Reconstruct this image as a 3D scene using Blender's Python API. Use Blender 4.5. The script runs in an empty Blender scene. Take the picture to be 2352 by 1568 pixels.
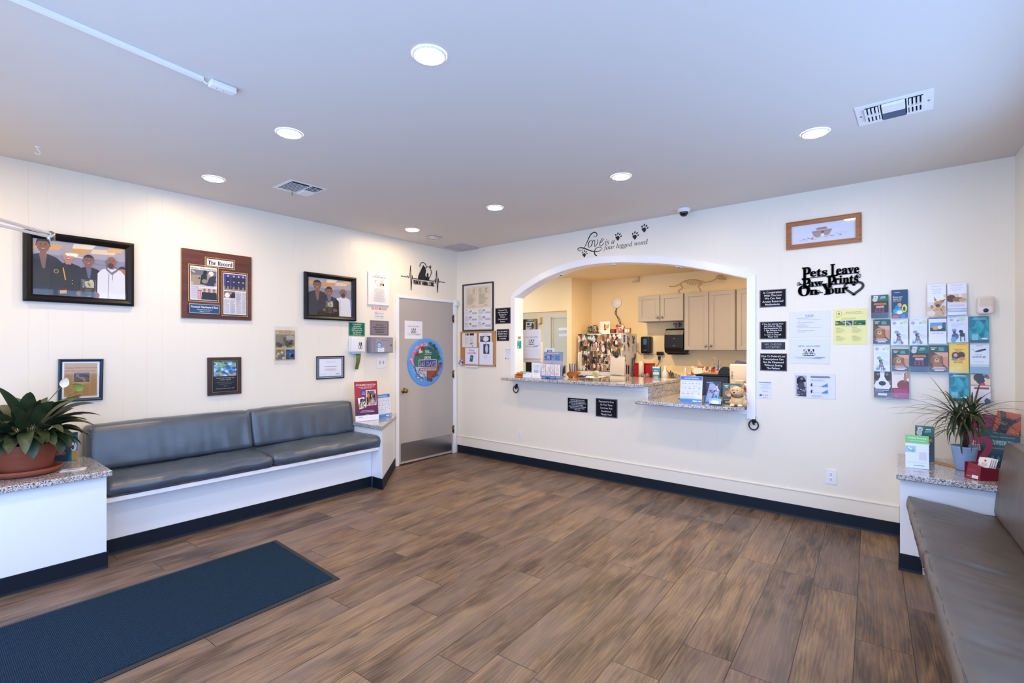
import bpy, bmesh, math, random
from mathutils import Matrix, Vector, noise
sc = bpy.context.scene
COL = sc.collection
PI = math.pi
random.seed(7)

# ------------------------------------------------------------------ camera, world, exposure
EYE = 1.444
cam_d = bpy.data.cameras.new('camera'); cam = bpy.data.objects.new('camera', cam_d); COL.objects.link(cam)
cam_d.sensor_width = 36.0; cam_d.lens = 1122.0 / 2352.0 * 36.0; cam_d.shift_y = 0.00489
cam_d.clip_start = 0.02
cam.location = (0, 0, EYE)
cam.rotation_euler = (PI / 2, 0, math.atan2(905, 1122))
sc.camera = cam
sc.view_settings.view_transform = 'Standard'; sc.view_settings.look = 'None'
sc.view_settings.gamma = 1.0; sc.view_settings.use_curve_mapping = False
sc.view_settings.exposure = 0.28
sc.cycles.use_denoising = True
sc.cycles.max_bounces = 8; sc.cycles.diffuse_bounces = 5; sc.cycles.glossy_bounces = 4
sc.cycles.transparent_max_bounces = 24
sc.cycles.sample_clamp_indirect = 6.0
sc.cycles.caustics_reflective = False; sc.cycles.caustics_refractive = False

DAY = 5.3          # daylight strength
LAMP = 205.0        # ceiling lamp emission
OFFICE = 500.0      # lamps in the back office
w = bpy.data.worlds.new('world'); sc.world = w; w.use_nodes = True
bg = w.node_tree.nodes['Background']
bg.inputs[0].default_value = (0.36, 0.57, 1.0, 1); bg.inputs[1].default_value = DAY

def portal(name, loc, rot, sx, sy):
    l = bpy.data.lights.new(name, 'AREA'); l.shape = 'RECTANGLE'; l.size = sx; l.size_y = sy
    l.cycles.is_portal = True
    o = bpy.data.objects.new(name, l); o.location = loc; o.rotation_euler = rot; COL.objects.link(o)
    return o
WALL_ANG = math.radians(3.12)      # the right-hand wall runs 3 degrees off square
WR = (0.578, 4.74)                 # its corner with the back wall
ca, sa = math.cos(WALL_ANG), math.sin(WALL_ANG)
def RW(x, y, z=0.0):               # right wall frame: x off the wall, y along it away from the viewer
    return Vector((WR[0] + x * ca - y * sa, WR[1] + x * sa + y * ca, z))
portal('daylight_side_window', RW(0.12, -2.68, 1.66), (0, PI / 2, WALL_ANG), 1.43, 3.6)
portal('daylight_front_window', (-1.0, -0.47, 1.45), (PI / 2, 0, 0), 3.5, 2.1)

# ------------------------------------------------------------------ colours and materials
def hx(h):
    if isinstance(h, (tuple, list)): return tuple(h)[:3]
    def l(v):
        v /= 255.0
        return v / 12.92 if v <= 0.04045 else ((v + 0.055) / 1.055) ** 2.4
    return (l(h >> 16 & 255), l(h >> 8 & 255), l(h & 255))
MATS = {}
def mat(name, col=0x808080, rough=0.5, metal=0.0, spec=0.5, emit=None, es=0.0, coat=0.0, bump=None):
    if name in MATS: return MATS[name]
    m = bpy.data.materials.new(name); m.use_nodes = True
    b = m.node_tree.nodes['Principled BSDF']; c = hx(col)
    b.inputs['Base Color'].default_value = (*c, 1); b.inputs['Roughness'].default_value = rough
    b.inputs['Metallic'].default_value = metal; b.inputs['Specular IOR Level'].default_value = spec
    b.inputs['Coat Weight'].default_value = coat
    if emit is not None:
        b.inputs['Emission Color'].default_value = (*hx(emit), 1); b.inputs['Emission Strength'].default_value = es
    if bump:
        N = m.node_tree.nodes; L = m.node_tree.links
        tc = N.new('ShaderNodeTexCoord'); n = N.new('ShaderNodeTexNoise'); n.inputs['Scale'].default_value = bump[0]
        n.inputs['Detail'].default_value = 4
        bp = N.new('ShaderNodeBump'); bp.inputs['Strength'].default_value = bump[1]; bp.inputs['Distance'].default_value = bump[2]
        L.new(tc.outputs['Object'], n.inputs['Vector']); L.new(n.outputs['Fac'], bp.inputs['Height']); L.new(bp.outputs[0], b.inputs['Normal'])
    MATS[name] = m
    return m
def nodes(m): return m.node_tree.nodes, m.node_tree.links, m.node_tree.nodes['Principled BSDF']
def ramp(N, stops, interp='LINEAR'):
    r = N.new('ShaderNodeValToRGB'); cr = r.color_ramp; cr.interpolation = interp
    while len(cr.elements) < len(stops): cr.elements.new(0.5)
    for e, (p, c) in zip(cr.elements, stops): e.position = p; e.color = (*hx(c), 1)
    return r
def math_n(N, L, op, a, b=None, c=None):
    n = N.new('ShaderNodeMath'); n.operation = op
    for i, v in enumerate((a, b, c)):
        if v is None: continue
        if isinstance(v, (int, float)): n.inputs[i].default_value = v
        else: L.new(v, n.inputs[i])
    return n.outputs[0]

M_WALL = mat('cream_wall_paint', 0xeee6d6, 0.38, bump=(60, 0.05, 0.002))
M_OFFW = mat('office_wall_paint', 0xf0d6a2, 0.6, bump=(60, 0.06, 0.002))
M_CEIL = mat('ceiling_paint', 0xd9d2ca, 0.75, bump=(90, 0.12, 0.002))
M_TRIM = mat('white_gloss_paint', 0xf1f1f4, 0.3)
M_BOX = mat('white_panel_paint', 0xeef0f3, 0.32)
M_BASE = mat('black_rubber', 0x0a1724, 0.5, spec=0.3)
M_BLACK = mat('black_plastic', 0x0b0a0b, 0.35, spec=0.35)
M_DARKFR = mat('black_frame_wood', 0x0f0a0b, 0.4, spec=0.3)
M_STEEL = mat('brushed_steel', 0xb0aeb0, 0.28, 1.0)
M_BRASS = mat('brass', 0x8f7648, 0.25, 1.0)
M_WHITEPL = mat('white_plastic', 0xeceaea, 0.35)
M_GREYPL = mat('grey_box_metal', 0x8b8794, 0.4)
M_TAUPE = mat('taupe_cabinet_paint', 0xa39786, 0.45)
M_DOORP = mat('grey_door_paint', 0xb2aaa4, 0.42)
M_LEAD = mat('dark_slot', 0x050506, 0.8)
M_NICKEL = mat('nickel', 0x8f8a86, 0.3, 1.0)
M_TERRA = mat('terracotta', 0x8a4630, 0.7, bump=(40, 0.15, 0.002))
M_SOIL = mat('potting_soil', 0x2a1d14, 0.95, bump=(120, 0.8, 0.004))
M_BLUEPOT = mat('blue_glazed_pot', 0x8ea6c8, 0.5, bump=(30, 0.3, 0.004))
M_SIGNBLK = mat('engraved_black_plastic', 0x15131a, 0.4)
M_DIECUT = mat('dark_brown_metal', 0x221a1c, 0.5)
M_VINYL = mat('black_vinyl', 0x141012, 0.5)
M_PAPER = mat('white_paper', 0xe6e8f0, 0.6)
M_RED = mat('red_plastic', 0xb01024, 0.35)
M_CORK = mat('cork', 0xb5814a, 0.85, bump=(200, 0.5, 0.002))
M_CREAMD = mat('cream_device_plastic', 0xe3d4c0, 0.4)
M_BONE = mat('bone_resin', 0xb59468, 0.6)
M_MAROON = mat('maroon_card', 0x7d0f2c, 0.5)
M_OAK = mat('light_oak', 0xb98a52, 0.55)

def glass_mat(name='clear_pane', f0=0.045, rough=0.03):
    m = bpy.data.materials.new(name); m.use_nodes = True
    N, L = m.node_tree.nodes, m.node_tree.links; N.clear()
    o = N.new('ShaderNodeOutputMaterial'); mx = N.new('ShaderNodeMixShader'); t = N.new('ShaderNodeBsdfTransparent')
    g = N.new('ShaderNodeBsdfGlossy'); g.inputs['Roughness'].default_value = rough
    ge = N.new('ShaderNodeNewGeometry'); dt = N.new('ShaderNodeVectorMath'); dt.operation = 'DOT_PRODUCT'
    L.new(ge.outputs['Normal'], dt.inputs[0]); L.new(ge.outputs['Incoming'], dt.inputs[1])
    c = math_n(N, L, 'SUBTRACT', 1.0, math_n(N, L, 'ABSOLUTE', dt.outputs['Value']))
    f = math_n(N, L, 'ADD', math_n(N, L, 'MULTIPLY', math_n(N, L, 'POWER', c, 5.0), 0.9), f0)
    L.new(f, mx.inputs[0]); L.new(t.outputs[0], mx.inputs[1]); L.new(g.outputs[0], mx.inputs[2]); L.new(mx.outputs[0], o.inputs[0])
    return m
M_GLASS = glass_mat(); M_ACRYL = glass_mat('clear_acrylic', 0.02, 0.08)
def print_mat(name, rough, coat=0.0):
    m = mat(name, 0xffffff, rough, coat=coat); N, L, b = nodes(m)
    a = N.new('ShaderNodeAttribute'); a.attribute_name = 'Col'; L.new(a.outputs['Color'], b.inputs['Base Color'])
    b.inputs['Coat Roughness'].default_value = 0.05
    return m
M_PRINT = print_mat('printed_paper', 0.6); M_PRINT.node_tree.nodes['Principled BSDF'].inputs['Specular IOR Level'].default_value = 0.2
M_GLOSSY = print_mat('printed_glossy_card', 0.3)
M_PHOTO = print_mat('photo_print', 0.5)

def wood_mat(name, c0, c1, scale=6, axis=0, rough=0.4):
    m = mat(name, c0, rough); N, L, b = nodes(m)
    tc = N.new('ShaderNodeTexCoord'); mp = N.new('ShaderNodeMapping'); s = [scale * 6] * 3; s[axis] = scale * 0.5
    mp.inputs['Scale'].default_value = s
    n = N.new('ShaderNodeTexNoise'); n.inputs['Scale'].default_value = 1.0; n.inputs['Detail'].default_value = 6; n.inputs['Distortion'].default_value = 0.6
    r = ramp(N, [(0.3, c0), (0.7, c1)])
    L.new(tc.outputs['Object'], mp.inputs[0]); L.new(mp.outputs[0], n.inputs['Vector']); L.new(n.outputs['Fac'], r.inputs[0]); L.new(r.outputs[0], b.inputs['Base Color'])
    return m
M_WALNUT = wood_mat('red_walnut_veneer', 0x4a1f14, 0x6b3424, 3, 0)
M_DARKWAL = wood_mat('dark_walnut', 0x2c1a16, 0x48291f, 5, 1)
M_OAKFR = wood_mat('oak_frame', 0x8a4d20, 0xab6c38, 8, 0)
M_HIPPO = wood_mat('honey_wood', 0x99531f, 0xc07a3c, 8, 0, 0.35)

def granite():
    m = mat('speckled_granite', 0xbbb0a8, 0.12, coat=0.6); N, L, b = nodes(m)
    tc = N.new('ShaderNodeTexCoord')
    v = N.new('ShaderNodeTexVoronoi'); v.inputs['Scale'].default_value = 230; v.feature = 'F1'
    n0 = N.new('ShaderNodeTexNoise'); n0.inputs['Scale'].default_value = 110; n0.inputs['Detail'].default_value = 3
    n1 = N.new('ShaderNodeTexNoise'); n1.inputs['Scale'].default_value = 85; n1.inputs['Detail'].default_value = 5
    L.new(tc.outputs['Object'], v.inputs['Vector']); L.new(tc.outputs['Object'], n0.inputs['Vector']); L.new(tc.outputs['Object'], n1.inputs['Vector'])
    r = ramp(N, [(0.0, 0x454448), (0.30, 0x8c8a8c), (0.46, 0xc6c4c6), (0.72, 0xdadadc), (1.0, 0xbcaea2)])
    sp = N.new('ShaderNodeSeparateColor'); L.new(v.outputs['Color'], sp.inputs[0]); L.new(sp.outputs[0], r.inputs[0])
    r2 = ramp(N, [(0.36, (0, 0, 0)), (0.42, (1, 1, 1))]); L.new(n1.outputs['Fac'], r2.inputs[0])
    mx = N.new('ShaderNodeMix'); mx.data_type = 'RGBA'; L.new(r2.outputs[0], mx.inputs[0])
    mx.inputs[6].default_value = (*hx(0x3b3637), 1); L.new(r.outputs[0], mx.inputs[7])
    r3 = ramp(N, [(0.56, (0, 0, 0)), (0.66, (1, 1, 1))]); L.new(n0.outputs['Fac'], r3.inputs[0])
    mx2 = N.new('ShaderNodeMix'); mx2.data_type = 'RGBA'; L.new(r3.outputs[0], mx2.inputs[0]); L.new(mx.outputs[2], mx2.inputs[6])
    mx2.inputs[7].default_value = (*hx(0x9c8a7c), 1)
    L.new(mx2.outputs[2], b.inputs['Base Color'])
    return m
M_GRAN = granite()

def floor_mat():
    m = mat('plank_floor', 0x80604e, 0.42); N, L, b = nodes(m)
    tc = N.new('ShaderNodeTexCoord'); mp = N.new('ShaderNodeMapping'); mp.vector_type = 'POINT'
    mp.inputs['Rotation'].default_value = (0, 0, -math.radians(2.6)); mp.inputs['Location'].default_value = (0.062, 0, 0)
    L.new(tc.outputs['Object'], mp.inputs[0])
    s = N.new('ShaderNodeSeparateXYZ'); L.new(mp.outputs[0], s.inputs[0])
    W, LEN = 0.225, 1.22
    u = math_n(N, L, 'DIVIDE', s.outputs[0], W); row = math_n(N, L, 'FLOOR', u)
    wn = N.new('ShaderNodeTexWhiteNoise'); wn.noise_dimensions = '1D'; L.new(row, wn.inputs['W'])
    off = math_n(N, L, 'MULTIPLY', wn.outputs['Value'], 1.0)
    v = math_n(N, L, 'ADD', math_n(N, L, 'DIVIDE', s.outputs[1], LEN), off); pl = math_n(N, L, 'FLOOR', v)
    cv = N.new('ShaderNodeCombineXYZ'); L.new(row, cv.inputs[0]); L.new(pl, cv.inputs[1])
    wn2 = N.new('ShaderNodeTexWhiteNoise'); wn2.noise_dimensions = '3D'; L.new(cv.outputs[0], wn2.inputs['Vector'])
    # grain: stretched noise, shifted per plank
    sh = N.new('ShaderNodeVectorMath'); sh.operation = 'MULTIPLY_ADD'
    L.new(wn2.outputs['Color'], sh.inputs[0]); sh.inputs[1].default_value = (7, 9, 3)
    L.new(mp.outputs[0], sh.inputs[2])
    def nz(sc3, scale, det, dist, rgh=0.55):
        q = N.new('ShaderNodeMapping'); q.inputs['Scale'].default_value = sc3; L.new(sh.outputs[0], q.inputs[0])
        t = N.new('ShaderNodeTexNoise'); t.inputs['Scale'].default_value = scale; t.inputs['Detail'].default_value = det
        t.inputs['Distortion'].default_value = dist; t.inputs['Roughness'].default_value = rgh; L.new(q.outputs[0], t.inputs['Vector']); return t.outputs['Fac']
    g1 = nz((6, 1.0, 1), 2.6, 7, .7); g2 = nz((60, 3.0, 1), 2.0, 4, 0.4, 0.7); g3 = nz((2.4, .9, 1), 1.6, 3, 0.3)
    wq = N.new('ShaderNodeMapping'); wq.inputs['Scale'].default_value = (1, .13, 1); L.new(sh.outputs[0], wq.inputs[0])
    wv = N.new('ShaderNodeTexWave'); wv.wave_type = 'BANDS'; wv.bands_direction = 'X'; wv.inputs['Scale'].default_value = 16; wv.inputs['Distortion'].default_value = 14
    wv.inputs['Detail'].default_value = 2; wv.inputs['Detail Scale'].default_value = .8; L.new(wq.outputs[0], wv.inputs['Vector'])
    wvf = math_n(N, L, 'MULTIPLY', math_n(N, L, 'SUBTRACT', wv.outputs['Fac'], .5), .045)
    r = ramp(N, [(0.38, 0x3f3027), (0.48, 0x68513d), (0.55, 0x82674c), (0.64, 0x9c7f5a)])
    mixf = math_n(N, L, 'ADD', wvf, math_n(N, L, 'ADD', math_n(N, L, 'MULTIPLY', g1, 0.42), math_n(N, L, 'ADD', math_n(N, L, 'MULTIPLY', g2, 0.22), math_n(N, L, 'MULTIPLY', g3, 0.36))))
    mixf = math_n(N, L, 'ADD', mixf, math_n(N, L, 'MULTIPLY', math_n(N, L, 'SUBTRACT', wn2.outputs['Value'], 0.5), 0.10))
    L.new(mixf, r.inputs[0])
    hm = N.new('ShaderNodeMix'); hm.data_type = 'RGBA'; hr = ramp(N, [(0.42, (0, 0, 0)), (0.62, (.55, .55, .55))]); L.new(g3, hr.inputs[0]); L.new(hr.outputs[0], hm.inputs[0])
    L.new(r.outputs[0], hm.inputs[6]); hm.inputs[7].default_value = (*hx(0x675853), 1)
    # knots
    kq = N.new('ShaderNodeMapping'); kq.inputs['Scale'].default_value = (5.0, 2.4, 1); L.new(sh.outputs[0], kq.inputs[0])
    kv = N.new('ShaderNodeTexVoronoi'); kv.inputs['Scale'].default_value = 1.0; L.new(kq.outputs[0], kv.inputs['Vector'])
    kr = ramp(N, [(0.03, (.15, .15, .15)), (0.12, (1, 1, 1))]); L.new(kv.outputs['Distance'], kr.inputs[0])
    mk = N.new('ShaderNodeMix'); mk.data_type = 'RGBA'; L.new(kr.outputs[0], mk.inputs[0]); mk.inputs[6].default_value = (*hx(0x4a3a32), 1); L.new(hm.outputs[2], mk.inputs[7])
    # seams
    fu = math_n(N, L, 'FRACT', u); fv = math_n(N, L, 'FRACT', v)
    eu = math_n(N, L, 'MULTIPLY', math_n(N, L, 'MINIMUM', fu, math_n(N, L, 'SUBTRACT', 1.0, fu)), W)
    ev = math_n(N, L, 'MULTIPLY', math_n(N, L, 'MINIMUM', fv, math_n(N, L, 'SUBTRACT', 1.0, fv)), LEN)
    e = math_n(N, L, 'MINIMUM', eu, ev); seam = math_n(N, L, 'GREATER_THAN', e, 0.0019)
    ms = N.new('ShaderNodeMix'); ms.data_type = 'RGBA'; L.new(seam, ms.inputs[0]); ms.inputs[6].default_value = (*hx(0x2c211c), 1); L.new(mk.outputs[2], ms.inputs[7])
    L.new(ms.outputs[2], b.inputs['Base Color'])
    bp = N.new('ShaderNodeBump'); bp.inputs['Strength'].default_value = 0.25; bp.inputs['Distance'].default_value = 0.002
    L.new(math_n(N, L, 'ADD', g2, seam), bp.inputs['Height']); L.new(bp.outputs[0], b.inputs['Normal'])
    rr = math_n(N, L, 'ADD', 0.34, math_n(N, L, 'MULTIPLY', g1, 0.2)); L.new(rr, b.inputs['Roughness'])
    return m
M_FLOOR = floor_mat()

def leather(name, c0, c1, rough, spec=.5):
    m = mat(name, c0, rough, spec=spec); N, L, b = nodes(m)
    tc = N.new('ShaderNodeTexCoord'); n = N.new('ShaderNodeTexNoise'); n.inputs['Scale'].default_value = 7; n.inputs['Detail'].default_value = 5
    v = N.new('ShaderNodeTexVoronoi'); v.inputs['Scale'].default_value = 420
    L.new(tc.outputs['Object'], n.inputs['Vector']); L.new(tc.outputs['Object'], v.inputs['Vector'])
    r = ramp(N, [(0.3, c0), (0.75, c1)]); L.new(n.outputs['Fac'], r.inputs[0]); L.new(r.outputs[0], b.inputs['Base Color'])
    bp = N.new('ShaderNodeBump'); bp.inputs['Strength'].default_value = 0.12; bp.inputs['Distance'].default_value = 0.001
    L.new(v.outputs['Distance'], bp.inputs['Height']); L.new(bp.outputs[0], b.inputs['Normal'])
    return m
M_LEATH = leather('taupe_vinyl_upholstery', 0x544c46, 0x60574f, 0.40)
M_LEATHL = leather('window_tinted_vinyl_upholstery', 0x3d4a58, 0x485462, 0.33, .8)  # same vinyl as the right bench, blue window light put into its colour
M_PIPE = mat('dark_piping', 0x4a4242, 0.4)
M_MATT = None
def mat_carpet():
    m = mat('blue_ribbed_carpet', 0x1b3047, 0.95, spec=0.1); N, L, b = nodes(m)
    tc = N.new('ShaderNodeTexCoord'); wv = N.new('ShaderNodeTexWave'); wv.wave_type = 'BANDS'; wv.bands_direction = 'Y'
    wv.inputs['Scale'].default_value = 48; wv.inputs['Distortion'].default_value = 2.0; wv.inputs['Detail'].default_value = 3; wv.inputs['Detail Scale'].default_value = 30
    n = N.new('ShaderNodeTexNoise'); n.inputs['Scale'].default_value = 260; n.inputs['Detail'].default_value = 3
    L.new(tc.outputs['Object'], wv.inputs['Vector']); L.new(tc.outputs['Object'], n.inputs['Vector'])
    f = math_n(N, L, 'ADD', math_n(N, L, 'MULTIPLY', wv.outputs['Fac'], 0.3), math_n(N, L, 'MULTIPLY', n.outputs['Fac'], 0.7))
    r = ramp(N, [(0.30, 0x0e1c2a), (0.52, 0x15293b), (0.75, 0x2c4256)]); L.new(f, r.inputs[0]); L.new(r.outputs[0], b.inputs['Base Color'])
    bp = N.new('ShaderNodeBump'); bp.inputs['Strength'].default_value = 0.7; bp.inputs['Distance'].default_value = 0.004
    L.new(f, bp.inputs['Height']); L.new(bp.outputs[0], b.inputs['Normal'])
    return m
M_MAT = mat_carpet()
def leaf_mat(name, c0, c1):
    m = mat(name, c0, 0.45); N, L, b = nodes(m)
    tc = N.new('ShaderNodeTexCoord'); n = N.new('ShaderNodeTexNoise'); n.inputs['Scale'].default_value = 9; n.inputs['Detail'].default_value = 3
    L.new(tc.outputs['Object'], n.inputs['Vector']); r = ramp(N, [(0.35, c0), (0.65, c1)]); L.new(n.outputs['Fac'], r.inputs[0]); L.new(r.outputs[0], b.inputs['Base Color'])
    return m
M_LEAF = leaf_mat('dark_leaf', 0x24361f, 0x4a512e)
M_DRAC = leaf_mat('strap_leaf', 0x29351f, 0x505832)

# ------------------------------------------------------------------ mesh helpers
WM = {}
class G:
    def __init__(s): s.v = []; s.f = []; s.mi = []; s.sm = []
    def add(s, vs, fs, mi=0, sm=False):
        o = len(s.v); s.v += [Vector(p) for p in vs]
        for q in fs: s.f.append([i + o for i in q]); s.mi.append(mi); s.sm.append(sm)
        return s
    def box(s, x0, x1, y0, y1, z0, z1, mi=0, R=None):
        vs = [(x, y, z) for z in (z0, z1) for y in (y0, y1) for x in (x0, x1)]
        if R: vs = [R(*p) for p in vs]
        return s.add(vs, [(0, 2, 3, 1), (4, 5, 7, 6), (0, 1, 5, 4), (2, 6, 7, 3), (0, 4, 6, 2), (1, 3, 7, 5)], mi)
    def rbox(s, x0, x1, y0, y1, z0, z1, r=0.004, mi=0, seg=2, R=None):
        b = bmesh.new(); bmesh.ops.create_cube(b, size=1.0)
        for v in b.verts: v.co = Vector(((x0 + x1) / 2 + v.co.x * (x1 - x0), (y0 + y1) / 2 + v.co.y * (y1 - y0), (z0 + z1) / 2 + v.co.z * (z1 - z0)))
        bmesh.ops.bevel(b, geom=list(b.edges), offset=r, segments=seg, affect='EDGES', profile=0.5)
        b.verts.index_update(); vs = [v.co.copy() for v in b.verts]
        if R: vs = [R(*p) for p in vs]
        s.add(vs, [[v.index for v in f.verts] for f in b.faces], mi, seg > 2); b.free(); return s
    def tube(s, pts, r, n=8, mi=0, cap=True, flat=1.0):
        pts = [Vector(p) for p in pts]; vs = []; fs = []; prev = None
        rr = r if isinstance(r, (list, tuple)) else [r] * len(pts)
        for i, p in enumerate(pts):
            t = (pts[min(i + 1, len(pts) - 1)] - pts[max(i - 1, 0)]).normalized()
            if prev is None:
                a = Vector((0, 0, 1)) if abs(t.z) < 0.9 else Vector((1, 0, 0)); u = t.cross(a).normalized()
            else: u = (prev - t * prev.dot(t)).normalized()
            prev = u; wv = t.cross(u)
            for k in range(n):
                an = 2 * PI * k / n; vs.append(p + (u * math.cos(an) + wv * math.sin(an) * flat) * rr[i])
        for i in range(len(pts) - 1):
            for k in range(n):
                fs.append((i * n + k, i * n + (k + 1) % n, (i + 1) * n + (k + 1) % n, (i + 1) * n + k))
        if cap: fs.append(list(range(n))[::-1]); fs.append([(len(pts) - 1) * n + k for k in range(n)])
        return s.add(vs, fs, mi, True)
    def cyl(s, p0, p1, r0, r1=None, n=24, mi=0):
        return s.tube([p0, p1], [r0, r0 if r1 is None else r1], n, mi)
    def lathe(s, c, prof, n=32, mi=0, ax='z', R=None, sm=True):
        vs = []; fs = []; c = Vector(c)
        for r, h in prof:
            for k in range(n):
                a = 2 * PI * k / n; x, y = r * math.cos(a), r * math.sin(a)
                q = {'z': (x, y, h), 'x': (h, x, y), 'y': (x, -h, y)}[ax]; q = c + Vector(q)
                vs.append(R(*q) if R else q)
        for i in range(len(prof) - 1):
            for k in range(n): fs.append((i * n + k, i * n + (k + 1) % n, (i + 1) * n + (k + 1) % n, (i + 1) * n + k))
        return s.add(vs, fs, mi, sm)
    def prism(s, pts, a, b, fn, mi=0):   # 2-D outline pts extruded between depths a and b through fn(u, v, d)
        n = len(pts); vs = [fn(u, v, a) for u, v in pts] + [fn(u, v, b) for u, v in pts]
        fs = [list(range(n))[::-1], list(range(n, 2 * n))] + [(i, (i + 1) % n, (i + 1) % n + n, i + n) for i in range(n)]
        return s.add(vs, fs, mi)
    def ball(s, c, rx, ry=None, rz=None, mi=0, n=16, m=10, fn=None):
        ry = ry or rx; rz = rz or rx; vs = []; fs = []
        for i in range(m + 1):
            th = PI * i / m
            for k in range(n):
                a = 2 * PI * k / n; p = Vector((c[0] + rx * math.sin(th) * math.cos(a), c[1] + ry * math.sin(th) * math.sin(a), c[2] + rz * math.cos(th)))
                vs.append(fn(p) if fn else p)
        for i in range(m):
            for k in range(n): fs.append((i * n + k, (i + 1) * n + k, (i + 1) * n + (k + 1) % n, i * n + (k + 1) % n))
        return s.add(vs, fs, mi, True)
def link_mesh(name, vs, fs, mis, sms, mats, M=None, parent=None):
    me = bpy.data.meshes.new(name)
    me.from_pydata([tuple(v) for v in vs], [], fs)
    for m in mats: me.materials.append(m)
    if mis: me.polygons.foreach_set('material_index', mis)
    if sms: me.polygons.foreach_set('use_smooth', sms)
    me.update()
    o = bpy.data.objects.new(name, me); COL.objects.link(o)
    if parent is not None: o.parent = parent
    if M is not None: o.matrix_local = M
    return o
def tag(o, label, cat, group=None, kind=None):
    if label: o['label'] = label
    if cat: o['category'] = cat
    if group: o['group'] = group
    if kind: o['kind'] = kind
    return o
def fixn(me):
    b = bmesh.new(); b.from_mesh(me); bmesh.ops.recalc_face_normals(b, faces=b.faces); b.to_mesh(me); b.free()
def obj(name, g, mats, parent=None, at=None, fix=True):
    """world-space G -> one mesh object; at = its origin when it is top level"""
    mats = mats if isinstance(mats, (list, tuple)) else [mats]
    if parent is not None: Wm = WM[parent.name]; inv = Wm.inverted(); vs = [inv @ v for v in g.v]; M = None
    else:
        if at is None:
            xs = [v.x for v in g.v]; ys = [v.y for v in g.v]; zs = [v.z for v in g.v]
            at = ((min(xs) + max(xs)) / 2, (min(ys) + max(ys)) / 2, min(zs))
        M = Matrix.Translation(Vector(at)); inv = M.inverted(); vs = [inv @ v for v in g.v]
    o = link_mesh(name, vs, g.f, g.mi, g.sm, mats, M, parent)
    if fix: fixn(o.data)
    WM[o.name] = M if parent is None else WM[parent.name]
    return o
def root(name, label, cat, loc=(0, 0, 0), M=None, group=None):
    o = bpy.data.objects.new(name, None); COL.objects.link(o); o.empty_display_size = 0.05
    M = M if M is not None else Matrix.Translation(Vector(loc))
    o.matrix_local = M; WM[o.name] = M.copy()
    return tag(o, label, cat, group)
def lobj(name, g, mats, parent, fix=True):      # G already in the parent's local space
    mats = mats if isinstance(mats, (list, tuple)) else [mats]
    o = link_mesh(name, g.v, g.f, g.mi, g.sm, mats, None, parent)
    if fix: fixn(o.data)
    WM[o.name] = WM[parent.name]
    return o
def struct(name, g, mats, **k):
    o = obj(name, g, mats, **k); o['kind'] = 'structure'; return o
def frameM(c, u, v):
    u = Vector(u).normalized(); v = Vector(v).normalized(); n = u.cross(v).normalized()
    return Matrix(((u.x, v.x, n.x, c[0]), (u.y, v.y, n.y, c[1]), (u.z, v.z, n.z, c[2]), (0, 0, 0, 1)))
XA, YB = -4.79, 4.74
def onA(y0, y1, z0, z1, off=0.0, tilt=0.0):     # rectangle on the left wall
    return frameM((XA + off, (y0 + y1) / 2, (z0 + z1) / 2), (0, math.cos(tilt), math.sin(tilt)), (0, -math.sin(tilt), math.cos(tilt))), y1 - y0, z1 - z0
def onB(x0, x1, z0, z1, off=0.0, tilt=0.0):     # rectangle on the back wall
    return frameM(((x0 + x1) / 2, YB - off, (z0 + z1) / 2), (math.cos(tilt), 0, math.sin(tilt)), (-math.sin(tilt), 0, math.cos(tilt))), x1 - x0, z1 - z0

# ------------------------------------------------------------------ printed sheets: flat coloured shapes in one mesh
def mb(s, base=0x1D400):                         # bold serif letters
    out = ''
    for ch in s:
        if 'A' <= ch <= 'Z': out += chr(base + ord(ch) - 65)
        elif 'a' <= ch <= 'z': out += chr(base + 26 + ord(ch) - 97)
        else: out += ch
    return out
def mi_(s): return mb(s, 0x1D434).replace(chr(0x1D434 + 26 + 7), '\u210e')
def mbi(s): return mb(s, 0x1D468)
def msc(s): return mb(s, 0x1D4D0)
GL = {}
def glyphs(s, bold=0.0, shear=0.0, res=2):
    bold = min(bold, .016); k = (s, bold, shear, res)
    if k not in GL:
        cu = bpy.data.curves.new('t', 'FONT'); cu.body = s; cu.resolution_u = res; cu.offset = bold; cu.shear = shear
        o = bpy.data.objects.new('t', cu); me = bpy.data.meshes.new_from_object(o)
        vs = [(v.co.x, v.co.y) for v in me.vertices]; fs = [list(p.vertices) for p in me.polygons]
        bpy.data.objects.remove(o); bpy.data.curves.remove(cu); bpy.data.meshes.remove(me)
        if not vs: vs = [(0, 0)]
        xs = [p[0] for p in vs]; GL[k] = (vs, fs, min(xs), max(xs), min(p[1] for p in vs), max(p[1] for p in vs))
    return GL[k]
def clipp(poly, x0, y0, x1, y1):
    for ax, lim, sg in ((0, x0, 1), (0, x1, -1), (1, y0, 1), (1, y1, -1)):
        out = []
        for i in range(len(poly)):
            a, b = poly[i - 1], poly[i]; da, db = sg * (a[ax] - lim), sg * (b[ax] - lim)
            if (da >= 0) != (db >= 0):
                t = da / (da - db); out.append((a[0] + (b[0] - a[0]) * t, a[1] + (b[1] - a[1]) * t))
            if db >= 0: out.append(b)
        poly = out
        if not poly: return poly
    return poly
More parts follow.
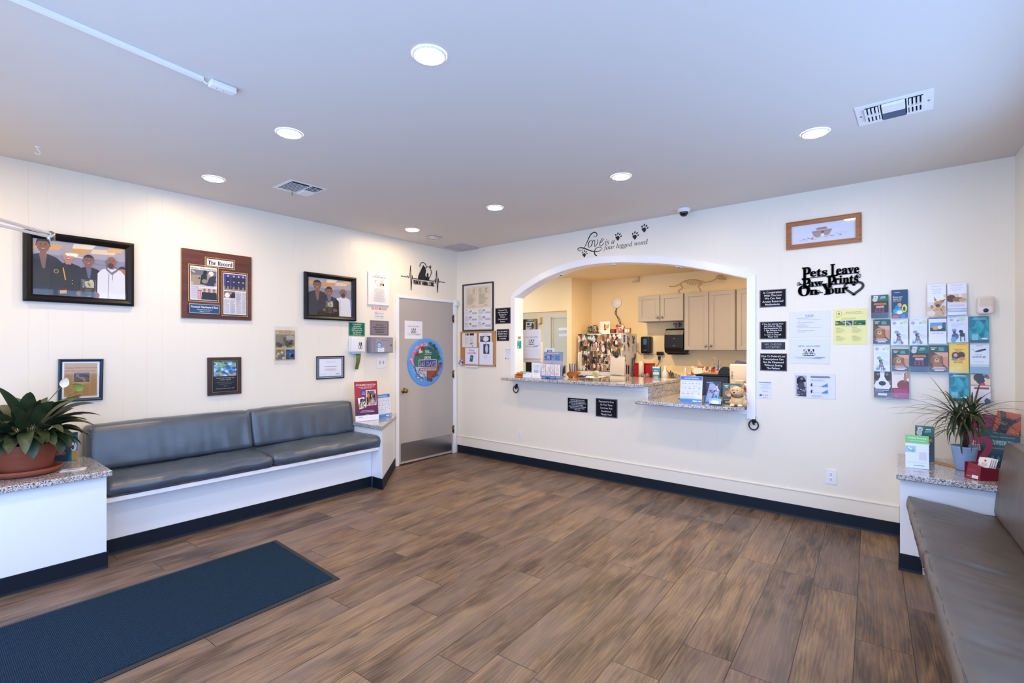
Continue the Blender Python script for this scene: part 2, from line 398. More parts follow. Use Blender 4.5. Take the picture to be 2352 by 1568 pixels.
class Pr:
    DZ = 0.00012
    def __init__(s, w, h, base=0xffffff, t=0.001, back=None, bx=True):
        s.w, s.h = w, h; s.v = []; s.f = []; s.c = []; s.z = t; s.x0, s.y0, s.x1, s.y1 = 0, 0, 1, 1; s.top = s; s.bxf = bx
        if bx:
            W, H = w / 2, h / 2
            vs = [(-W, -H, 0), (W, -H, 0), (W, H, 0), (-W, H, 0), (-W, -H, t), (W, -H, t), (W, H, t), (-W, H, t)]
            s.v = [Vector(p) for p in vs]; s.f = [(3, 2, 1, 0), (4, 5, 6, 7), (0, 1, 5, 4), (1, 2, 6, 5), (2, 3, 7, 6), (3, 0, 4, 7)]
            bc = hx(back if back is not None else base); s.c = [bc, hx(base), bc, bc, bc, bc]
    def sub(s, x0, y0, x1, y1):
        q = Pr.__new__(Pr); q.top = s.top; q.w, q.h = s.w, s.h
        W, H = s.x1 - s.x0, s.y1 - s.y0
        q.x0, q.y0, q.x1, q.y1 = s.x0 + x0 * W, s.y0 + y0 * H, s.x0 + x1 * W, s.y0 + y1 * H
        return q
    def _p(s, x, y): return (s.x0 + x * (s.x1 - s.x0), s.y0 + y * (s.y1 - s.y0))
    def _emit(s, pl, col):
        T = s.top; T.z += Pr.DZ; o = len(T.v)
        T.v += [Vector(((x - .5) * T.w, (.5 - y) * T.h, T.z)) for x, y in pl]; T.f.append(list(range(o, o + len(pl)))[::-1]); T.c.append(hx(col))
    def poly(s, pts, col):
        pl = clipp([s._p(*p) for p in pts], s.x0, s.y0, s.x1, s.y1)
        if len(pl) > 2: s._emit(pl, col)
        return s
    def rect(s, x0, y0, x1, y1, col): return s.poly([(x0, y0), (x1, y0), (x1, y1), (x0, y1)], col)
    def ell(s, cx, cy, rx, ry, col, n=16, rot=0):
        cr, sr = math.cos(rot), math.sin(rot)
        return s.poly([(cx + rx * math.cos(a) * cr - ry * math.sin(a) * sr, cy + rx * math.cos(a) * sr + ry * math.sin(a) * cr) for a in [2 * PI * i / n for i in range(n)]], col)
    def line(s, pts, wd, col):
        asp = (s.top.h * (s.y1 - s.y0)) / (s.top.w * (s.x1 - s.x0))
        for a, b in zip(pts, pts[1:]):
            dx, dy = b[0] - a[0], (b[1] - a[1]) * asp; l = math.hypot(dx, dy) or 1; nx, ny = -dy / l * wd / 2, dx / l * wd / 2 / asp
            s.poly([(a[0] + nx, a[1] + ny), (b[0] + nx, b[1] + ny), (b[0] - nx, b[1] - ny), (a[0] - nx, a[1] - ny)], col)
        return s
    def frame(s, x0, y0, x1, y1, t, col):
        asp = (s.top.w * (s.x1 - s.x0)) / (s.top.h * (s.y1 - s.y0)); ty = t * asp
        s.rect(x0, y0, x1, y0 + ty, col); s.rect(x0, y1 - ty, x1, y1, col); s.rect(x0, y0, x0 + t, y1, col); return s.rect(x1 - t, y0, x1, y1, col)
    def text(s, t, cx, cy, h=None, w=None, col=0, bold=0.0, shear=0.0, al='c', res=2, base=False, rot=0):
        """cx,cy centre (or baseline) in own units; h = letter size in own height units, w = max width"""
        vs, fs, a, b, c, d = glyphs(t, bold, shear, res); T = s.top
        Hm = T.h * (s.y1 - s.y0); Wm_ = T.w * (s.x1 - s.x0)
        sy = (h * Hm / 0.73) if h else None; sx = sy
        if w:
            fit = w * Wm_ / max(1e-6, b - a)
            if sy is None: sx = sy = fit
            else: sx = min(sy, fit)
        X, Y = s._p(cx, cy); X = (X - .5) * T.w; Y = (.5 - Y) * T.h
        ox = {'c': -(a + b) / 2, 'l': -a, 'r': -b}[al]; oy = 0 if base else -0.365
        T.z += Pr.DZ; o = len(T.v); cr, sr = math.cos(rot), math.sin(rot)
        for x, y in vs:
            px_, py_ = (x + ox) * sx, (y + oy) * sy
            T.v.append(Vector((X + px_ * cr - py_ * sr, Y + px_ * sr + py_ * cr, T.z)))
        cc = hx(col)
        for q in fs: T.f.append([i + o for i in q]); T.c.append(cc)
        return s
    def para(s, ls, x0, y0, x1, y1, col, fill=0.62, bold=0.0, al='c', shear=0.0, res=2):
        n = len(ls); p = (y1 - y0) / n
        T = s.top; Hm = T.h * (s.y1 - s.y0); Wm_ = T.w * (s.x1 - s.x0); sy = p * fill * Hm / 0.73
        wd = max(glyphs(l, bold, shear, res)[3] - glyphs(l, bold, shear, res)[2] for l in ls if l.strip())
        k = min(1.0, (x1 - x0) * Wm_ / (wd * sy))
        for i, l in enumerate(ls):
            if not l.strip(): continue
            g = glyphs(l, bold, shear, res); ww = (g[3] - g[2]) * sy * k / Wm_
            cx = {'c': (x0 + x1) / 2, 'l': x0, 'r': x1}[al]
            s.text(l, cx, y0 + p * (i + .5), h=p * fill, w=ww, col=col, bold=bold, shear=shear, al=al, res=res)
        return s
    def lines(s, x0, y0, x1, y1, n, col, seed=0, al='l', th=0.45, full=False):
        r = random.Random(seed); p = (y1 - y0) / n
        for i in range(n):
            wd = (x1 - x0) * (1.0 if full and i % 5 != 4 else r.uniform(0.55, 1.0)); y = y0 + p * i
            a = x0 if al == 'l' else (x0 + x1 - wd) / 2
            s.rect(a, y, a + wd, y + p * th, col)
        return s
    def blobs(s, pal, n, seed, r0=0.06, r1=0.22):
        r = random.Random(seed)
        for i in range(n): s.ell(r.random(), r.random(), r.uniform(r0, r1), r.uniform(r0, r1), pal[r.randrange(len(pal))], 8, r.random() * 3)
        return s
    def build(s, name, M=None, parent=None, m=None):
        T = s.top; me = bpy.data.meshes.new(name); me.from_pydata([tuple(v) for v in T.v], [], T.f)
        me.materials.append(m or M_PRINT); ca_ = me.color_attributes.new('Col', 'FLOAT_COLOR', 'CORNER'); buf = []
        for p, c in zip(me.polygons, T.c): buf += [c[0], c[1], c[2], 1.0] * p.loop_total
        ca_.data.foreach_set('color', buf); me.update()
        # every printed face looks out of the sheet
        b = bmesh.new(); b.from_mesh(me); b.faces.ensure_lookup_table()
        nb = 6 if T.bxf else 0
        for f in b.faces:
            if f.index >= nb and f.normal.z < 0: f.normal_flip()
        b.to_mesh(me); b.free()
        o = bpy.data.objects.new(name, me); COL.objects.link(o)
        if parent is not None: o.parent = parent
        if M is not None: o.matrix_local = M
        WM[o.name] = M if (parent is None and M is not None) else (WM[parent.name] if parent is not None else Matrix())
        return o
# little pictures
def dog_face(s, x, y, r, fur=0xb98a5e, dark=0x3a2a20, ear=None, k=1.0):
    ear = ear or fur
    s.ell(x - r * .8, y - r * .25 * k, r * .38, r * .75 * k, ear, rot=.35); s.ell(x + r * .8, y - r * .25 * k, r * .38, r * .75 * k, ear, rot=-.35)
    s.ell(x, y, r, r * .95 * k, fur); s.ell(x, y + r * .42 * k, r * .5, r * .42 * k, 0xe9dccb)
    s.ell(x, y + r * .25 * k, r * .17, r * .13 * k, dark); s.ell(x - r * .38, y - r * .12 * k, r * .11, r * .12 * k, dark); s.ell(x + r * .38, y - r * .12 * k, r * .11, r * .12 * k, dark)
    s.line([(x - r * .2, y + r * .55 * k), (x, y + r * .62 * k), (x + r * .2, y + r * .55 * k)], r * .07, dark)
def sit_dog(s, x, y, h, fur=0x6f6a6c, k=0.5, spots=True):   # sitting dog; x,y = feet; k = width/height scale of this sheet
    s.ell(x, y - h * .28, h * .26 * k, h * .3, fur); s.ell(x - h * .02, y - h * .55, h * .17 * k, h * .25, fur); s.ell(x + h * .2 * k, y - h * .12, h * .2 * k, h * .13, fur)
    s.rect(x - h * .14 * k, y - h * .3, x - h * .04 * k, y, 0xe8e6ea); s.rect(x + h * .03 * k, y - h * .3, x + h * .12 * k, y, 0xe8e6ea)
    s.ell(x, y - h * .8, h * .18 * k, h * .14, fur); s.ell(x + h * .14 * k, y - h * .78, h * .12 * k, h * .07, 0xd8d4d8)
    s.ell(x - h * .16 * k, y - h * .8, h * .07 * k, h * .12, 0x2a2626); s.ell(x + .25 * h * k, y - h * .79, h * .03 * k, h * .03, 0x1a1616)
    if spots:
        rr = random.Random(3)
        for i in range(12): s.ell(x + rr.uniform(-.2, .2) * h * k, y - rr.uniform(.15, .7) * h, h * .035 * k, h * .03, 0xe4e2e6 if i % 2 else 0x28242a)
def person(s, x, ty, r, skin, hair, coat, shirt=None, k=0.6, bald=False, wide=2.3, light=0xffffff):
    """x centre, ty top of head, r head half height; k = x scale"""
    cy = ty + r; sh = cy + r * 1.35
    s.poly([(x - r * wide * k, 1.05), (x - r * (wide - .1) * k, sh + r * .9), (x - r * 1.6 * k, sh + r * .15), (x - r * .5 * k, sh - r * .2), (x + r * .5 * k, sh - r * .2), (x + r * 1.6 * k, sh + r * .15), (x + r * (wide - .1) * k, sh + r * .9), (x + r * wide * k, 1.05)], coat)
    if shirt: s.poly([(x - r * .5 * k, sh - r * .15), (x + r * .5 * k, sh - r * .15), (x + r * .25 * k, sh + r * 1.8), (x - r * .1 * k, sh + r * 1.8)], shirt)
    s.rect(x - r * .4 * k, cy + r * .5, x + r * .4 * k, sh, skin)
    if not bald: s.ell(x, cy - r * .25, r * .86 * k, r * .85, hair)
    s.ell(x - r * .82 * k, cy, r * .14 * k, r * .2, skin, 8); s.ell(x + r * .82 * k, cy, r * .14 * k, r * .2, skin, 8)
    s.ell(x, cy + r * .08, r * .78 * k, r * .92, skin)
    if not bald: s.poly([(x - r * .78 * k, cy - r * .35), (x - r * .6 * k, cy - r * .85), (x, cy - r * 1.02), (x + r * .6 * k, cy - r * .85), (x + r * .78 * k, cy - r * .35), (x + r * .5 * k, cy - r * .52), (x - r * .5 * k, cy - r * .52)], hair)
    dk = 0x241612
    for q in (-.3, .3): s.ell(x + q * r * k, cy - r * .08, r * .1 * k, r * .07, dk, 8); s.line([(x + (q - .14) * r * k, cy - r * .22), (x + (q + .14) * r * k, cy - r * .24)], r * .05 * k, dk)
    s.poly([(x - .06 * r * k, cy), (x + .06 * r * k, cy), (x + .12 * r * k, cy + .28 * r), (x - .12 * r * k, cy + .28 * r)], tuple(v * .75 for v in hx(skin)))
    s.ell(x, cy + r * .48, r * .3 * k, r * .13, 0x7a2f2a, 10); s.rect(x - r * .2 * k, cy + r * .4, x + r * .2 * k, cy + r * .48, 0xf4efe8)
def dogs_in_tub(s, x0, y0, x1, y1, col=0x2b2c38):
    q = s.sub(x0, y0, x1, y1); g = 0x9a9aa6
    for i in range(5): q.ell(.18 + .16 * i, .82, .1, .15, col); q.ell(.18 + .16 * i, .79, .08, .12, 0xe9eaf2)
    for cx, e in ((.33, g), (.66, col)):
        q.ell(cx, .4, .15, .27, col); q.ell(cx, .4, .13, .24, 0xf2f2f6); q.ell(cx - .14, .3, .05, .17, e); q.ell(cx + .14, .3, .05, .17, e)
        q.ell(cx, .46, .05, .07, col); q.ell(cx - .05, .33, .02, .035, col); q.ell(cx + .05, .33, .02, .035, col); q.ell(cx, .66, .09, .13, g)
    q.line([(.1, .7), (.9, .7)], .03, col); q.line([(.18, .97), (.82, .97)], .04, col)
def groomer(s):
    s.text('NEW GROOMER', .5, .30, h=.075, w=.72, col=0x4a4c5c, bold=-.004)
    dogs_in_tub(s, .3, .37, .68, .68); s.rect(.12, .73, .62, .742, 0x9a9cae); s.rect(.64, .725, .88, .742, 0x44465a); s.rect(.2, .78, .56, .79, 0xa4a6b6); s.rect(.58, .776, .8, .79, 0x55576a)

# ------------------------------------------------------------------ room shell
CH = 2.74
GRV = [0.0, 0.102, 0.291, 0.533, 0.689, 0.793, 0.96]
def grooves(a, b, o):
    out = []; k = math.floor((a - o) / 1.219) - 1
    while o + k * 1.219 < b:
        for g in GRV:
            u = o + k * 1.219 + g
            if a + .01 < u < b - .01: out.append(u)
        k += 1
    return out
def panel(g, a, b, zlo, zhi, fn, T, gr=(), extra=(), gw=.0012):
    pts = [(a, 0.0), (b, 0.0)] + [(u, 0.0) for u in extra]
    for u in gr: pts += [(u - gw, 0.0), (u, gw), (u + gw, 0.0)]
    pts = sorted(set(pts)); n = len(pts); vs = []
    for u, d in pts: vs += [fn(u, zlo(u), d), fn(u, zhi(u), d), fn(u, zhi(u), T), fn(u, zlo(u), T)]
    fs = []
    for i in range(n - 1):
        o = i * 4
        for k in range(4): fs.append((o + k, o + 4 + k, o + 4 + (k + 1) % 4, o + (k + 1) % 4))
    fs += [(0, 1, 2, 3), tuple(4 * (n - 1) + k for k in (3, 2, 1, 0))]
    g.add(vs, fs)
K = lambda v: (lambda u: v)
fA = lambda u, z, d: (XA - d, u, z)
fB = lambda u, z, d: (u, YB + d, z)
g = G(); D0, D1, DZ = 3.744, 4.658, 2.035
panel(g, -0.5, D0, K(0), K(CH), fA, .12, grooves(-.5, D0, .537)); panel(g, D0, D1, K(DZ), K(CH), fA, .12, grooves(D0, D1, .537)); panel(g, D1, YB + .14, K(0), K(CH), fA, .12)
struct('wall_left', g, M_WALL)
AR = [(-3.761, 2.053), (-3.55, 2.158), (-3.333, 2.245), (-3.029, 2.319), (-2.745, 2.349), (-2.437, 2.344), (-2.131, 2.311), (-1.768, 2.25), (-1.397, 2.15), (-1.107, 2.058)]
def arch(u, s=0.0):
    u = min(max(u, AR[0][0]), AR[-1][0])
    for i in range(len(AR) - 1):
        if AR[i][0] <= u <= AR[i + 1][0]:
            p0 = AR[max(i - 1, 0)]; p1 = AR[i]; p2 = AR[i + 1]; p3 = AR[min(i + 2, len(AR) - 1)]
            m1 = (p2[1] - p0[1]) / (p2[0] - p0[0]); m2 = (p3[1] - p1[1]) / (p3[0] - p1[0]); h = p2[0] - p1[0]; t = (u - p1[0]) / h
            return (2 * t**3 - 3 * t * t + 1) * p1[1] + (t**3 - 2 * t * t + t) * h * m1 + (-2 * t**3 + 3 * t * t) * p2[1] + (t**3 - t * t) * h * m2
OX0, OX1, STEP = -3.761, -1.107, -2.045
g = G()
panel(g, XA, OX0, K(0), K(CH), fB, .14, grooves(XA, OX0, -4.5), gw=.0005); panel(g, OX1, .62, K(0), K(CH), fB, .14, grooves(OX1, .58, -4.5), gw=.0005)
panel(g, OX0, OX1, arch, K(CH), fB, .14, grooves(OX0, OX1, -4.5), [OX0 + (OX1 - OX0) * i / 60 for i in range(61)], gw=.0005)
panel(g, OX0, STEP, K(0), K(1.034), fB, .14, grooves(OX0, STEP, -4.5), gw=.0005); panel(g, STEP, OX1, K(0), K(.878), fB, .14, grooves(STEP, OX1, -4.5), gw=.0005)
struct('wall_back', g, M_WALL)
# wainscot strip with a small ledge along the bottom of the back wall
g = G(); g.box(XA + .004, -.04, YB - .007, YB - .0005, .1, .225); g.rbox(XA + .004, -.04, YB - .013, YB - .0005, .222, .234, .003)
struct('trim_1', g, M_WALL)
# right wall (slightly off square) with a wide window above the bench
def rw_box(g, x0, x1, y0, y1, z0, z1, mi=0): return g.box(x0, x1, y0, y1, z0, z1, mi, R=RW)
WY0, WY1, WZ0, WZ1 = -4.5, -.85, .95, 2.38
g = G(); rw_box(g, 0, .14, -5.3, WY0, 0, CH); rw_box(g, 0, .14, WY1, .0, 0, CH); rw_box(g, 0, .14, WY0, WY1, 0, WZ0); rw_box(g, 0, .14, WY0, WY1, WZ1, CH)
struct('wall_right', g, M_WALL)
def window(name, box, a0, a1, z0, z1, d0, d1, nm):
    g = G(); f = .05
    box(g, a0, a1, z0, z0 + f, d0, d1); box(g, a0, a1, z1 - f, z1, d0, d1)
    for i in range(nm + 1):
        c = a0 + (a1 - a0) * i / nm; c = min(max(c, a0 + f / 2), a1 - f / 2); box(g, c - f / 2, c + f / 2, z0 + f, z1 - f, d0, d1)
    o = struct(name, g, M_STEEL if name == 'window_2' else M_TRIM)
    g = G(); m = (d0 + d1) / 2; box(g, a0 + f, a1 - f, z0 + f, z1 - f, m - .003, m + .003); obj('pane', g, M_GLASS, parent=o)
    WM[o.name] = WM[o.name]
    return o
window('window_1', lambda g, a, b, c, d, e, f: g.box(e, f, a, b, c, d, R=RW), WY0, WY1, WZ0, WZ1, .04, .10, 3)
# front wall behind the viewer: shopfront glazing and the entry door
FY = -.42
g = G(); g.box(XA, -3.85, FY - .14, FY, 0, CH); g.box(-3.85, -2.78, FY - .14, FY, 2.12, CH); g.box(-2.78, -2.6, FY - .14, FY, 0, CH); g.box(-2.6, .7, FY - .14, FY, 0, .4); g.box(-2.6, .7, FY - .14, FY, 2.45, CH); g.box(.7, 1.02, FY - .14, FY, 0, CH)
struct('wall_front', g, M_WALL)
window('window_2', lambda g, a, b, c, d, e, f: g.box(a, b, e, f, c, d), -2.6, .7, .4, 2.45, FY - .10, FY - .05, 3)
window('window_3', lambda g, a, b, c, d, e, f: g.box(a, b, e, f, c, d), -3.85, -2.78, 0.0, 2.12, FY - .09, FY - .045, 1)
g = G(); g.box(XA - .12, 1.2, FY - .14, 8.2, -.1, 0); struct('floor', g, M_FLOOR, at=(0, 0, 0))
g = G(); g.box(XA - .12, 1.2, FY - .14, YB + .14, CH, CH + .1); struct('ceiling', g, M_CEIL)

# ------------------------------------------------------------------ office and hall behind the counter
OC = 2.44
g = G(); g.box(-7.2, 1.2, YB + .14, 7.7, OC, OC + .1); struct('ceiling_office', g, M_OFFW)
g = G(); g.box(-3.745, 1.1, 6.58, 6.7, 0, OC); struct('wall_office_back', g, M_OFFW)
g = G(); g.box(-3.86, -3.745, 6.13, 6.7, 0, OC); g.box(-3.826, -3.745, 6.01, 6.13, 0, OC); g.box(-5.6, -3.826, 6.01, 6.13, 1.965, OC); g.box(-6.0, -5.6, 6.01, 6.13, 0, OC)
struct('wall_office_side', g, M_OFFW)
g = G(); g.box(-7.0, -5.79, 7.5, 7.62, 0, OC); g.box(-5.79, -5.43, 7.5, 7.62, 0, 1.70); g.box(-5.79, -5.43, 7.5, 7.62, 1.97, OC); g.box(-5.79, -5.43, 7.60, 7.62, 1.70, 1.97)
g.box(-5.43, -5.117, 7.5, 7.62, 0, OC); g.box(-5.117, -4.3, 7.5, 7.62, 1.985, OC); g.box(-4.3, -3.7, 7.5, 7.62, 0, OC)
struct('wall_hall', g, M_OFFW)
g = G(); g.box(-6.1, -6.0, YB + .14, 6.13, 0, OC); g.box(-7.1, -7.0, 6.0, 7.6, 0, OC); g.box(.95, 1.07, YB + .14, 6.58, 0, OC); g.box(-3.86, -3.75, 6.7, 7.5, 0, OC)
struct('wall_office_end', g, M_OFFW)
g = G(); g.box(-7.1, -4.91, YB + .14, 7.6, -.1, 0); struct('floor_hall', g, M_FLOOR)

# ------------------------------------------------------------------ arch casing, doors, baseboards
g = G(); n = 72; pts = [(OX0 + (OX1 - OX0) * i / n) for i in range(n + 1)]
inn = [(OX0, .89)] + [(u, arch(u)) for u in pts] + [(OX1, .80)]
def offs(P, d):
    out = []
    for i, p in enumerate(P):
        a = P[max(i - 1, 0)]; b = P[min(i + 1, len(P) - 1)]; t = Vector((b[0] - a[0], b[1] - a[1])).normalized(); out.append((p[0] - t.y * d, p[1] + t.x * d))
    return out
W_ = .068
outl = [(OX0 - W_, 1.03)] + [(OX0 - W_, arch(OX0) + .015)] + [(max(x, OX0 - W_), z) for x, z in offs([(u, arch(u)) for u in pts], W_)][1:-1] + [(OX1 + W_, arch(OX1) + .02), (OX1 + W_, .80)]
innl = [(OX0, 1.08)] + [(u, arch(u)) for u in pts] + [(OX1, .80)]
innl = [(OX0, 1.03)] + innl[1:]
m = min(len(outl), len(innl))
vs = []; fs = []
for (a, b), (c, d) in zip(outl[:m], innl[:m]):
    vs += [(a, YB - .001, b), (a, YB - .02, b), (c, YB - .026, d), (c, YB - .001, d)]
for i in range(m - 1):
    for k in range(4): fs.append((i * 4 + k, i * 4 + (k + 1) % 4, i * 4 + 4 + (k + 1) % 4, i * 4 + 4 + k))
fs += [(0, 1, 2, 3), tuple(4 * (m - 1) + k for k in (3, 2, 1, 0))]
g.add(vs, fs)
# white lining of the opening
vs = []; fs = []; L_ = [(OX0, 1.072)] + [(u, arch(u)) for u in pts] + [(OX1, .92)]
for i, (a, b) in enumerate(L_):
    k = .006; cx = (OX0 + OX1) / 2; a2 = a + (k if i == 0 else -k if i == len(L_) - 1 else 0); b2 = b if i in (0, len(L_) - 1) else b - k
    vs += [(a, YB - .02, b), (a2, YB - .02, b2), (a2, YB + .142, b2), (a, YB + .142, b)]
for i in range(len(L_) - 1):
    for k in range(4): fs.append((i * 4 + k, i * 4 + (k + 1) % 4, i * 4 + 4 + (k + 1) % 4, i * 4 + 4 + k))
g.add(vs, fs)
struct('trim_2', g, M_TRIM)
for x, lab in ((-3.146, 'leftmost'), (-2.462, 'middle'), (-1.75, 'right-hand')):
    z = arch(x) - .008; sl = math.atan((arch(x + .05) - arch(x - .05)) / .1)
    r = root('puck_light', 'small white puck light under the arch, %s of three' % lab, 'light', M=Matrix.Translation((x, 4.81, z)) @ Matrix.Rotation(-sl, 4, 'Y'), group='puck lights in the underside of the arch')
    g = G(); g.lathe((0, 0, 0), [(.034, 0), (.034, -.006), (.02, -.012), (.018, -.012)], 24); lobj('housing', g, M_TRIM, r)
    g = G(); g.lathe((0, 0, 0), [(.02, -.006), (.018, -.013), (0.0001, -.015)], 24); lobj('lens', g, mat('dark_lens', 0x30303c, .2), r)

# interior door in the left wall
g = G(); x0, x1 = XA - .035, XA + .008
g.rbox(x0, x1, D0 + .004, D1 - .004, .012, DZ - .004, .002); dr = struct('door_1', g, M_DOORP); tag(dr, None, None)
g = G(); g.rbox(x1, x1 + .002, D0 + .03, D1 - .03, .04, .265, .0008)
for y in (D0 + .045, D1 - .045):
    for z in (.055, .15, .25): g.lathe((x1 + .002, y, z), [(.004, 0), (.003, .0015), (.0001, .002)], 8, ax='x')
kp = obj('kick_plate', g, M_STEEL, parent=dr); kp['label'] = 'brushed steel kick plate'
g = G(); g.lathe((x1, 3.815, .905), [(.033, 0), (.033, .004), (.02, .008), (.011, .014), (.011, .03), (.022, .036), (.028, .048), (.027, .058), (.018, .066), (.008, .067), (.0001, .066)], 28, ax='x')
obj('door_knob', g, M_BRASS, parent=dr)['label'] = 'brass door knob'
for z in (1.819, 1.069, .324):
    g = G(); g.cyl((x1 + .008, D1 + .003, z - .045), (x1 + .008, D1 + .003, z + .045), .007, n=12); g.box(x1 - .001, x1 + .002, D1 - .02, D1 + .018, z - .043, z + .043)
    for q in (-.05, .05): g.ball((x1 + .008, D1 + .003, z + q), .008, n=10, m=6)
    obj('hinge', g, M_BRASS, parent=dr)['label'] = 'brass hinge'
g = G()
g.rbox(XA + .0005, XA + .018, 3.697, D0, 0, DZ, .003); g.rbox(XA + .0005, XA + .018, D1, 4.715, 0, DZ, .003); g.rbox(XA + .0005, XA + .0185, 3.697, 4.715, DZ + .0005, 2.065, .003)
g.box(XA - .12, XA + .002, D0 - .001, D0 + .003, 0, DZ); g.box(XA - .12, XA + .002, D1 - .003, D1 + .001, 0, DZ); g.box(XA - .12, XA + .002, D0, D1, DZ - .003, DZ + .001)
struct('trim_3', g, M_TRIM)
g = G(); g.box(XA - .30, XA - .13, D0 - .2, D1 + .2, 0, 2.3); struct('wall_beyond', g, M_OFFW)
# door and niche in the hall
g = G(); g.box(-5.10, -4.31, 7.515, 7.55, .01, 1.98); d2 = struct('door_2', g, mat('pale_green_door', 0xd6caa6, .45))
g = G(); g.rbox(-4.955, -4.72, 7.505, 7.515, 1.735, 1.785, .003); obj('name_slot', g, M_TRIM, parent=d2)['label'] = 'white name slot'
g = G(); g.rbox(-4.95, -4.72, 7.507, 7.515, 1.625, 1.675, .003); g.lathe((-4.86, 7.515, .95), [(.02, 0), (.02, .03), (.03, .05), (.0001, .06)], 16, ax='y'); obj('notice_strip', g, M_PAPER, parent=d2)
g = G(); g.box(-5.254, -5.105, 7.47, 7.4995, 0, 1.9845); g.box(-5.254, -4.2, 7.47, 7.4995, 1.985, 2.06); struct('trim_4', g, mat('cream_trim', 0xe0d0b0, .45))
g = G(); g.box(-5.785, -5.435, 7.47, 7.599, 1.70, 1.725); g.box(-5.785, -5.77, 7.5, 7.599, 1.725, 1.965); g.box(-5.45, -5.435, 7.5, 7.599, 1.725, 1.965)
obj('wall_shelf', g, mat('grey_brown_shelf', 0x6b6058, .6)); tag(bpy.data.objects['wall_shelf'], 'grey brown recessed wall shelf in the hall left of the pale door', 'shelf')
# baseboards
def baseb(g, pts, h=.105, t=.006, toe=.010):
    """cove base along a polyline of floor points; its face stands to the right of the direction of travel"""
    P = [Vector((p[0], p[1])) for p in pts]; vs = []; fs = []
    for i, p in enumerate(P):
        d1 = (P[i] - P[i - 1]).normalized() if i else (P[1] - P[0]).normalized(); d2 = (P[i + 1] - P[i]).normalized() if i < len(P) - 1 else d1
        n1 = Vector((d1.y, -d1.x)); n2 = Vector((d2.y, -d2.x)); n = (n1 + n2); n = n / max(.3, n.dot(n1))
        for o_, z in ((0.0005, 0.0005), (toe, .0005), (toe * .8, .006), (t, .016), (t, h - .003), (t - .002, h), (0.0005, h)): q = p + n * o_; vs.append((q.x, q.y, z))
    k = 7
    for i in range(len(P) - 1):
        for j in range(k): fs.append((i * k + j, i * k + (j + 1) % k, (i + 1) * k + (j + 1) % k, (i + 1) * k + j))
    fs += [tuple(range(k)), tuple((len(P) - 1) * k + j for j in range(k))[::-1]]
    return g.add(vs, fs)
struct('baseboard_back', baseb(G(), [(XA + .02, YB - .007), (-.032, YB - .007)]), M_BASE)

# ------------------------------------------------------------------ ceiling fixtures
M_GLOW = mat('lamp_glow', 0xffffff, .5, emit=(1.0, .75, .46), es=LAMP)
M_GLOW2 = mat('office_lamp_glow', 0xffffff, .5, emit=(1.0, .76, .46), es=OFFICE)
M_GLOW3 = mat('hall_lamp_glow', 0xffffff, .5, emit=(1.0, .80, .50), es=OFFICE * .18)
def downlight(x, y, lab, z=CH, m=None, grp='recessed ceiling lights'):
    r = root('recessed_light', lab, 'ceiling light', (x, y, z - .0005), group=grp)
    g = G(); g.lathe((0, 0, 0), [(.076, 0), (.076, -.003), (.071, -.007), (.066, -.008), (.064, -.004)], 40); lobj('trim_ring', g, M_TRIM, r)
    g = G(); g.lathe((0, 0, 0), [(.0655, -.006), (.04, -.0068), (.0002, -.007)], 40); lobj('lens', g, m or M_GLOW, r)
downlight(-1.65, 1.46, 'round lit ceiling light nearest the viewer, the largest')
downlight(-2.915, 1.46, 'round lit ceiling light second from the left in the front row')
downlight(-4.16, 1.49, 'round lit ceiling light leftmost, above the dark wood plaque')
downlight(-4.27, 3.53, 'small round lit ceiling light above the grey door')
downlight(-2.985, 3.45, 'round lit ceiling light above the left end of the counter')
downlight(-1.69, 3.42, 'round lit ceiling light above the arched counter opening')
downlight(-.43, 3.46, 'round lit ceiling light beside the ceiling vent on the right')
def outlit(x, y): downlight(x, y, 'unseen round lit ceiling light assumed above the camera', grp='recessed ceiling lights out of view')
outlit(-.40, 1.46)
for x in (-4.16, -2.9, -1.65): outlit(x, -.18)  # unseen front row, added to warm and brighten the dark near-left end
for x, y in ((-2.9, 5.25), (-1.3, 5.25)): downlight(x, y, 'round lit ceiling light in the office behind the counter', OC, M_GLOW2, 'office lights')
downlight(-4.6, 5.3, 'round lit ceiling light in the passage behind the counter', OC, M_GLOW3, 'office lights')
downlight(-4.9, 6.8, 'round lit ceiling light in the hall', OC, M_GLOW3, 'office lights')

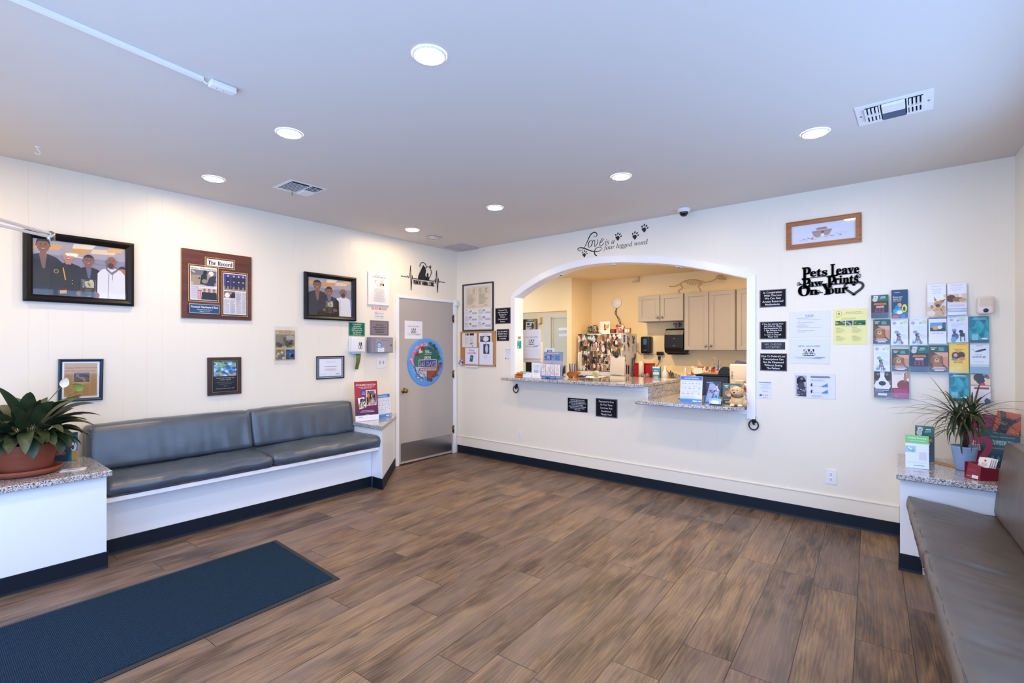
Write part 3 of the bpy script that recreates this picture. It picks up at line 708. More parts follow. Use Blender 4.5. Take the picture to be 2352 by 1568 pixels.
def vent(M, lx, ly, lab):     # supply register: 4 louvre banks
    r = root('ceiling_vent', lab, 'air vent', M=M, group='ceiling air vents')
    X, Y = lx / 2, ly / 2
    g = G(); g.box(-X, X, -Y, Y, -.004, 0); lobj('face_plate', g, M_WHITEPL, r)
    g = G(); g.box(-X * .74, X * .74, -Y * .72, Y * .72, -.0055, -.004); lobj('opening', g, M_LEAD, r)
    g = G(); g.rbox(-X * .30, X * .30, -Y * .78, -Y * .02, -.02, -.0055, .004); lobj('deflector_panel', g, M_WHITEPL, r)
    g = G()
    for i in range(9): y = Y * (.06 + .075 * i); g.box(-X * .30, X * .30, y, y + .0022, -.016, -.0055)
    g.box(-X * .32, X * .32, Y * .70, Y * .8, -.012, -.0055); lobj('centre_louvres', g, mat('slate_louvre', 0x6a7388, .4), r)
    for sx in (-1, 1):
        g = G()
        for i in range(4):
            x = sx * X * (.40 + .10 * i)
            for y0, y1 in ((-.66, -.08), (.06, .66)):
                a, b = sorted((x, x + sx * X * .055)); g.box(a, b, Y * y0, Y * y1 - Y * .09, -.017, -.0055)
        g.box(sx * X * .355 - .003, sx * X * .355 + .003, -Y * .74, Y * .74, -.014, -.0055); g.box(min(sx * X * .36, sx * X * .76), max(sx * X * .36, sx * X * .76), -Y * .08, Y * .05, -.015, -.0055)
        lobj('side_louvres', g, M_WHITEPL, r)
        g = G(); g.lathe((sx * X * .88, 0, -.004), [(.006, 0), (.005, -.0025), (.0001, -.003)], 10); lobj('screw', g, M_NICKEL, r)
    return r
ang = math.radians(-1)
vent(Matrix.Translation((-.052, 3.37, CH - .0005)) @ Matrix.Rotation(-.02, 4, 'Z'), .33, .28, 'white ceiling register with louvres at far right beside a ceiling light')
# diffuser with two banks (left)
r = root('ceiling_vent', 'white square ceiling register with dark slats on the left', 'air vent', (-3.86, 2.02, CH - .0005), group='ceiling air vents')
g = G(); g.box(-.15, .15, -.15, .15, -.004, 0); lobj('face_plate', g, M_WHITEPL, r)
g = G(); g.box(-.11, .13, -.125, .02, -.0055, -.004); g.box(-.0, .13, .04, .13, -.0055, -.004); lobj('opening', g, M_LEAD, r)
g = G()
for i in range(8): x = -.10 + .028 * i; g.box(x - .001, x + .0025, -.125, .02, -.009, -.0055)
for i in range(4): x = .01 + .032 * i; g.box(x, x + .0025, .04, .13, -.009, -.0055)
lobj('slats', g, M_WHITEPL, r)
g = G(); g.rbox(-.13, .0, .04, .13, -.015, -.004, .003); lobj('deflector_panel', g, M_WHITEPL, r)
g = G(); g.tube([(-.12, .0, -.004), (-.13, .0, -.03), (-.14, .01, -.033)], .003, 8); lobj('lever', g, M_NICKEL, r)
# return air plate and small detector near the corner
r = root('ceiling_plate', 'square white ceiling plate in the far corner above the door', 'ceiling plate', (-4.515, 4.55, CH - .0005))
g = G(); g.rbox(-.16, .16, -.165, .165, -.012, 0, .004); lobj('cover', g, mat('lilac_grey_paint', 0xb9b2bb, .6), r)
g = G()
for x in (-.12, .12):
    for y in (-.12, .12): g.lathe((x, y, -.012), [(.006, 0), (.0001, -.003)], 8)
lobj('screw', g, M_NICKEL, r)['kind'] = 'stuff'
r = root('ceiling_speaker', 'small round-cornered white grille on the ceiling by the far light', 'speaker', (-4.36, 3.92, CH - .0005))
g = G(); g.rbox(-.075, .075, -.075, .075, -.012, 0, .01, seg=3); lobj('cover', g, M_WHITEPL, r)
g = G(); g.box(-.06, .06, -.06, -.056, -.014, -.012); g.box(-.06, .06, .056, .06, -.014, -.012); g.box(-.06, -.056, -.06, .06, -.014, -.012); g.box(.056, .06, -.06, .06, -.014, -.012)
lobj('grille_edge', g, mat('grey_line', 0x8a8284, .6), r)
# dome camera
r = root('dome_camera', 'small dark dome security camera on the ceiling above the arch', 'camera', (-1.63, 4.60, CH - .0005))
g = G(); g.lathe((0, 0, 0), [(.058, 0), (.058, -.012), (.05, -.03), (.04, -.032)], 28); lobj('mount', g, M_WHITEPL, r)
g = G(); g.lathe((0, 0, 0), [(.041, -.030), (.039, -.045), (.028, -.062), (.012, -.070), (.0002, -.071)], 28); lobj('dome', g, mat('smoked_dome', 0x14161c, .12), r)
# surface raceway with junction
r = root('ceiling_raceway', 'long thin white cable raceway running along the ceiling at upper left', 'cable cover', (-2.58, .3, CH))
g = G(); p0, p1 = Vector((-2.50, -.40)), Vector((-2.640, .896)); d = (p1 - p0).normalized(); nn = Vector((-d.y, d.x)) * .013
vs = []
for p in (p0, p1):
    for s_, z in ((-1, CH - .0005), (-1, CH - .016), (1, CH - .016), (1, CH - .0005)): q = p + nn * s_; vs.append((q.x, q.y, z))
g.add(vs, [(0, 1, 5, 4), (1, 2, 6, 5), (2, 3, 7, 6), (3, 0, 4, 7), (0, 3, 2, 1), (4, 5, 6, 7)]); obj('channel', g, M_TRIM, parent=r)
g = G(); g.tube([(-2.64, .89, CH - .008), (-2.647, .915, CH - .02), (-2.64, .93, CH - .012)], .004, 8); obj('wire', g, M_TRIM, parent=r)
r = root('motion_sensor', 'small white sensor box at the end of the ceiling raceway', 'sensor', M=Matrix.Translation((-2.630, .965, CH - .001)) @ Matrix.Rotation(.03, 4, 'Z'))
g = G(); g.rbox(-.024, .024, -.042, .075, -.03, 0, .006, seg=3); lobj('case', g, M_WHITEPL, r)
g = G(); g.lathe((0, .02, -.03), [(.003, 0), (.0001, -.002)], 8); g.lathe((0, -.01, -.03), [(.003, 0), (.0001, -.002)], 8); lobj('screw', g, M_NICKEL, r)['kind'] = 'stuff'
# ceiling hook
r = root('ceiling_hook', 'small white ceiling hook near the upper left wall', 'hook', (-4.39, .535, CH))
g = G(); g.lathe((0, 0, 0), [(.012, 0), (.012, -.003), (.004, -.006)], 16); g.tube([(0, 0, -.004), (0, 0, -.02)] + [(0, .0 + .012 * math.sin(a) , -.034 + .014 * math.cos(a)) for a in [PI * i / 8 for i in range(0, 12)]], .0028, 8)
lobj('hook', g, M_TRIM, r)
# door closer arms of the entry door (upper left edge)
r = root('door_closer', 'silver double-arm door closer reaching in at the left edge', 'door closer', (-3.05, FY, 2.05))
M_ALU = mat('satin_aluminium', 0xc4c6cc, .3, .9)
def bar(a, b, w_, t_):
    a, b = Vector(a), Vector(b); d = (b - a).normalized(); n = Vector((-d.y, d.x, 0)).normalized() * w_ / 2; up = Vector((0, 0, t_ / 2)); g = G(); vs = []
    for p in (a, b):
        for sn, su in ((-1, -1), (1, -1), (1, 1), (-1, 1)): vs.append(p + n * sn + up * su)
    g.add(vs, [(0, 1, 5, 4), (1, 2, 6, 5), (2, 3, 7, 6), (3, 0, 4, 7), (0, 3, 2, 1), (4, 5, 6, 7)]); return g
EX, EY = -3.372, .46
obj('upper_arm', bar((EX, EY, 2.012), (-2.98, FY + .03, 2.115), .028, .009), M_ALU, parent=r)
obj('lower_arm', bar((EX, EY, 1.998), (-3.02, FY + .06, 2.045), .030, .008), M_ALU, parent=r)
g = G(); g.cyl((EX, EY, 1.985), (EX, EY, 2.022), .016, n=20); g.cyl((EX, EY, 1.98), (EX, EY, 2.027), .008, n=16); obj('pivot', g, M_STEEL, parent=r)
g = G(); g.rbox(-3.12, -2.9, FY + .001, FY + .05, 2.02, 2.10, .005); obj('closer_body', g, M_ALU, parent=r)
g = G(); g.rbox(-3.02, -2.93, FY + .001, FY + .035, 2.105, 2.122, .003); obj('arm_shoe', g, M_ALU, parent=r)

# ------------------------------------------------------------------ left bench, end tables, mat
def cushion(g, lo, hi, r, amp=.004, seed=0, nx=.035, fold=None, R=None, mi=0, bulge=.0, wr=6.0):
    """upholstered block: rounded box with bulge and slight wrinkles"""
    lo, hi = Vector(lo), Vector(hi); sz = hi - lo; N_ = [max(3, int(s / nx)) for s in sz]; vid = {}; vs = []; fs = []
    def V(i, j, k):
        key = (i, j, k)
        if key in vid: return vid[key]
        p = Vector((lo.x + sz.x * i / N_[0], lo.y + sz.y * j / N_[1], lo.z + sz.z * k / N_[2])); q = Vector([min(max(p[a], lo[a] + r), hi[a] - r) for a in range(3)])
        d = p - q
        if d.length > 0: d.normalize(); p = q + d * r
        c = [(p[a] - (lo[a] + hi[a]) / 2) / (sz[a] / 2) for a in range(3)]
        for a in range(3):
            m_ = 1
            for b in range(3):
                if b != a: m_ *= max(0.0, 1 - c[b] ** 2)
            p[a] += bulge * c[a] * (max(0, m_) ** .5) * (sz[a] if False else 1) * (abs(c[a]) > .5)
        nv = noise.noise(Vector((p.x * wr, p.y * wr, p.z * wr)) + Vector((seed, seed * 2, 0))) + .5 * noise.noise(p * wr * 3 + Vector((seed, 5, 0)))
        dd = d if d.length > 0 else Vector((0, 0, 0)); p += dd * amp * nv
        if fold: p += fold(p, c, dd)
        vid[key] = len(vs); vs.append(R(*p) if R else p); return vid[key]
    a, b, c_ = N_
    for i in range(a):
        for j in range(b): fs += [(V(i, j, 0), V(i, j + 1, 0), V(i + 1, j + 1, 0), V(i + 1, j, 0)), (V(i, j, c_), V(i + 1, j, c_), V(i + 1, j + 1, c_), V(i, j + 1, c_))]
    for i in range(a):
        for k in range(c_): fs += [(V(i, 0, k), V(i + 1, 0, k), V(i + 1, 0, k + 1), V(i, 0, k + 1)), (V(i, b, k), V(i, b, k + 1), V(i + 1, b, k + 1), V(i + 1, b, k))]
    for j in range(b):
        for k in range(c_): fs += [(V(0, j, k), V(0, j, k + 1), V(0, j + 1, k + 1), V(0, j + 1, k)), (V(a, j, k), V(a, j + 1, k), V(a, j + 1, k + 1), V(a, j, k + 1))]
    return g.add(vs, fs, mi, True)
XL = XA + .003
b = root('built_in_bench', 'long white built-in bench along the left wall, under the cushions tinted window-blue', 'bench', (XL, 1.9, 0))
g = G(); g.box(XL, -4.29, .826, 3.012, 0, .392); obj('base_panel', g, M_BOX, parent=b)
g = G(); g.rbox(XL, -4.165, .826, 3.012, .392, .424, .004); obj('seat_board', g, M_TRIM, parent=b)
g = G(); baseb(g, [(-4.29, .826), (-4.29, 3.012)][::1], .108); obj('baseboard', g, M_BASE, parent=b)['label'] = 'black rubber baseboard'
def seatc(y0, y1, lab, seed, tilt):
    r_ = root('seat_cushion', lab, 'cushion', (-4.4, y0, .424), group='seat cushions of the left bench')
    g = G(); f = lambda p, c, d: Vector((0, 0, (-.012 * max(0, (p.x + 4.35) / .2) ** 2 if p.z > .48 else 0) + (tilt * (p.y - y0) if p.z > .45 else 0))) + (Vector((.008 * math.sin(p.y * 17 + seed) * max(0, c[0]), 0, 0)))
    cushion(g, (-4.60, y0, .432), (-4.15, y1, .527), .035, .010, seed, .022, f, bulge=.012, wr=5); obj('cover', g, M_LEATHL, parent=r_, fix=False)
    g = G(); pts = [(-4.158 + .004 * math.sin(y0 + i * .1 * 17), y0 + .02 + (y1 - y0 - .04) * i / 30, .436) for i in range(31)]; g.tube(pts, .0035, 6); obj('piping', g, M_PIPE, parent=r_)
seatc(.84, 1.945, 'near seat cushion of the left bench, beside the potted plant table', 1, .0)
seatc(1.955, 3.035, 'far seat cushion of the left bench, beside the grey door end table', 2, .012)
def backc(y0, y1, lab, seed):
    r_ = root('back_cushion', lab, 'cushion', (-4.7, y0, .5), group='back cushions of the left bench')
    def f(p, c, d):
        w_ = max(0, c[0]); low = max(0, -c[2] * .6 + .55); v = .010 * low * noise.noise(Vector((seed, p.y * 9, p.z * 1.2))) + .007 * low * noise.noise(Vector((seed + 9, p.y * 22, p.z * 1.5)))
        return Vector((v * (w_ > 0) + .17 * (.856 - p.z) * max(0, c[0]), 0, 0))
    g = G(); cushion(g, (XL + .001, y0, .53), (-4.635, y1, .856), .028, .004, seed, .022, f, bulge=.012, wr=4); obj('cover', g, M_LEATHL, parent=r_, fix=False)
    g = G(); x = -4.668; z1 = .853
    g.tube([(x + .07, y0 + .012, .56), (x, y0 + .012, z1 - .02), (x, y0 + .03, z1)] + [(x, y0 + .03 + (y1 - y0 - .06) * i / 10, z1 + .003) for i in range(1, 10)] + [(x, y1 - .03, z1), (x, y1 - .012, z1 - .02), (x + .07, y1 - .012, .56)], .0032, 6)
    obj('piping', g, M_PIPE, parent=r_)
backc(.83, 1.965, 'near back cushion of the left bench, leaning on the wall under the dark wood plaque', 3)
backc(1.972, 3.008, 'far back cushion of the left bench, leaning on the wall under the white certificate', 4)

def slab(g, pts, z0, z1, e=.005):
    n = len(pts); c = Vector((sum(p[0] for p in pts) / n, sum(p[1] for p in pts) / n)); P = [Vector(p) for p in pts]
    def ins(d):
        out = []
        for i in range(n):
            a, b_, c2 = P[i - 1], P[i], P[(i + 1) % n]; d1 = (b_ - a).normalized(); d2 = (c2 - b_).normalized(); n1 = Vector((-d1.y, d1.x)); n2 = Vector((-d2.y, d2.x)); s = n1 + n2; out.append(b_ + s / max(.4, s.dot(n1)) * d)
        return out
    area = sum(P[i - 1].x * P[i].y - P[i].x * P[i - 1].y for i in range(n)); sg = 1 if area > 0 else -1
    rings = [(ins(sg * e), z0), (P, z0 + e), (P, z1 - e), (ins(sg * e), z1)]; vs = []; fs = []
    for r_, z in rings: vs += [(p.x, p.y, z) for p in r_]
    for i in range(3):
        for k in range(n): fs.append((i * n + k, i * n + (k + 1) % n, (i + 1) * n + (k + 1) % n, (i + 1) * n + k))
    fs += [tuple(range(n)), tuple(3 * n + k for k in range(n))]
    return g.add(vs, fs)
t = root('end_table', 'white boxed end table with granite top holding the terracotta potted plant', 'table', (XL, .2, 0), group='built-in end tables')
g = G(); g.box(XL, -4.06, FY + .005, .82, 0, .603); obj('box_panel', g, M_BOX, parent=t)
g = G(); slab(g, [(XL, FY + .005), (-4.018, FY + .005), (-4.018, .842), (XL, .842)], .603, .640); obj('granite_top', g, M_GRAN, parent=t)
g = G(); baseb(g, [(-4.06, FY + .01), (-4.06, .82), (-4.28, .82)], .108); obj('baseboard', g, M_BASE, parent=t)
t = root('end_table', 'white corner end table with granite top between the left bench and the grey door', 'table', (XL, 3.3, 0), group='built-in end tables')
poly = [(XL, 3.016), (-4.116, 3.016), (-4.765, 3.675), (XL, 3.675)]
g = G(); g.prism(poly, 0, .603, lambda u, v, d: (u, v, d)); obj('box_panel', g, M_BOX, parent=t)
g = G(); slab(g, [(XL, 3.0165), (-4.62, 3.0165), (-4.62, 2.995), (-4.085, 2.995), (-4.59, 3.56), (-4.75, 3.685), (XL, 3.685)], .603, .640); obj('granite_top', g, M_GRAN, parent=t)
g = G(); baseb(g, [(-4.275, 3.016), (-4.116, 3.016), (-4.76, 3.67)], .108); obj('baseboard', g, M_BASE, parent=t)
# right side
def RB(g, x0, x1, y0, y1, z0, z1, mi=0): return g.box(x0, x1, y0, y1, z0, z1, mi, R=RW)
t = root('end_table', 'white boxed end table with granite top in the right corner under the brochure rack', 'table', (.2, 4.4, 0), group='built-in end tables')
g = G(); g.prism([(-.03, 4.04), (.60, 4.04), (.572, YB - .003), (-.03, YB - .003)], 0, .592, lambda u, v, d: (u, v, d)); obj('box_panel', g, M_BOX, parent=t)
g = G(); slab(g, [(-.05, 3.985), (.60, 3.985), (.572, YB - .003), (-.05, YB - .003)], .593, .630); obj('granite_top', g, M_GRAN, parent=t)
g = G(); baseb(g, [(-.03, YB - .02), (-.03, 4.04), (.08, 4.04)], .108); obj('baseboard', g, M_BASE, parent=t)
b = root('built_in_bench', 'built-in bench along the right wall, under the taupe cushions', 'bench', tuple(RW(-.3, -2, 0)))
g = G(); RB(g, -.46, -.004, -5.1, -.75, 0, .395); obj('base_panel', g, M_BOX, parent=b)
g = G(); baseb(g, [tuple(RW(-.46, -.75))[:2], tuple(RW(-.46, -5.0))[:2]], .105); obj('baseboard', g, M_BASE, parent=b)
g = G(); RB(g, -.585, -.004, -5.1, -.735, .395, .415); obj('seat_board', g, M_OAK, parent=b)['label'] = 'raw plywood seat board edge'
def rseat(y0, y1, lab, seed):
    r_ = root('seat_cushion', lab, 'cushion', tuple(RW(-.4, y0, .415)), group='seat cushions of the right bench')
    def f(p, c, d):
        v = .004 * noise.noise(Vector((p.x * 4, p.y * 26, seed))) * (c[2] > .2) + .0
        s_ = .006 * noise.noise(Vector((p.y * 30, p.z * 3, seed))) * (c[0] < -.5)
        return Vector((s_, 0, v - (.062 * max(0, (p.x + .60) / .44) if p.z > .46 else 0)))
    g = G(); cushion(g, (-.615, y0, .421), (-.16, y1, .502), .016, .004, seed, .022, f, R=RW, bulge=.005, wr=7); obj('cover', g, M_LEATH, parent=r_, fix=False)
    g = G(); g.tube([RW(-.602 + .002 * math.sin(i), y0 + .01 + (y1 - y0 - .02) * i / 40, .4985) for i in range(41)], .003, 6); g.tube([RW(-.612, y0 + .01 + (y1 - y0 - .02) * i / 40, .422) for i in range(41)], .003, 6); obj('piping', g, M_PIPE, parent=r_)
rseat(-1.768, -.715, 'far taupe seat cushion of the right bench, against the corner end table', 5)
rseat(-3.35, -1.772, 'near taupe seat cushion of the right bench, at the bottom right', 6)
rseat(-4.9, -3.355, 'taupe seat cushion of the right bench out of view beside the camera', 7)
def rback(y0, y1, lab, seed):
    r_ = root('back_cushion', lab, 'cushion', tuple(RW(-.1, y0, .5)), group='back cushions of the right bench')
    def f(p, c, d): return Vector(((.11 * (p.z - .5) if c[0] < .2 else 0), 0, 0))
    g = G(); cushion(g, (-.215, y0, .452), (-.006, y1, .892), .02, .004, seed, .025, f, R=RW, bulge=.004, wr=4); obj('cover', g, M_LEATH, parent=r_, fix=False)
    g = G(); g.tube([RW(-.162, y0 + .02 + (y1 - y0 - .04) * i / 20, .888) for i in range(21)], .003, 6); obj('piping', g, M_PIPE, parent=r_)
rback(-2.4, -.71, 'far taupe back cushion of the right bench, beside the corner end table', 8)
rback(-4.1, -2.405, 'taupe back cushion of the right bench out of view beside the camera', 9)
# floor mat
m_ = root('floor_mat', 'dark blue ribbed runner mat lying on the plank floor at lower left', 'mat', (-3.19, .7, 0))
g = G(); mt = [(-3.655, 1.73), (-2.735, 1.69), (-2.66, -.25), (-3.61, -.25)]
cxm, cym = -3.17, .7
inner = [(x + (.03 if x < cxm else -.03), y + (.03 if y < cym else -.03)) for x, y in mt]
g.add([(x, y, .001) for x, y in mt] + [(x, y, .004) for x, y in mt] + [(x, y, .006) for x, y in inner], [(0, 1, 5, 4), (1, 2, 6, 5), (2, 3, 7, 6), (3, 0, 4, 7), (4, 5, 9, 8), (5, 6, 10, 9), (6, 7, 11, 10), (7, 4, 8, 11), (3, 2, 1, 0)]); obj('rubber_border', g, mat('dark_rubber_border', 0x1c2126, .7), parent=m_)
g = G(); g.add([(x, y, .006) for x, y in inner] + [(x, y, .009) for x, y in inner], [(0, 1, 5, 4), (1, 2, 6, 5), (2, 3, 7, 6), (3, 0, 4, 7), (4, 5, 6, 7), (3, 2, 1, 0)]); obj('carpet', g, M_MAT, parent=m_)

# ------------------------------------------------------------------ reception counter
c = root('reception_counter', 'speckled granite two-level reception counter under the white arch', 'counter', (-2.4, 4.8, .9))
g = G(); slab(g, [(-3.82, 4.52), (-2.14, 4.52), (-2.035, 4.61), (-2.035, 5.62), (OX0 + .008, 5.62), (OX0 + .008, YB - .03), (-3.82, YB - .03)], 1.036, 1.071, .006); obj('upper_top', g, M_GRAN, parent=c)
g = G(); slab(g, [(-2.075, 4.49), (-1.19, 4.49), (-1.118, 4.56), (-1.118, 5.66), (-2.018, 5.66), (-2.018, YB - .003), (-2.075, YB - .003)], .880, .9145, .006); obj('lower_top', g, M_GRAN, parent=c)
g = G(); g.box(-2.043, -2.019, YB - .001, 5.62, .9146, 1.0355); obj('riser', g, M_GRAN, parent=c)
g = G(); g.box(-3.72, -2.06, 4.885, 5.58, .02, 1.034); obj('cabinet_body', g, M_TAUPE, parent=c)
g = G(); g.rbox(-3.80, -2.075, YB - .018, YB - .0008, .985, 1.0345, .003); g.rbox(-2.08, -1.045, YB - .018, YB - .0008, .835, .8785, .003); obj('apron_strip', g, M_TRIM, parent=c)
g = G(); g.box(-2.0, -1.12, 4.885, 5.6, .02, .879); obj('desk_body', g, M_TAUPE, parent=c)
# back worktop and splash
c = root('office_worktop', 'granite worktop along the office back wall under the wall cabinets', 'counter', (-2, 6.2, .9))
g = G(); g.box(-3.0, .9, 5.98, 6.577, .90, .935); obj('worktop', g, M_GRAN, parent=c)
g = G(); g.box(-2.62, .9, 6.555, 6.578, .9352, 1.045)
vs = [(-2.62 + i * .02, 1.045 + .035 * abs(math.sin(i * .23)) * (i < 24)) for i in range(0, 25)]
for (a, b_), (c2, d_) in zip(vs, vs[1:]): g.add([(a, 6.556, 1.044), (c2, 6.556, 1.044), (c2, 6.556, d_), (a, 6.556, b_), (a, 6.577, 1.044), (c2, 6.577, 1.044), (c2, 6.577, d_), (a, 6.577, b_)], [(0, 1, 2, 3), (7, 6, 5, 4), (3, 2, 6, 7), (0, 4, 5, 1), (0, 3, 7, 4), (1, 5, 6, 2)])
obj('splashback', g, M_GRAN, parent=c)
g = G(); g.box(-2.98, .9, 6.02, 6.57, .02, .899); obj('base_cabinets', g, M_TAUPE, parent=c)

# wall cabinets
def cab(x0, x1, z0, z1, doors, lab):
    r_ = root('wall_cabinet', lab, 'cabinet', ((x0 + x1) / 2, 6.4, z0), group='taupe wall cabinets')
    g = G(); g.box(x0, x1, 6.30, 6.577, z0, z1); obj('cabinet_box', g, M_TAUPE, parent=r_)
    n = len(doors); ww = (x1 - x0) / n
    for i, kx in enumerate(doors):
        a, b_ = x0 + ww * i + .004, x0 + ww * (i + 1) - .004; f = .055; y = 6.28
        g = G(); g.box(a, b_, y + .008, y + .019, z0 + .004, z1 - .004)
        g.rbox(a, b_, y, y + .010, z0 + .004, z0 + f, .002); g.rbox(a, b_, y, y + .010, z1 - f, z1 - .004, .002); g.rbox(a, a + f, y, y + .010, z0 + f, z1 - f, .002); g.rbox(b_ - f, b_, y, y + .010, z0 + f, z1 - f, .002)
        d_ = obj('cabinet_door', g, M_TAUPE, parent=r_)
        if kx:
            xk = b_ - .028 if kx > 0 else a + .028; g = G(); g.lathe((xk, y, z0 + .055), [(.006, 0), (.006, .012), (.014, .018), (.015, .024), (.010, .029), (.0001, .03)], 16, ax='y')
            k_ = link_mesh('knob', g.v, g.f, g.mi, g.sm, [M_NICKEL], Matrix.Translation(-Vector(((x0 + x1) / 2, 6.4, z0))), d_); WM[k_.name] = Matrix(); fixn(k_.data)
cab(-2.855, -2.232, 1.778, 2.131, (1, -1), 'short two-door taupe wall cabinet above the paper towel dispenser')
cab(-2.222, -1.605, 1.397, 2.134, (1, -1), 'tall two-door taupe wall cabinet in the middle of the row')
cab(-1.595, -.99, 1.397, 2.136, (1, -1), 'tall taupe wall cabinet half hidden by the arch on the right')

# fridge
r_ = root('fridge', 'white fridge behind the counter, its front covered with snapshots', 'fridge', (-3.35, 6.3, 0))
g = G(); g.rbox(-3.692, -3.008, 6.11, 6.575, .02, 1.624, .012, seg=3); obj('cabinet', g, mat('fridge_white', 0xe0d8cc, .35), parent=r_)
g = G(); g.rbox(-3.692, -3.008, 6.088, 6.112, 1.10, 1.622, .006); g.rbox(-3.692, -3.008, 6.088, 6.112, .06, 1.09, .006); obj('door', g, MATS['fridge_white'], parent=r_)
g = G(); g.tube([(-3.66, 6.088, 1.36), (-3.66, 6.06, 1.33), (-3.66, 6.06, 1.13), (-3.66, 6.088, 1.12)], .012, 8); obj('handle', g, MATS['fridge_white'], parent=r_)

# ------------------------------------------------------------------ framed pictures
def framed(M, w, h, fw, name, label, cat, fmat, build, depth=.02, glass=True, mat_in=0, group=None, profile='step', pm=None):
    r_ = root(name, label, cat, M=M, group=group)
    W, H = w / 2, h / 2; g = G()
    if profile == 'step': pr = [(0, 0), (0, depth), (fw * .35, depth * 1.15), (fw * .75, depth * .8), (fw, depth * .45), (fw, 0.002)]
    else: pr = [(0, 0), (0, depth), (fw * .3, depth * 1.1), (fw, depth), (fw, 0.002)]
    cor = [(-1, -1), (1, -1), (1, 1), (-1, 1)]; vs = []; fs = []; k = len(pr)
    for sx, sy in cor:
        for i_, d_ in pr: vs.append((sx * (W - i_), sy * (H - i_), d_))
    for a in range(4):
        b_ = (a + 1) % 4
        for j in range(k - 1): fs.append((a * k + j, b_ * k + j, b_ * k + j + 1, a * k + j + 1))
    g.add(vs, fs); g.box(-W + .004, W - .004, -H + .004, H - .004, .0005, .002); lobj('frame', g, fmat, r_)
    P = Pr(w - 2 * fw + .004, h - 2 * fw + .004, 0xe6e6ea, .003); build(P); o = P.build('picture', Matrix.Translation((0, 0, .002)), r_, pm or M_PRINT)
    if glass:
        g = G(); zt = max(.010, P.z + .0045); g.add([(-W + fw, -H + fw, zt), (W - fw, -H + fw, zt), (W - fw, H - fw, zt), (-W + fw, H - fw, zt)], [(0, 1, 2, 3)]); lobj('glass', g, M_GLASS, r_, fix=False)
    return r_
def backdrop(P):
    P.rect(0, 0, 1, 1, 0x8f8a9c); P.rect(0, 0, 1, .26, 0xa8a2ae)
    for i, (a, b_, c_) in enumerate([(.02, .10, .3), (.33, .12, .28), (.42, .02, .25), (.62, .08, .3), (.8, .02, .2)]): P.poly([(a, b_), (a + c_, b_ - .03), (a + c_ - .06, b_ + .07), (a - .02, b_ + .09)], [0xe0a860, 0xd89a50, 0xf0dcc0, 0xe8cfa8, 0xe4b070][i])
    P.line([(.36, .25), (.58, .27)], .02, 0xe0c9a0); P.line([(.5, .33), (.92, .39)], .006, 0x6e6a7c)
SK = [0x8c5a40, 0xb98068, 0x8a5640, 0x8f5c42]
def held_plaque(P, x0, y0, x1, y1):
    q = P.sub(x0, y0, x1, y1); q.rect(0, 0, 1, 1, 0x3a2c28); q.frame(.02, .02, .98, .98, .03, 0x6b5a4c); q.rect(.14, .1, .86, .48, 0xb9b48c); q.blobs([0x4a4a8c, 0x3c3f78, 0x6a7a50, 0xc8c0a8], 14, 4, .06, .13); q.rect(.14, .5, .86, .95, 0x2c2422)
    for i in range(4): q.rect(.28, .56 + i * .09, .72, .58 + i * .09, 0x8a7a70)
def group4(P):
    backdrop(P)
    person(P, .105, -.02, .13, SK[0], 0x1e1614, 0x1a1a24, 0x7a5f58, .62, wide=2.6); person(P, .96, .36, .10, SK[1], 0x222222, 0x5d86d8, None, .6)
    person(P, .36, .14, .115, SK[1], 0xa7a29e, 0x14141c, None, .62, wide=2.4)
    P.line([(.305, .48), (.33, .70)], .012, 0xe09a3c); P.ell(.235, .56, .032, .05, 0x1c1a14); P.ell(.235, .555, .026, .04, 0xa08a4c); P.ell(.235, .555, .017, .027, 0x1e1c20); P.poly([(.27, .90), (.34, .88), (.345, .94), (.275, .955)], 0xd89030)
    for y in (.8, .86): P.ell(.40, y - .1, .005, .008, 0xd8d8e0)
    person(P, .575, .20, .105, SK[2], 0x181210, 0x141826, 0x5c6488, .62, wide=2.6)
    person(P, .83, .17, .11, SK[3], 0x5a3a2c, 0xe2e0e4, None, .62, bald=True, wide=2.4); P.poly([(.77, .40), (.83, .49), (.90, .41), (.905, .45), (.835, .54), (.765, .44)], 0x77747e)
    P.line([(.80, .52), (.79, 1)], .004, 0x6c6a74); P.line([(.845, .52), (.84, .64)], .004, 0x6c6a74); P.ell(.82, .36, .035, .05, 0x3c2820, 12)
    P.ell(.475, .93, .035, .05, SK[2]); P.ell(.66, .95, .035, .06, SK[2]); held_plaque(P, .485, .66, .655, .98)
M, w_, h_ = onA(.507, 1.132, 1.762, 2.258, .002)
framed(M, w_, h_, .050, 'framed_photo', 'largest framed photo, four men with a plaque in a wide black frame', 'picture', M_DARKFR, group4, .03, pm=M_PHOTO, group='black framed group photos')
def group3(P):
    backdrop(P)
    person(P, .20, .07, .125, SK[0], 0x1e1614, 0x1c1c26, 0x7a5f58, .82, wide=2.4); person(P, .79, .22, .115, SK[3], 0x5a3a2c, 0xe2e0e4, None, .82, bald=True, wide=2.1)
    P.poly([(.96, .50), (1.02, .5), (1.02, .86), (.97, .8)], 0x7c8cd0); P.line([(.72, .55), (.71, 1)], .005, 0x6c6a74); P.ell(.79, .41, .05, .05, 0x3c2820, 12)
    person(P, .46, .22, .115, SK[2], 0x181210, 0x15141e, 0x5c6488, .82, wide=2.5)
    P.ell(.36, .84, .05, .04, SK[2]); P.ell(.60, .84, .05, .04, SK[2]); held_plaque(P, .375, .60, .575, .92)
M, w_, h_ = onA(2.546, 3.142, 1.724, 2.208, .002)
framed(M, w_, h_, .046, 'framed_photo', 'framed photo of three men with a plaque, black frame, above the certificate', 'picture', M_DARKFR, group3, .03, pm=M_PHOTO, group='black framed group photos')
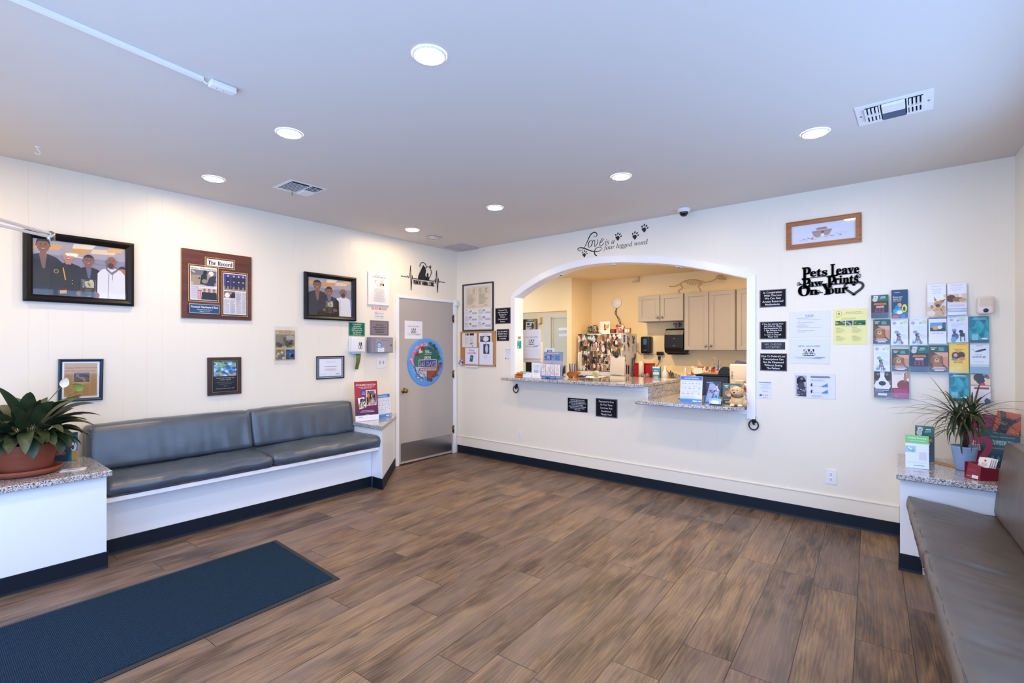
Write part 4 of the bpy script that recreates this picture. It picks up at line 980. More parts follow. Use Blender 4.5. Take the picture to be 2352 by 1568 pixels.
def news(P):
    P.rect(0, 0, 1, 1, 0xe4e4ee); q = P.sub(.06, .05, .93, .95); q.rect(0, 0, 1, 1, 0xc09a66); q.rect(.02, .03, .08, .036, 0x5a4a38)
    q.text(mb('Canine officer on the mend'), .03, .13, h=.052, w=.95, col=0x6a5238, al='l'); q.text(mb('after life-threatening injury'), .03, .22, h=.052, w=.95, col=0x6a5238, al='l')
    q.rect(.29, .28, .76, .56, 0x5a5560); q.sub(.29, .28, .76, .56).blobs([0x7a7078, 0x3f3c48, 0x8c7c70, 0x4c4a5c], 12, 2)
    for x0, x1, y0 in ((.03, .26, .30), (.29, .51, .62), (.54, .76, .62), (.79, .97, .30)): q.lines(x0, y0, x1, .96, int((.96 - y0) * 34), 0xa07f52, int(x0 * 99), full=True)
M, w_, h_ = onA(.690, .944, 1.039, 1.352, .002, -.012)
framed(M, w_, h_, .021, 'framed_clipping', 'dark blue framed newspaper clipping above the potted plant', 'picture', mat('navy_frame', 0x14304c, .4), news, .016)
def cert(P):
    P.rect(0, 0, 1, 1, 0xe9edf6); P.frame(.0, .0, 1, 1, .05, 0xc9ccd4); P.frame(.03, .035, .97, .965, .022, 0x1e3450); P.frame(.055, .065, .945, .935, .014, 0x7fa3cf); P.rect(.07, .09, .93, .91, 0xeef0f8)
    P.rect(.3, .2, .7, .212, 0xa6adbf); P.rect(.36, .27, .64, .28, 0xb6bccb); P.rect(.26, .44, .74, .465, 0x8c93a8); P.lines(.2, .55, .8, .68, 3, 0xbcc2cf, 3, 'c'); P.rect(.12, .8, .34, .808, 0x8a90a0); P.text('AZPAA', .78, .82, h=.05, w=.2, col=0x3c4452, bold=.01)
M, w_, h_ = onA(2.684, 3.003, 1.101, 1.341, .002)
framed(M, w_, h_, .012, 'framed_certificate', 'small black framed white certificate above the far back cushion', 'certificate', M_BLACK, cert, .014)
def arkp(P):
    P.rect(0, 0, 1, 1, 0xdfe2f2); q = P
    q.poly([(.33, .40), (.62, .36), (.645, .42), (.60, .66), (.40, .74), (.355, .60)], 0xb9a29a); q.poly([(.33, .40), (.645, .36), (.63, .44), (.345, .48)], 0xa58f88); q.poly([(.39, .34), (.42, .24), (.55, .22), (.58, .33)], 0xa78680); q.rect(.41, .33, .57, .40, 0xc9b7b0)
    for i in range(4): q.line([(.36, .50 + i * .06), (.62, .47 + i * .055)], .003, 0x8e7870)
    q.rect(.48, .44, .52, .52, 0x6b5850); q.ell(.50, .66, .03, .11, 0xf2ece6)
    q.sub(.14, .68, .36, .86).blobs([0x77646c, 0xc7a080, 0x4c444c, 0xe0c8b4], 22, 3, .03, .1); q.sub(.33, .66, .6, .84).blobs([0xd09c60, 0xe8dcd0, 0xb98a60, 0x8c8488], 16, 8, .03, .08); q.sub(.6, .58, .88, .78).blobs([0xc98f58, 0xe0c09c, 0x9c9ca8, 0xd8d8e4], 18, 5, .03, .08)
    for i in range(10): q.ell(.3 + .05 * i, .3 + .04 * math.sin(i * 2), .004, .012, 0xb0b0c0)
M, w_, h_ = onB(-.797, -.273, 2.268, 2.500, .002, .004)
framed(M, w_, h_, .038, 'framed_print', 'wide oak framed print of an ark with animals, high on the back wall', 'picture', M_OAKFR, arkp, .018, profile='flat')
def labor(P):
    P.rect(0, 0, 1, 1, 0xe2e0de); P.rect(.07, .05, .93, .52, 0xdccdb2); P.rect(.49, .06, .50, .5, 0xe8e0d0)
    for x in (.12, .54):
        for i in range(3): P.sub(x + .2, .09 + i * .04, x + .28, .12 + i * .04).blobs([0xb59f80, 0xc9b89c], 5, i, .2, .4); P.rect(x, .10 + i * .035, x + .1, .107 + i * .035, 0xa89a86)
        P.lines(x, .21, x + .32, .44, 14, 0xb7a994, 4, th=.35); P.rect(x + .18, .465, x + .3, .472, 0x8c7f70)
    P.rect(.06, .54, .96, .98, 0xe2e2e6)
    for i in range(3):
        for j in range(2):
            x, y = .08 + j * .46, .56 + i * .14; P.rect(x, y, x + .09, y + .008, 0x6c6a74); P.sub(x + .14, y, x + .22, y + .04).blobs([0x9c98a4, 0x7c7a86], 6, i + j, .2, .35); P.rect(x + .24, y + .05, x + .4, y + .085, 0xb2b0ba); P.lines(x, y + .03, x + .2, y + .1, 5, 0xc0bec8, 5 + i, th=.3)
M, w_, h_ = onB(-4.672, -4.123, 1.647, 2.279, .002)
framed(M, w_, h_, .016, 'framed_poster', 'tall thin black framed labor notices poster above the cork board', 'poster', mat('brown_black_frame', 0x2a2020, .4), labor, .016, profile='flat')

# plaques
M, w_, h_ = onA(1.461, 2.028, 1.686, 2.280, .002)
r_ = root('award_plaque', 'large red-brown wooden award plaque titled The Record', 'plaque', M=M)
g = G(); g.box(-w_ / 2, w_ / 2, -h_ / 2, h_ / 2, 0, .016); lobj('board', g, mat('gold_edge', 0xa8824a, .4), r_)
g = G(); g.box(-w_ / 2 + .002, w_ / 2, -h_ / 2 + .001, h_ / 2 - .001, .016, .020); lobj('face', g, M_WALNUT, r_)
P = Pr(w_, h_, bx=False, t=.0203)
def bordered(P, x0, y0, x1, y1, inner):
    P.frame(x0, y0, x1, y1, .010, 0xc8964e); P.frame(x0 + .016, y0 + .015, x1 - .016, y1 - .015, .009, 0x1c1410); P.rect(x0 + .025, y0 + .024, x1 - .025, y1 - .024, 0xe4e0e2); return P.sub(x0 + .025, y0 + .024, x1 - .025, y1 - .024)
q = bordered(P, .31, .085, .745, .235, 0); q.text(mb('The Record'), .5, .52, h=.62, w=.92, col=0x16121a, bold=.008, res=3)
q = bordered(P, .085, .215, .505, .755, 0)
q.text(mb('Honors and promotions'), .5, .055, h=.05, w=.95, col=0x2c2620)
s = q.sub(.02, .10, .98, .56); s.rect(0, 0, 1, 1, 0x9a8c78); s.rect(0, 0, 1, .35, 0x6c6a74); s.blobs([0xb07a48, 0x3c3844, 0x7c6a58, 0xc8b098], 10, 3, .03, .1); s.poly([(.35, .9), (.4, .35), (.55, .1), (.62, .4), (.6, .95)], 0x23232e); s.poly([(.58, 1), (.7, .5), (.85, .3), (.97, .45), (.9, 1)], 0x2c3048); s.ell(.78, .2, .1, .16, 0xe6e0d8); s.ell(.55, .14, .08, .13, 0x1a1a22); s.ell(.70, .32, .06, .08, 0xc49a80); s.ell(.52, .72, .1, .14, 0x8c8078)
q.lines(.02, .585, .3, .97, 14, 0xb9b4bc, 2, full=True); q.rect(.02, .58, .9, .59, 0xb0a8b0)
s = q.sub(.28, .63, .98, .975); s.rect(0, 0, 1, 1, 0xc8b8ac); s.rect(0, .2, .2, 1, 0xb8505c)
for i in range(4): s.line([(.02 + .05 * i, .3), (.04 + .05 * i, 1)], .015, 0xf0e8e8)
for x in (.34, .58, .84): person(s, x, .08, .12, 0xa87a64, 0x2a2220, 0x1c1e2a, None, .7, wide=1.9)
q = bordered(P, .54, .27, .935, .945, 0)
s = q.sub(.02, .02, .98, .42); s.rect(0, 0, 1, 1, 0x3b3f92); s.rect(0, .74, 1, 1, 0x988676)
for i in range(9): s.rect(.1 * i + .03, 0, .1 * i + .05, .74, 0x2c2f74)
for x in (.18, .44, .66, .86): s.ell(x, .12, .04, .06, 0xd8a88c); s.poly([(x - .1, .2), (x + .1, .2), (x + .09, .5), (x - .09, .5)], 0x23243a); s.poly([(x - .08, .48), (x + .07, .48), (x + .12, .9), (x + .04, .9), (x, .6), (x - .06, .9), (x - .13, .9)], 0x2a2b42); s.ell(x, .47, .04, .03, 0xe0c0a8)
s = q.sub(.02, .44, .5, .60); s.rect(0, 0, 1, 1, 0x6c5a50); s.ell(.28, .6, .22, .4, 0xe8e4e0); s.ell(.75, .6, .22, .4, 0x1c1a22); s.ell(.55, .3, .14, .2, 0xb0806a)
for x0, x1, y0 in ((.02, .24, .64), (.27, .49, .63), (.52, .74, .45), (.77, .98, .45)): q.lines(x0, y0, x1, .98, int((.98 - y0) * 46), 0xaaa6ae, int(x0 * 50), full=True)
P.rect(.085, .79, .50, .925, 0xc4ccd8); s = P.sub(.09, .796, .495, .919); s.rect(0, 0, 1, 1, 0x0f3a62)
s.text(mbi('Fremont Veterinary Clinic'), .5, .28, h=.25, w=.94, col=0xf0f4f8, bold=.006); s.text(mb('Presented by The Record'), .5, .60, h=.13, w=.5, col=0xd0dce8); s.text(mb('February 24, 2018'), .5, .82, h=.12, w=.34, col=0xd0dce8)
P.build('engraved_face', None, r_, M_GLOSSY)
M, w_, h_ = onA(1.661, 1.940, 1.010, 1.347, .002, .004)
r_ = root('award_plaque', 'small dark walnut staff award plaque with a group photo, over the near back cushion', 'plaque', M=M)
g = G(); g.rbox(-w_ / 2, w_ / 2, -h_ / 2, h_ / 2, 0, .018, .003); lobj('board', g, M_DARKWAL, r_)
P = Pr(w_ * .8, h_ * .88, 0x0c0c12, .001); P.frame(.03, .025, .97, .975, .008, 0xb89b58); q = P.sub(.08, .06, .92, .50); q.rect(0, 0, 1, 1, 0x7faed2); q.rect(0, 0, 1, .3, 0x86a86c); q.rect(0, .78, 1, 1, 0xb09a94); q.blobs([0x3a6da8, 0x2f5c94, 0x6fa6d6, 0xbcd6ea, 0x4f8c5c], 40, 6, .05, .12)
P.text(mb('FREMONT VETERINARY'), .5, .555, h=.032, w=.86, col=0xb8b2b0); P.text(mb('CLINIC STAFF'), .5, .61, h=.034, w=.6, col=0xb8b2b0); P.text(mi_('Thank you for being there when'), .5, .685, h=.026, w=.78, col=0x9c9698); P.text(mi_('we needed you the most'), .5, .735, h=.026, w=.6, col=0x9c9698); P.line([(.35, .80), (.65, .80)], .006, 0x8c7848); P.ell(.5, .80, .05, .01, 0x9c8850); P.text(mb('The Solano County Sheriff\'s Office'), .5, .87, h=.026, w=.84, col=0xa09a9a)
P.build('engraved_plate', Matrix.Translation((0, 0, .018)), r_, M_GLOSSY)

# ------------------------------------------------------------------ notices on the left wall and the door
def sheet(M, w, h, name, label, cat, build, base=0xe6e8f2, t=.0012, group=None, m=None):
    P = Pr(w, h, base, t); build(P); o = P.build(name, M, None, m or M_PRINT); return tag(o, label, cat, group)
def clip(P):
    P.rect(0, 0, 1, 1, 0xcdb48a); P.text(mb('A LOVE STORY: WAR IN'), .5, .03, h=.03, w=.9, col=0x6c5236); P.text(mb('HOMELESS LIVES'), .5, .085, h=.035, w=.8, col=0x6c5236)
    s = P.sub(.04, .14, .96, .57); s.rect(0, 0, 1, 1, 0x8d8474); s.rect(0, .6, 1, 1, 0x6f7458); s.blobs([0x5a5038, 0x8c7c60, 0x3c3a2c, 0xb0a890], 26, 5, .05, .15); s.rect(.55, .1, 1, .4, 0xa8a6a4)
    s = P.sub(.04, .64, .47, .96); s.rect(0, 0, 1, 1, 0x8c8068); s.blobs([0x3f6ca0, 0xc8b898, 0x4c4438, 0x7c6a50], 14, 6, .1, .22)
    s = P.sub(.53, .64, .96, .96); s.rect(0, 0, 1, 1, 0x4c4a44); s.blobs([0x2f60a0, 0xb89468, 0x28241e, 0x6c7a8c], 14, 7, .1, .22)
M, w_, h_ = onA(2.256, 2.457, 1.307, 1.605, .0015); sheet(M, w_, h_, 'newspaper_clipping', 'yellowed newspaper clipping taped to the left wall in a clear sleeve', 'clipping', clip)
M, w_, h_ = onA(2.244, 2.479, 1.265, 1.643, .0065)
g = G(); g.box(-w_ / 2, w_ / 2, -h_ / 2, h_ / 2, 0, .0006); o = link_mesh('plastic_sleeve', g.v, g.f, g.mi, g.sm, [M_GLASS], M); WM[o.name] = M; tag(o, 'clear plastic sleeve over the yellowed newspaper clipping', 'sleeve')
def vet(P):
    P.text(msc('A Prayer for'), .5, .085, h=.055, w=.6, col=0x8a8078); P.text(mb('VETERINARIANS'), .5, .15, h=.045, w=.86, col=0x5a4a44, bold=.006)
    hp_ = lambda k: [(.47 + .0115 * k * 16 * math.sin(q) ** 3, .325 - .0075 * k * (13 * math.cos(q) - 5 * math.cos(2 * q) - 2 * math.cos(3 * q) - math.cos(4 * q)) * .9) for q in [2 * PI * i / 36 for i in range(36)]]
    P.poly(hp_(1.0), 0xa8604a); P.poly(hp_(.90), 0xece8e8)
    P.ell(.60, .36, .08, .035, 0xd08a3c); P.ell(.70, .37, .04, .04, 0x3a3436); P.ell(.55, .41, .05, .02, 0xe8c8a0)
    P.lines(.18, .5, .82, .92, 15, 0xb5aeae, 3, 'c', .3)
M, w_, h_ = onA(3.308, 3.598, 1.927, 2.304, .002); sheet(M, w_, h_, 'canvas_print', 'white canvas titled Veterinarians with a heart, above the no smoking sticker', 'canvas', vet, 0xece8e8, .018)
def nosm(P):
    P.ell(.10, .5, .09, .42, 0xd8402c, 24); P.ell(.10, .5, .065, .30, 0xe9e4e0, 24); P.line([(.05, .3), (.155, .7)], .02, 0xd8402c); P.rect(.07, .44, .14, .52, 0x44342c)
    P.text('NO SMOKING', .61, .5, h=.72, w=.76, col=0xd03a28, bold=.03)
M, w_, h_ = onA(3.357, 3.575, 1.866, 1.905, .0008); sheet(M, w_, h_, 'no_smoking_sticker', 'red no smoking lettering sticker under the white canvas', 'sticker', nosm, 0xe9e4e0, .0004)
def nosm2(P):
    P.ell(.18, .28, .13, .17, 0xc86a54, 20); P.ell(.18, .28, .09, .12, 0xe4e2e6, 20); P.line([(.1, .2), (.26, .36)], .03, 0xc86a54); P.text('NO PETS ON', .64, .3, h=.16, w=.56, col=0x7c6c6c); P.text('FURNITURE', .5, .7, h=.2, w=.8, col=0x6c6064); P.frame(0, 0, 1, 1, .01, 0xc6c2c8)
M, w_, h_ = onA(3.404, 3.531, 1.770, 1.855, .0008); sheet(M, w_, h_, 'small_notice', 'tiny white notice with red symbol between the no smoking sticker and rabies sign', 'notice', nosm2, 0xe4e2e6, .0005)
def sign(M, w, h, label, base, border, ls, col, fill=.62, pad=(.06, .07), t=.004, double=False, bold=.004, al='c', m=None):
    P = Pr(w, h, base, t)
    if border is not None: P.frame(.015, .02, .985, .98, .010, border)
    P.para(ls, pad[0], pad[1], 1 - pad[0], 1 - pad[1], col, fill, bold, al); o = P.build('engraved_sign', M, None, m or M_PRINT); return tag(o, label, 'sign')
M, w_, h_ = onA(3.065, 3.270, 1.562, 1.713, .0015); sign(M, w_, h_, 'green sign about pet accidents above the white tape dispenser', 0x0c6b50, 0xbfd4c4, ['If Your Pet Has', 'An Accident', 'PLEASE Let Our', 'Staff Know So We', 'Can Take Care', 'Of It For You.'], 0xd8e4d4, bold=.012)
def rabies(P):
    P.frame(.05, .07, .95, .93, .012, 0x3a343c); P.para(['A Current', 'Rabies Vaccine is', 'Required For', 'All patients'], .09, .2, .91, .84, 0x2a252c, .68, .014)
M, w_, h_ = onA(3.340, 3.599, 1.574, 1.746, .0015); sheet(M, w_, h_, 'engraved_sign', 'grey rabies vaccine sign above the grey metal box', 'sign', rabies, 0x857a84, .004, m=M_GLOSSY)
# grey drop box
r_ = root('drop_box', 'grey metal lock box with blue sticker, beside the door frame', 'box', (XA, 3.44, 1.372))
g = G(); g.rbox(XA + .001, -4.70, 3.296, 3.598, 1.372, 1.55, .004); obj('case', g, M_GREYPL, parent=r_)
g = G(); g.rbox(-4.70, -4.695, 3.345, 3.59, 1.378, 1.535, .002); obj('lid_door', g, mat('grey_box_door', 0x96929f, .35), parent=r_)
g = G(); g.lathe((-4.695, 3.565, 1.46), [(.009, 0), (.009, .004), (.006, .008), (.0001, .008)], 16, ax='x'); obj('lock', g, M_BRASS, parent=r_)
P = Pr(.12, .11, bx=False, t=.0003); P.ell(.4, .3, .27, .29, 0x2a78b8, 24); P.ell(.4, .3, .2, .21, 0xbcd8ec, 20); P.text('365', .4, .3, h=.14, w=.3, col=0x2a68a8, bold=.02); P.rect(.25, .55, .98, .98, 0xe8ecf6); P.text('DROP BOX', .6, .68, h=.09, w=.6, col=0x3a70c0, bold=.01); P.rect(.32, .82, .9, .85, 0x6a90d0)
P.build('stickers', Matrix.Translation((-4.6948 - XA, 3.41 - 3.44, 1.437 - 1.372)) @ frameM((0, 0, 0), (0, 1, 0), (0, 0, 1)), r_)
P = Pr(.1, .012, bx=False, t=.0003); P.rect(0, .3, 1, .6, 0x54505c); P.build('faint_lettering', Matrix.Translation((-4.6948 - XA, 3.475 - 3.44, 1.512 - 1.372)) @ frameM((0, 0, 0), (0, 1, 0), (0, 0, 1)), r_)
# dispenser
r_ = root('tape_dispenser', 'white wall dispenser with cat picture and green strap, under the green sign', 'dispenser', (XA, 3.145, 1.372))
g = G(); g.rbox(XA + .001, -4.72, 3.062, 3.231, 1.385, 1.546, .006, seg=3); obj('case', g, M_WHITEPL, parent=r_)
g = G(); g.rbox(XA + .002, -4.73, 3.075, 3.19, 1.362, 1.386, .004); obj('slot_lip', g, mat('pale_blue_plastic', 0xa8c0dc, .4), parent=r_)
P = Pr(.08, .09, bx=False, t=.0003)
for x, c_ in ((.38, 0x77747e), (.66, 0x2c2a30)): P.ell(x, .68, .16, .28, c_); P.ell(x, .32, .11, .16, c_); P.poly([(x - .1, .25), (x - .06, .05), (x, .22)], c_); P.poly([(x + .1, .25), (x + .06, .05), (x, .22)], c_); P.ell(x, .7, .07, .2, 0xf0eef0)
P.build('cat_picture', Matrix.Translation((.0702, 3.165 - 3.145, .085)) @ frameM((0, 0, 0), (0, 1, 0), (0, 0, 1)), r_)
g = G(); n = 12; vs = []
for i in range(n + 1):
    z = 1.365 - .175 * i / n; x = -4.745 + .012 * math.sin(i * .35); a = .012 * math.sin(i / n * 1.6)
    vs += [(x, 3.128 - a * .4, z), (x + .004, 3.172 + .014 * (1 - i / n) - a, z)]
g.add([Vector(v) for v in vs] + [Vector(v) + Vector((-.002, 0, 0)) for v in vs], [(2 * i, 2 * i + 1, 2 * i + 3, 2 * i + 2) for i in range(n)] + [(2 * i + 2 + 2 * n + 2, 2 * i + 3 + 2 * n + 2, 2 * i + 1 + 2 * n + 2, 2 * i + 2 * n + 2) for i in range(n)] + [(0, 1, 2 * n + 3, 2 * n + 2), (2 * n, 2 * n + 1, 4 * n + 3, 4 * n + 2)], sm=True); obj('strap', g, mat('olive_green_strap', 0x566b34, .7), parent=r_)
# switch plate
r_ = root('light_switch', 'white double light switch plate under the grey metal box', 'switch', (XA, 3.495, 1.25))
g = G(); g.rbox(XA + .0005, XA + .007, 3.432, 3.560, 1.192, 1.318, .002); obj('plate', g, M_WHITEPL, parent=r_)
for y in (3.472, 3.52):
    g = G(); g.rbox(XA + .007, XA + .018, y - .005, y + .005, 1.248, 1.272, .002); g.box(XA + .0065, XA + .0075, y - .008, y + .008, 1.236, 1.278, 0); obj('toggle', g, mat('toggle_grey', 0xb8b6bc, .4), parent=r_)
# heartbeat sign: vinyl outline built as thin metal
def shape_sheet(name, label, cat, M, polys, t, m, group=None):
    g = G()
    for p in polys: g.prism(p, 0, t, lambda u, v, d: (u, v, d))
    o = link_mesh(name, g.v, g.f, g.mi, g.sm, [m], M); fixn(o.data); WM[o.name] = M; return tag(o, label, cat, group)
def stroke(pts, w0, w1=None):
    """polyline with width -> list of quads"""
    out = []; n = len(pts); ws = w0 if isinstance(w0, list) else [w0 + ((w1 if w1 is not None else w0) - w0) * i / max(1, n - 1) for i in range(n)]; L_ = []; R_ = []
    for i, p in enumerate(pts):
        a = pts[max(i - 1, 0)]; b_ = pts[min(i + 1, n - 1)]; dx, dy = b_[0] - a[0], b_[1] - a[1]; l = math.hypot(dx, dy) or 1; nx, ny = -dy / l * ws[i] / 2, dx / l * ws[i] / 2
        L_.append((p[0] + nx, p[1] + ny)); R_.append((p[0] - nx, p[1] - ny))
    for i in range(n - 1): out.append([R_[i], R_[i + 1], L_[i + 1], L_[i]])
    return out
def ellp(cx, cy, rx, ry, n=18, rot=0): return [(cx + rx * math.cos(a) * math.cos(rot) - ry * math.sin(a) * math.sin(rot), cy + rx * math.cos(a) * math.sin(rot) + ry * math.sin(a) * math.cos(rot)) for a in [2 * PI * i / n for i in range(n)]]
def textpolys(t, x, y, h, w=None, bold=0, shear=0, res=3, al='l'):
    vs, fs, a, b_, c_, d_ = glyphs(t, bold, shear, res); sy = h / .73; sx = (w / (b_ - a)) if w else sy; ox = -a if al == 'l' else -(a + b_) / 2
    return [[(x + (vs[i][0] + ox) * sx, y + vs[i][1] * sy) for i in f] for f in fs]
def paw(cx, cy, r, rot=0):
    out = []
    def q(x, y): return (cx + (x * math.cos(rot) - y * math.sin(rot)) * r, cy + (x * math.sin(rot) + y * math.cos(rot)) * r)
    out.append([q(x, y) for x, y in [(-.62, -.1), (-.55, .12), (-.2, .22), (.12, .3), (.34, .16), (.5, -.12), (.42, -.42), (.2, -.75), (.0, -.82), (-.25, -.55)]])
    for x, y, a, b_, ro in ((-.55, .52, .17, .27, .25), (-.05, .82, .17, .29, -.1), (.48, .62, .17, .27, -.5), (.8, .15, .15, .25, -.95)): out.append([q(px_, py_) for px_, py_ in ellp(x, y, a, b_, 14, ro)])
    return out
pl = []; lx = [(-.40, .04), (-.30, .035), (-.285, .055), (-.27, .03), (-.255, .04), (-.235, .20), (-.225, -.14), (-.205, .07), (-.195, .02), (-.185, .03)]
pl += stroke(lx, .009); rx_ = [(.20, .03), (.215, .06), (.225, .0), (.245, .19), (.262, -.13), (.28, .08), (.292, .02), (.305, .035), (.41, .03)]; pl += stroke(rx_, .009)
pl += stroke([(-.19, .028), (.20, .028)], .010)
pl += textpolys('FREMONT ANIMAL CLINIC', -.185, -.048, .062, .385, .02)
pl += [[(-.10, .03), (.06, .03), (.05, .06), (.03, .10), (.045, .17), (.03, .185), (.04, .20), (.02, .215), (-.005, .235), (-.02, .215), (-.045, .17), (-.085, .10), (-.10, .06)]]
pl += [[(.03, .03), (.10, .03), (.10, .07), (.085, .09), (.09, .12), (.075, .135), (.06, .12), (.055, .08)]]
pl += stroke([(.0 + .058 * math.cos(a) - .01, .215 + .058 * math.sin(a)) for a in [PI * (1.05 - i / 14 * 1.05) for i in range(15)]], .009)
pl += stroke([(.05, .2), (.07, .225), (.10, .225), (.13, .20), (.145, .16), (.135, .11), (.10, .06), (.085, .04)], .009); pl += paw(.125, .225, .022)
Mh = frameM((XA + .0015, 4.14, 2.268), (0, 1, 0), (0, 0, 1))
s_ = .90; pl = [[(x * s_, y * s_) for x, y in p] for p in pl]
shape_sheet('wall_sign', 'black cut-out heartbeat sign with cat and dog silhouettes above the grey door', 'sign', Mh, pl, .004, M_DIECUT)
# alarm contact
r_ = root('door_contact', 'small white sensor box at the top right corner of the grey door frame', 'sensor', (XA + .03, 4.695, 2.03))
g = G(); g.rbox(XA + .019, XA + .048, 4.668, YB - .008, 1.995, 2.072, .006, seg=3); obj('case', g, M_WHITEPL, parent=r_)
# paper and round sign on the door
def door_sheet(P): groomer(P); P.text('.', .5, .95, h=.001, col=0xe6e8f0)
XD = .0085
M, w_, h_ = onA(3.833, 4.113, 1.540, 1.762, XD); sheet(M, w_, h_, 'flyer', 'square white new groomer flyer taped on the grey door', 'flyer', groomer, 0xe8e6ec, .0008)
def globe(P):
    P.ell(.5, .5, .5, .5, 0x4a90d8, 64); P.ell(.5, .38, .49, .38, 0x6aa6e2, 48); P.ell(.5, .5, .47, .47, 0x5a9ade, 64)
    rr = random.Random(5)
    def ring(a0, a1, n, r_, pal, sz):
        for i in range(n):
            a = a0 + (a1 - a0) * (i + .5) / n; rad = r_ + rr.uniform(-.02, .03)
            for k in range(4): P.ell(.5 + rad * math.cos(a) + rr.uniform(-.02, .02), .5 - rad * math.sin(a) + rr.uniform(-.02, .02), sz * rr.uniform(.7, 1.2), sz * rr.uniform(.7, 1.2), pal[rr.randrange(len(pal))], 10)
    ring(1.5, 3.25, 11, .37, [0xe88aa0, 0xd87090, 0xf0a8b4], .028); ring(.1, 1.35, 9, .37, [0x3a5c38, 0x4c7440, 0x2c4a34], .028)
    ring(-1.45, -.05, 9, .37, [0x7a3c30, 0x944a38, 0x6a3430], .030)
    for i in range(46):
        a = 3.3 + 1.3 * rr.random(); rad = .33 + .1 * rr.random(); P.ell(.5 + rad * math.cos(a), .5 - rad * math.sin(a), .006, .006, 0xe8f0fa, 6)
    P.ell(.49, .5, .315, .33, 0x3a6b50, 48)
    q = [(.49 + .315 * math.cos(a), .5 - .33 * math.sin(a)) for a in [-PI / 2 + PI / 2 * i / 14 for i in range(15)]]; P.poly([(.49, .62), (.80, .56)] + q[::-1], 0x8a4a30)
    q = [(.49 + .315 * math.cos(a), .5 - .33 * math.sin(a)) for a in [-PI + PI / 2 * i / 14 for i in range(15)]]; P.poly([(.18, .58), (.49, .62)] + q[::-1], 0xa9b6c8)
    s = P.sub(.22, .66, .49, .82); s.blobs([0x6c7c94, 0xdce4ee, 0x8c98ac, 0x4c586c], 26, 9, .05, .12)
    q = [(.49 + .315 * math.cos(a), .5 - .33 * math.sin(a)) for a in [PI / 2 * i / 14 * .9 for i in range(15)]]; P.poly([(.52, .56)] + q, 0x1e5f58)
    for i, (x, y) in enumerate([(.20, .31), (.27, .25), (.33, .20)]): P.poly([(x, y), (x + .05, y - .04), (x + .1, y + .0), (x + .1, y + .05), (x, y + .06)], 0xd8c4a0 if i % 2 else 0x6b3a34)
    P.text('MAKE', .5, .265, h=.032, w=.2, col=0xf0f4f8, bold=.03)
    P.text('THE MOVE', .53, .30, h=.026, w=.18, col=0xf0f4f8, bold=.02); P.rect(.42, .335, .62, .34, 0xd8e4e0)
    P.text('JOIN THE', .51, .40, h=.055, w=.18, col=0xf4f6fa, bold=.02)
    P.rect(.27, .445, .76, .60, 0xf4f6fa); P.rect(.28, .455, .75, .595, 0x2c2f72); P.text('365 DAYS', .515, .525, h=.10, w=.45, col=0xf6f6fa, bold=.04); P.text('365 DAYS', .515, .525, h=.10, w=.45, col=0x3c3f86, bold=-.008)
    P.rect(.27, .61, .77, .675, 0xe8e0e0); P.rect(.275, .615, .765, .67, 0x8a2a34); P.text('OF PROTECTION CLUB', .52, .643, h=.036, w=.44, col=0xf6f2f2, bold=.015)
M, w_, h_ = onA(3.870, 4.477, .934, 1.551, XD); P = Pr(w_, h_, bx=False, t=.0009); globe(P)
g_ = ellp(0, 0, w_ / 2, h_ / 2, 64); n = len(g_); o0 = len(P.v); P.v += [Vector((x, y, .0)) for x, y in g_] + [Vector((x, y, .001)) for x, y in g_]; P.f += [(o0 + i, o0 + (i + 1) % n, o0 + n + (i + 1) % n, o0 + n + i) for i in range(n)]; P.c += [hx(0x4a90d8)] * n
tag(P.build('door_decal', M, None, M_GLOSSY), 'large round blue decal on the grey door reading 365 days of protection', 'decal')

# ------------------------------------------------------------------ back wall: cork board, signs, lettering
M, w_, h_ = onB(-4.714, -4.085, 1.188, 1.643, .002)
r_ = root('cork_board', 'small oak framed cork board under the tall framed poster', 'notice board', M=M)
g = G(); g.box(-w_ / 2 + .01, w_ / 2 - .01, -h_ / 2 + .01, h_ / 2 - .01, 0, .008); lobj('cork', g, M_CORK, r_)
g = G(); t_ = .020
for a in (-1, 1): g.rbox(-w_ / 2, w_ / 2, min(a * h_ / 2, a * (h_ / 2 - t_)), max(a * h_ / 2, a * (h_ / 2 - t_)), 0, .016, .002); g.rbox(min(a * w_ / 2, a * (w_ / 2 - t_)), max(a * w_ / 2, a * (w_ / 2 - t_)), -h_ / 2, h_ / 2, 0, .0155, .002)
lobj('frame', g, M_OAK, r_)
def cb1(P):
    P.rect(0, 0, 1, 1, 0xdcd8d4)
    for x0, x1 in ((.22, .26), (.31, .41), (.44, .48), (.53, .82)): P.rect(x0, .06, x1, .2, 0x2a2426)
    P.lines(.2, .3, .48, .85, 12, 0xc0bcb8, 2, th=.3); P.lines(.56, .3, .82, .66, 8, 0xc0bcb8, 3, th=.3); P.sub(.56, .7, .76, .96).blobs([0x3a3638, 0x6c6668, 0xb0acac], 12, 4, .1, .25)
M, w_, h_ = onB(-4.680, -4.412, 1.435, 1.630, .012); sheet(M, w_, h_, 'flyer', 'cream flyer with dark heading pictures at top left of the cork board', 'flyer', cb1)
def cb2(P):
    P.text('Please', .5, .12, h=.11, w=.5, col=0xc06a94, bold=.02); P.text('Adopt Me', .5, .26, h=.11, w=.74, col=0xc06a94, bold=.02); s = P.sub(.34, .37, .64, .72); s.poly([(.25, 0), (1, .06), (.75, 1), (0, .94)], 0x4c5a78); s.ell(.5, .4, .2, .2, 0x7c8cac); P.lines(.15, .78, .85, .84, 2, 0xc6c8d6, 2)
M, w_, h_ = onB(-4.622, -4.382, 1.165, 1.428, .013, -.01); sheet(M, w_, h_, 'flyer', 'white flyer reading Please Adopt Me, curling off the bottom of the cork board', 'flyer', cb2, 0xdfe1ee)
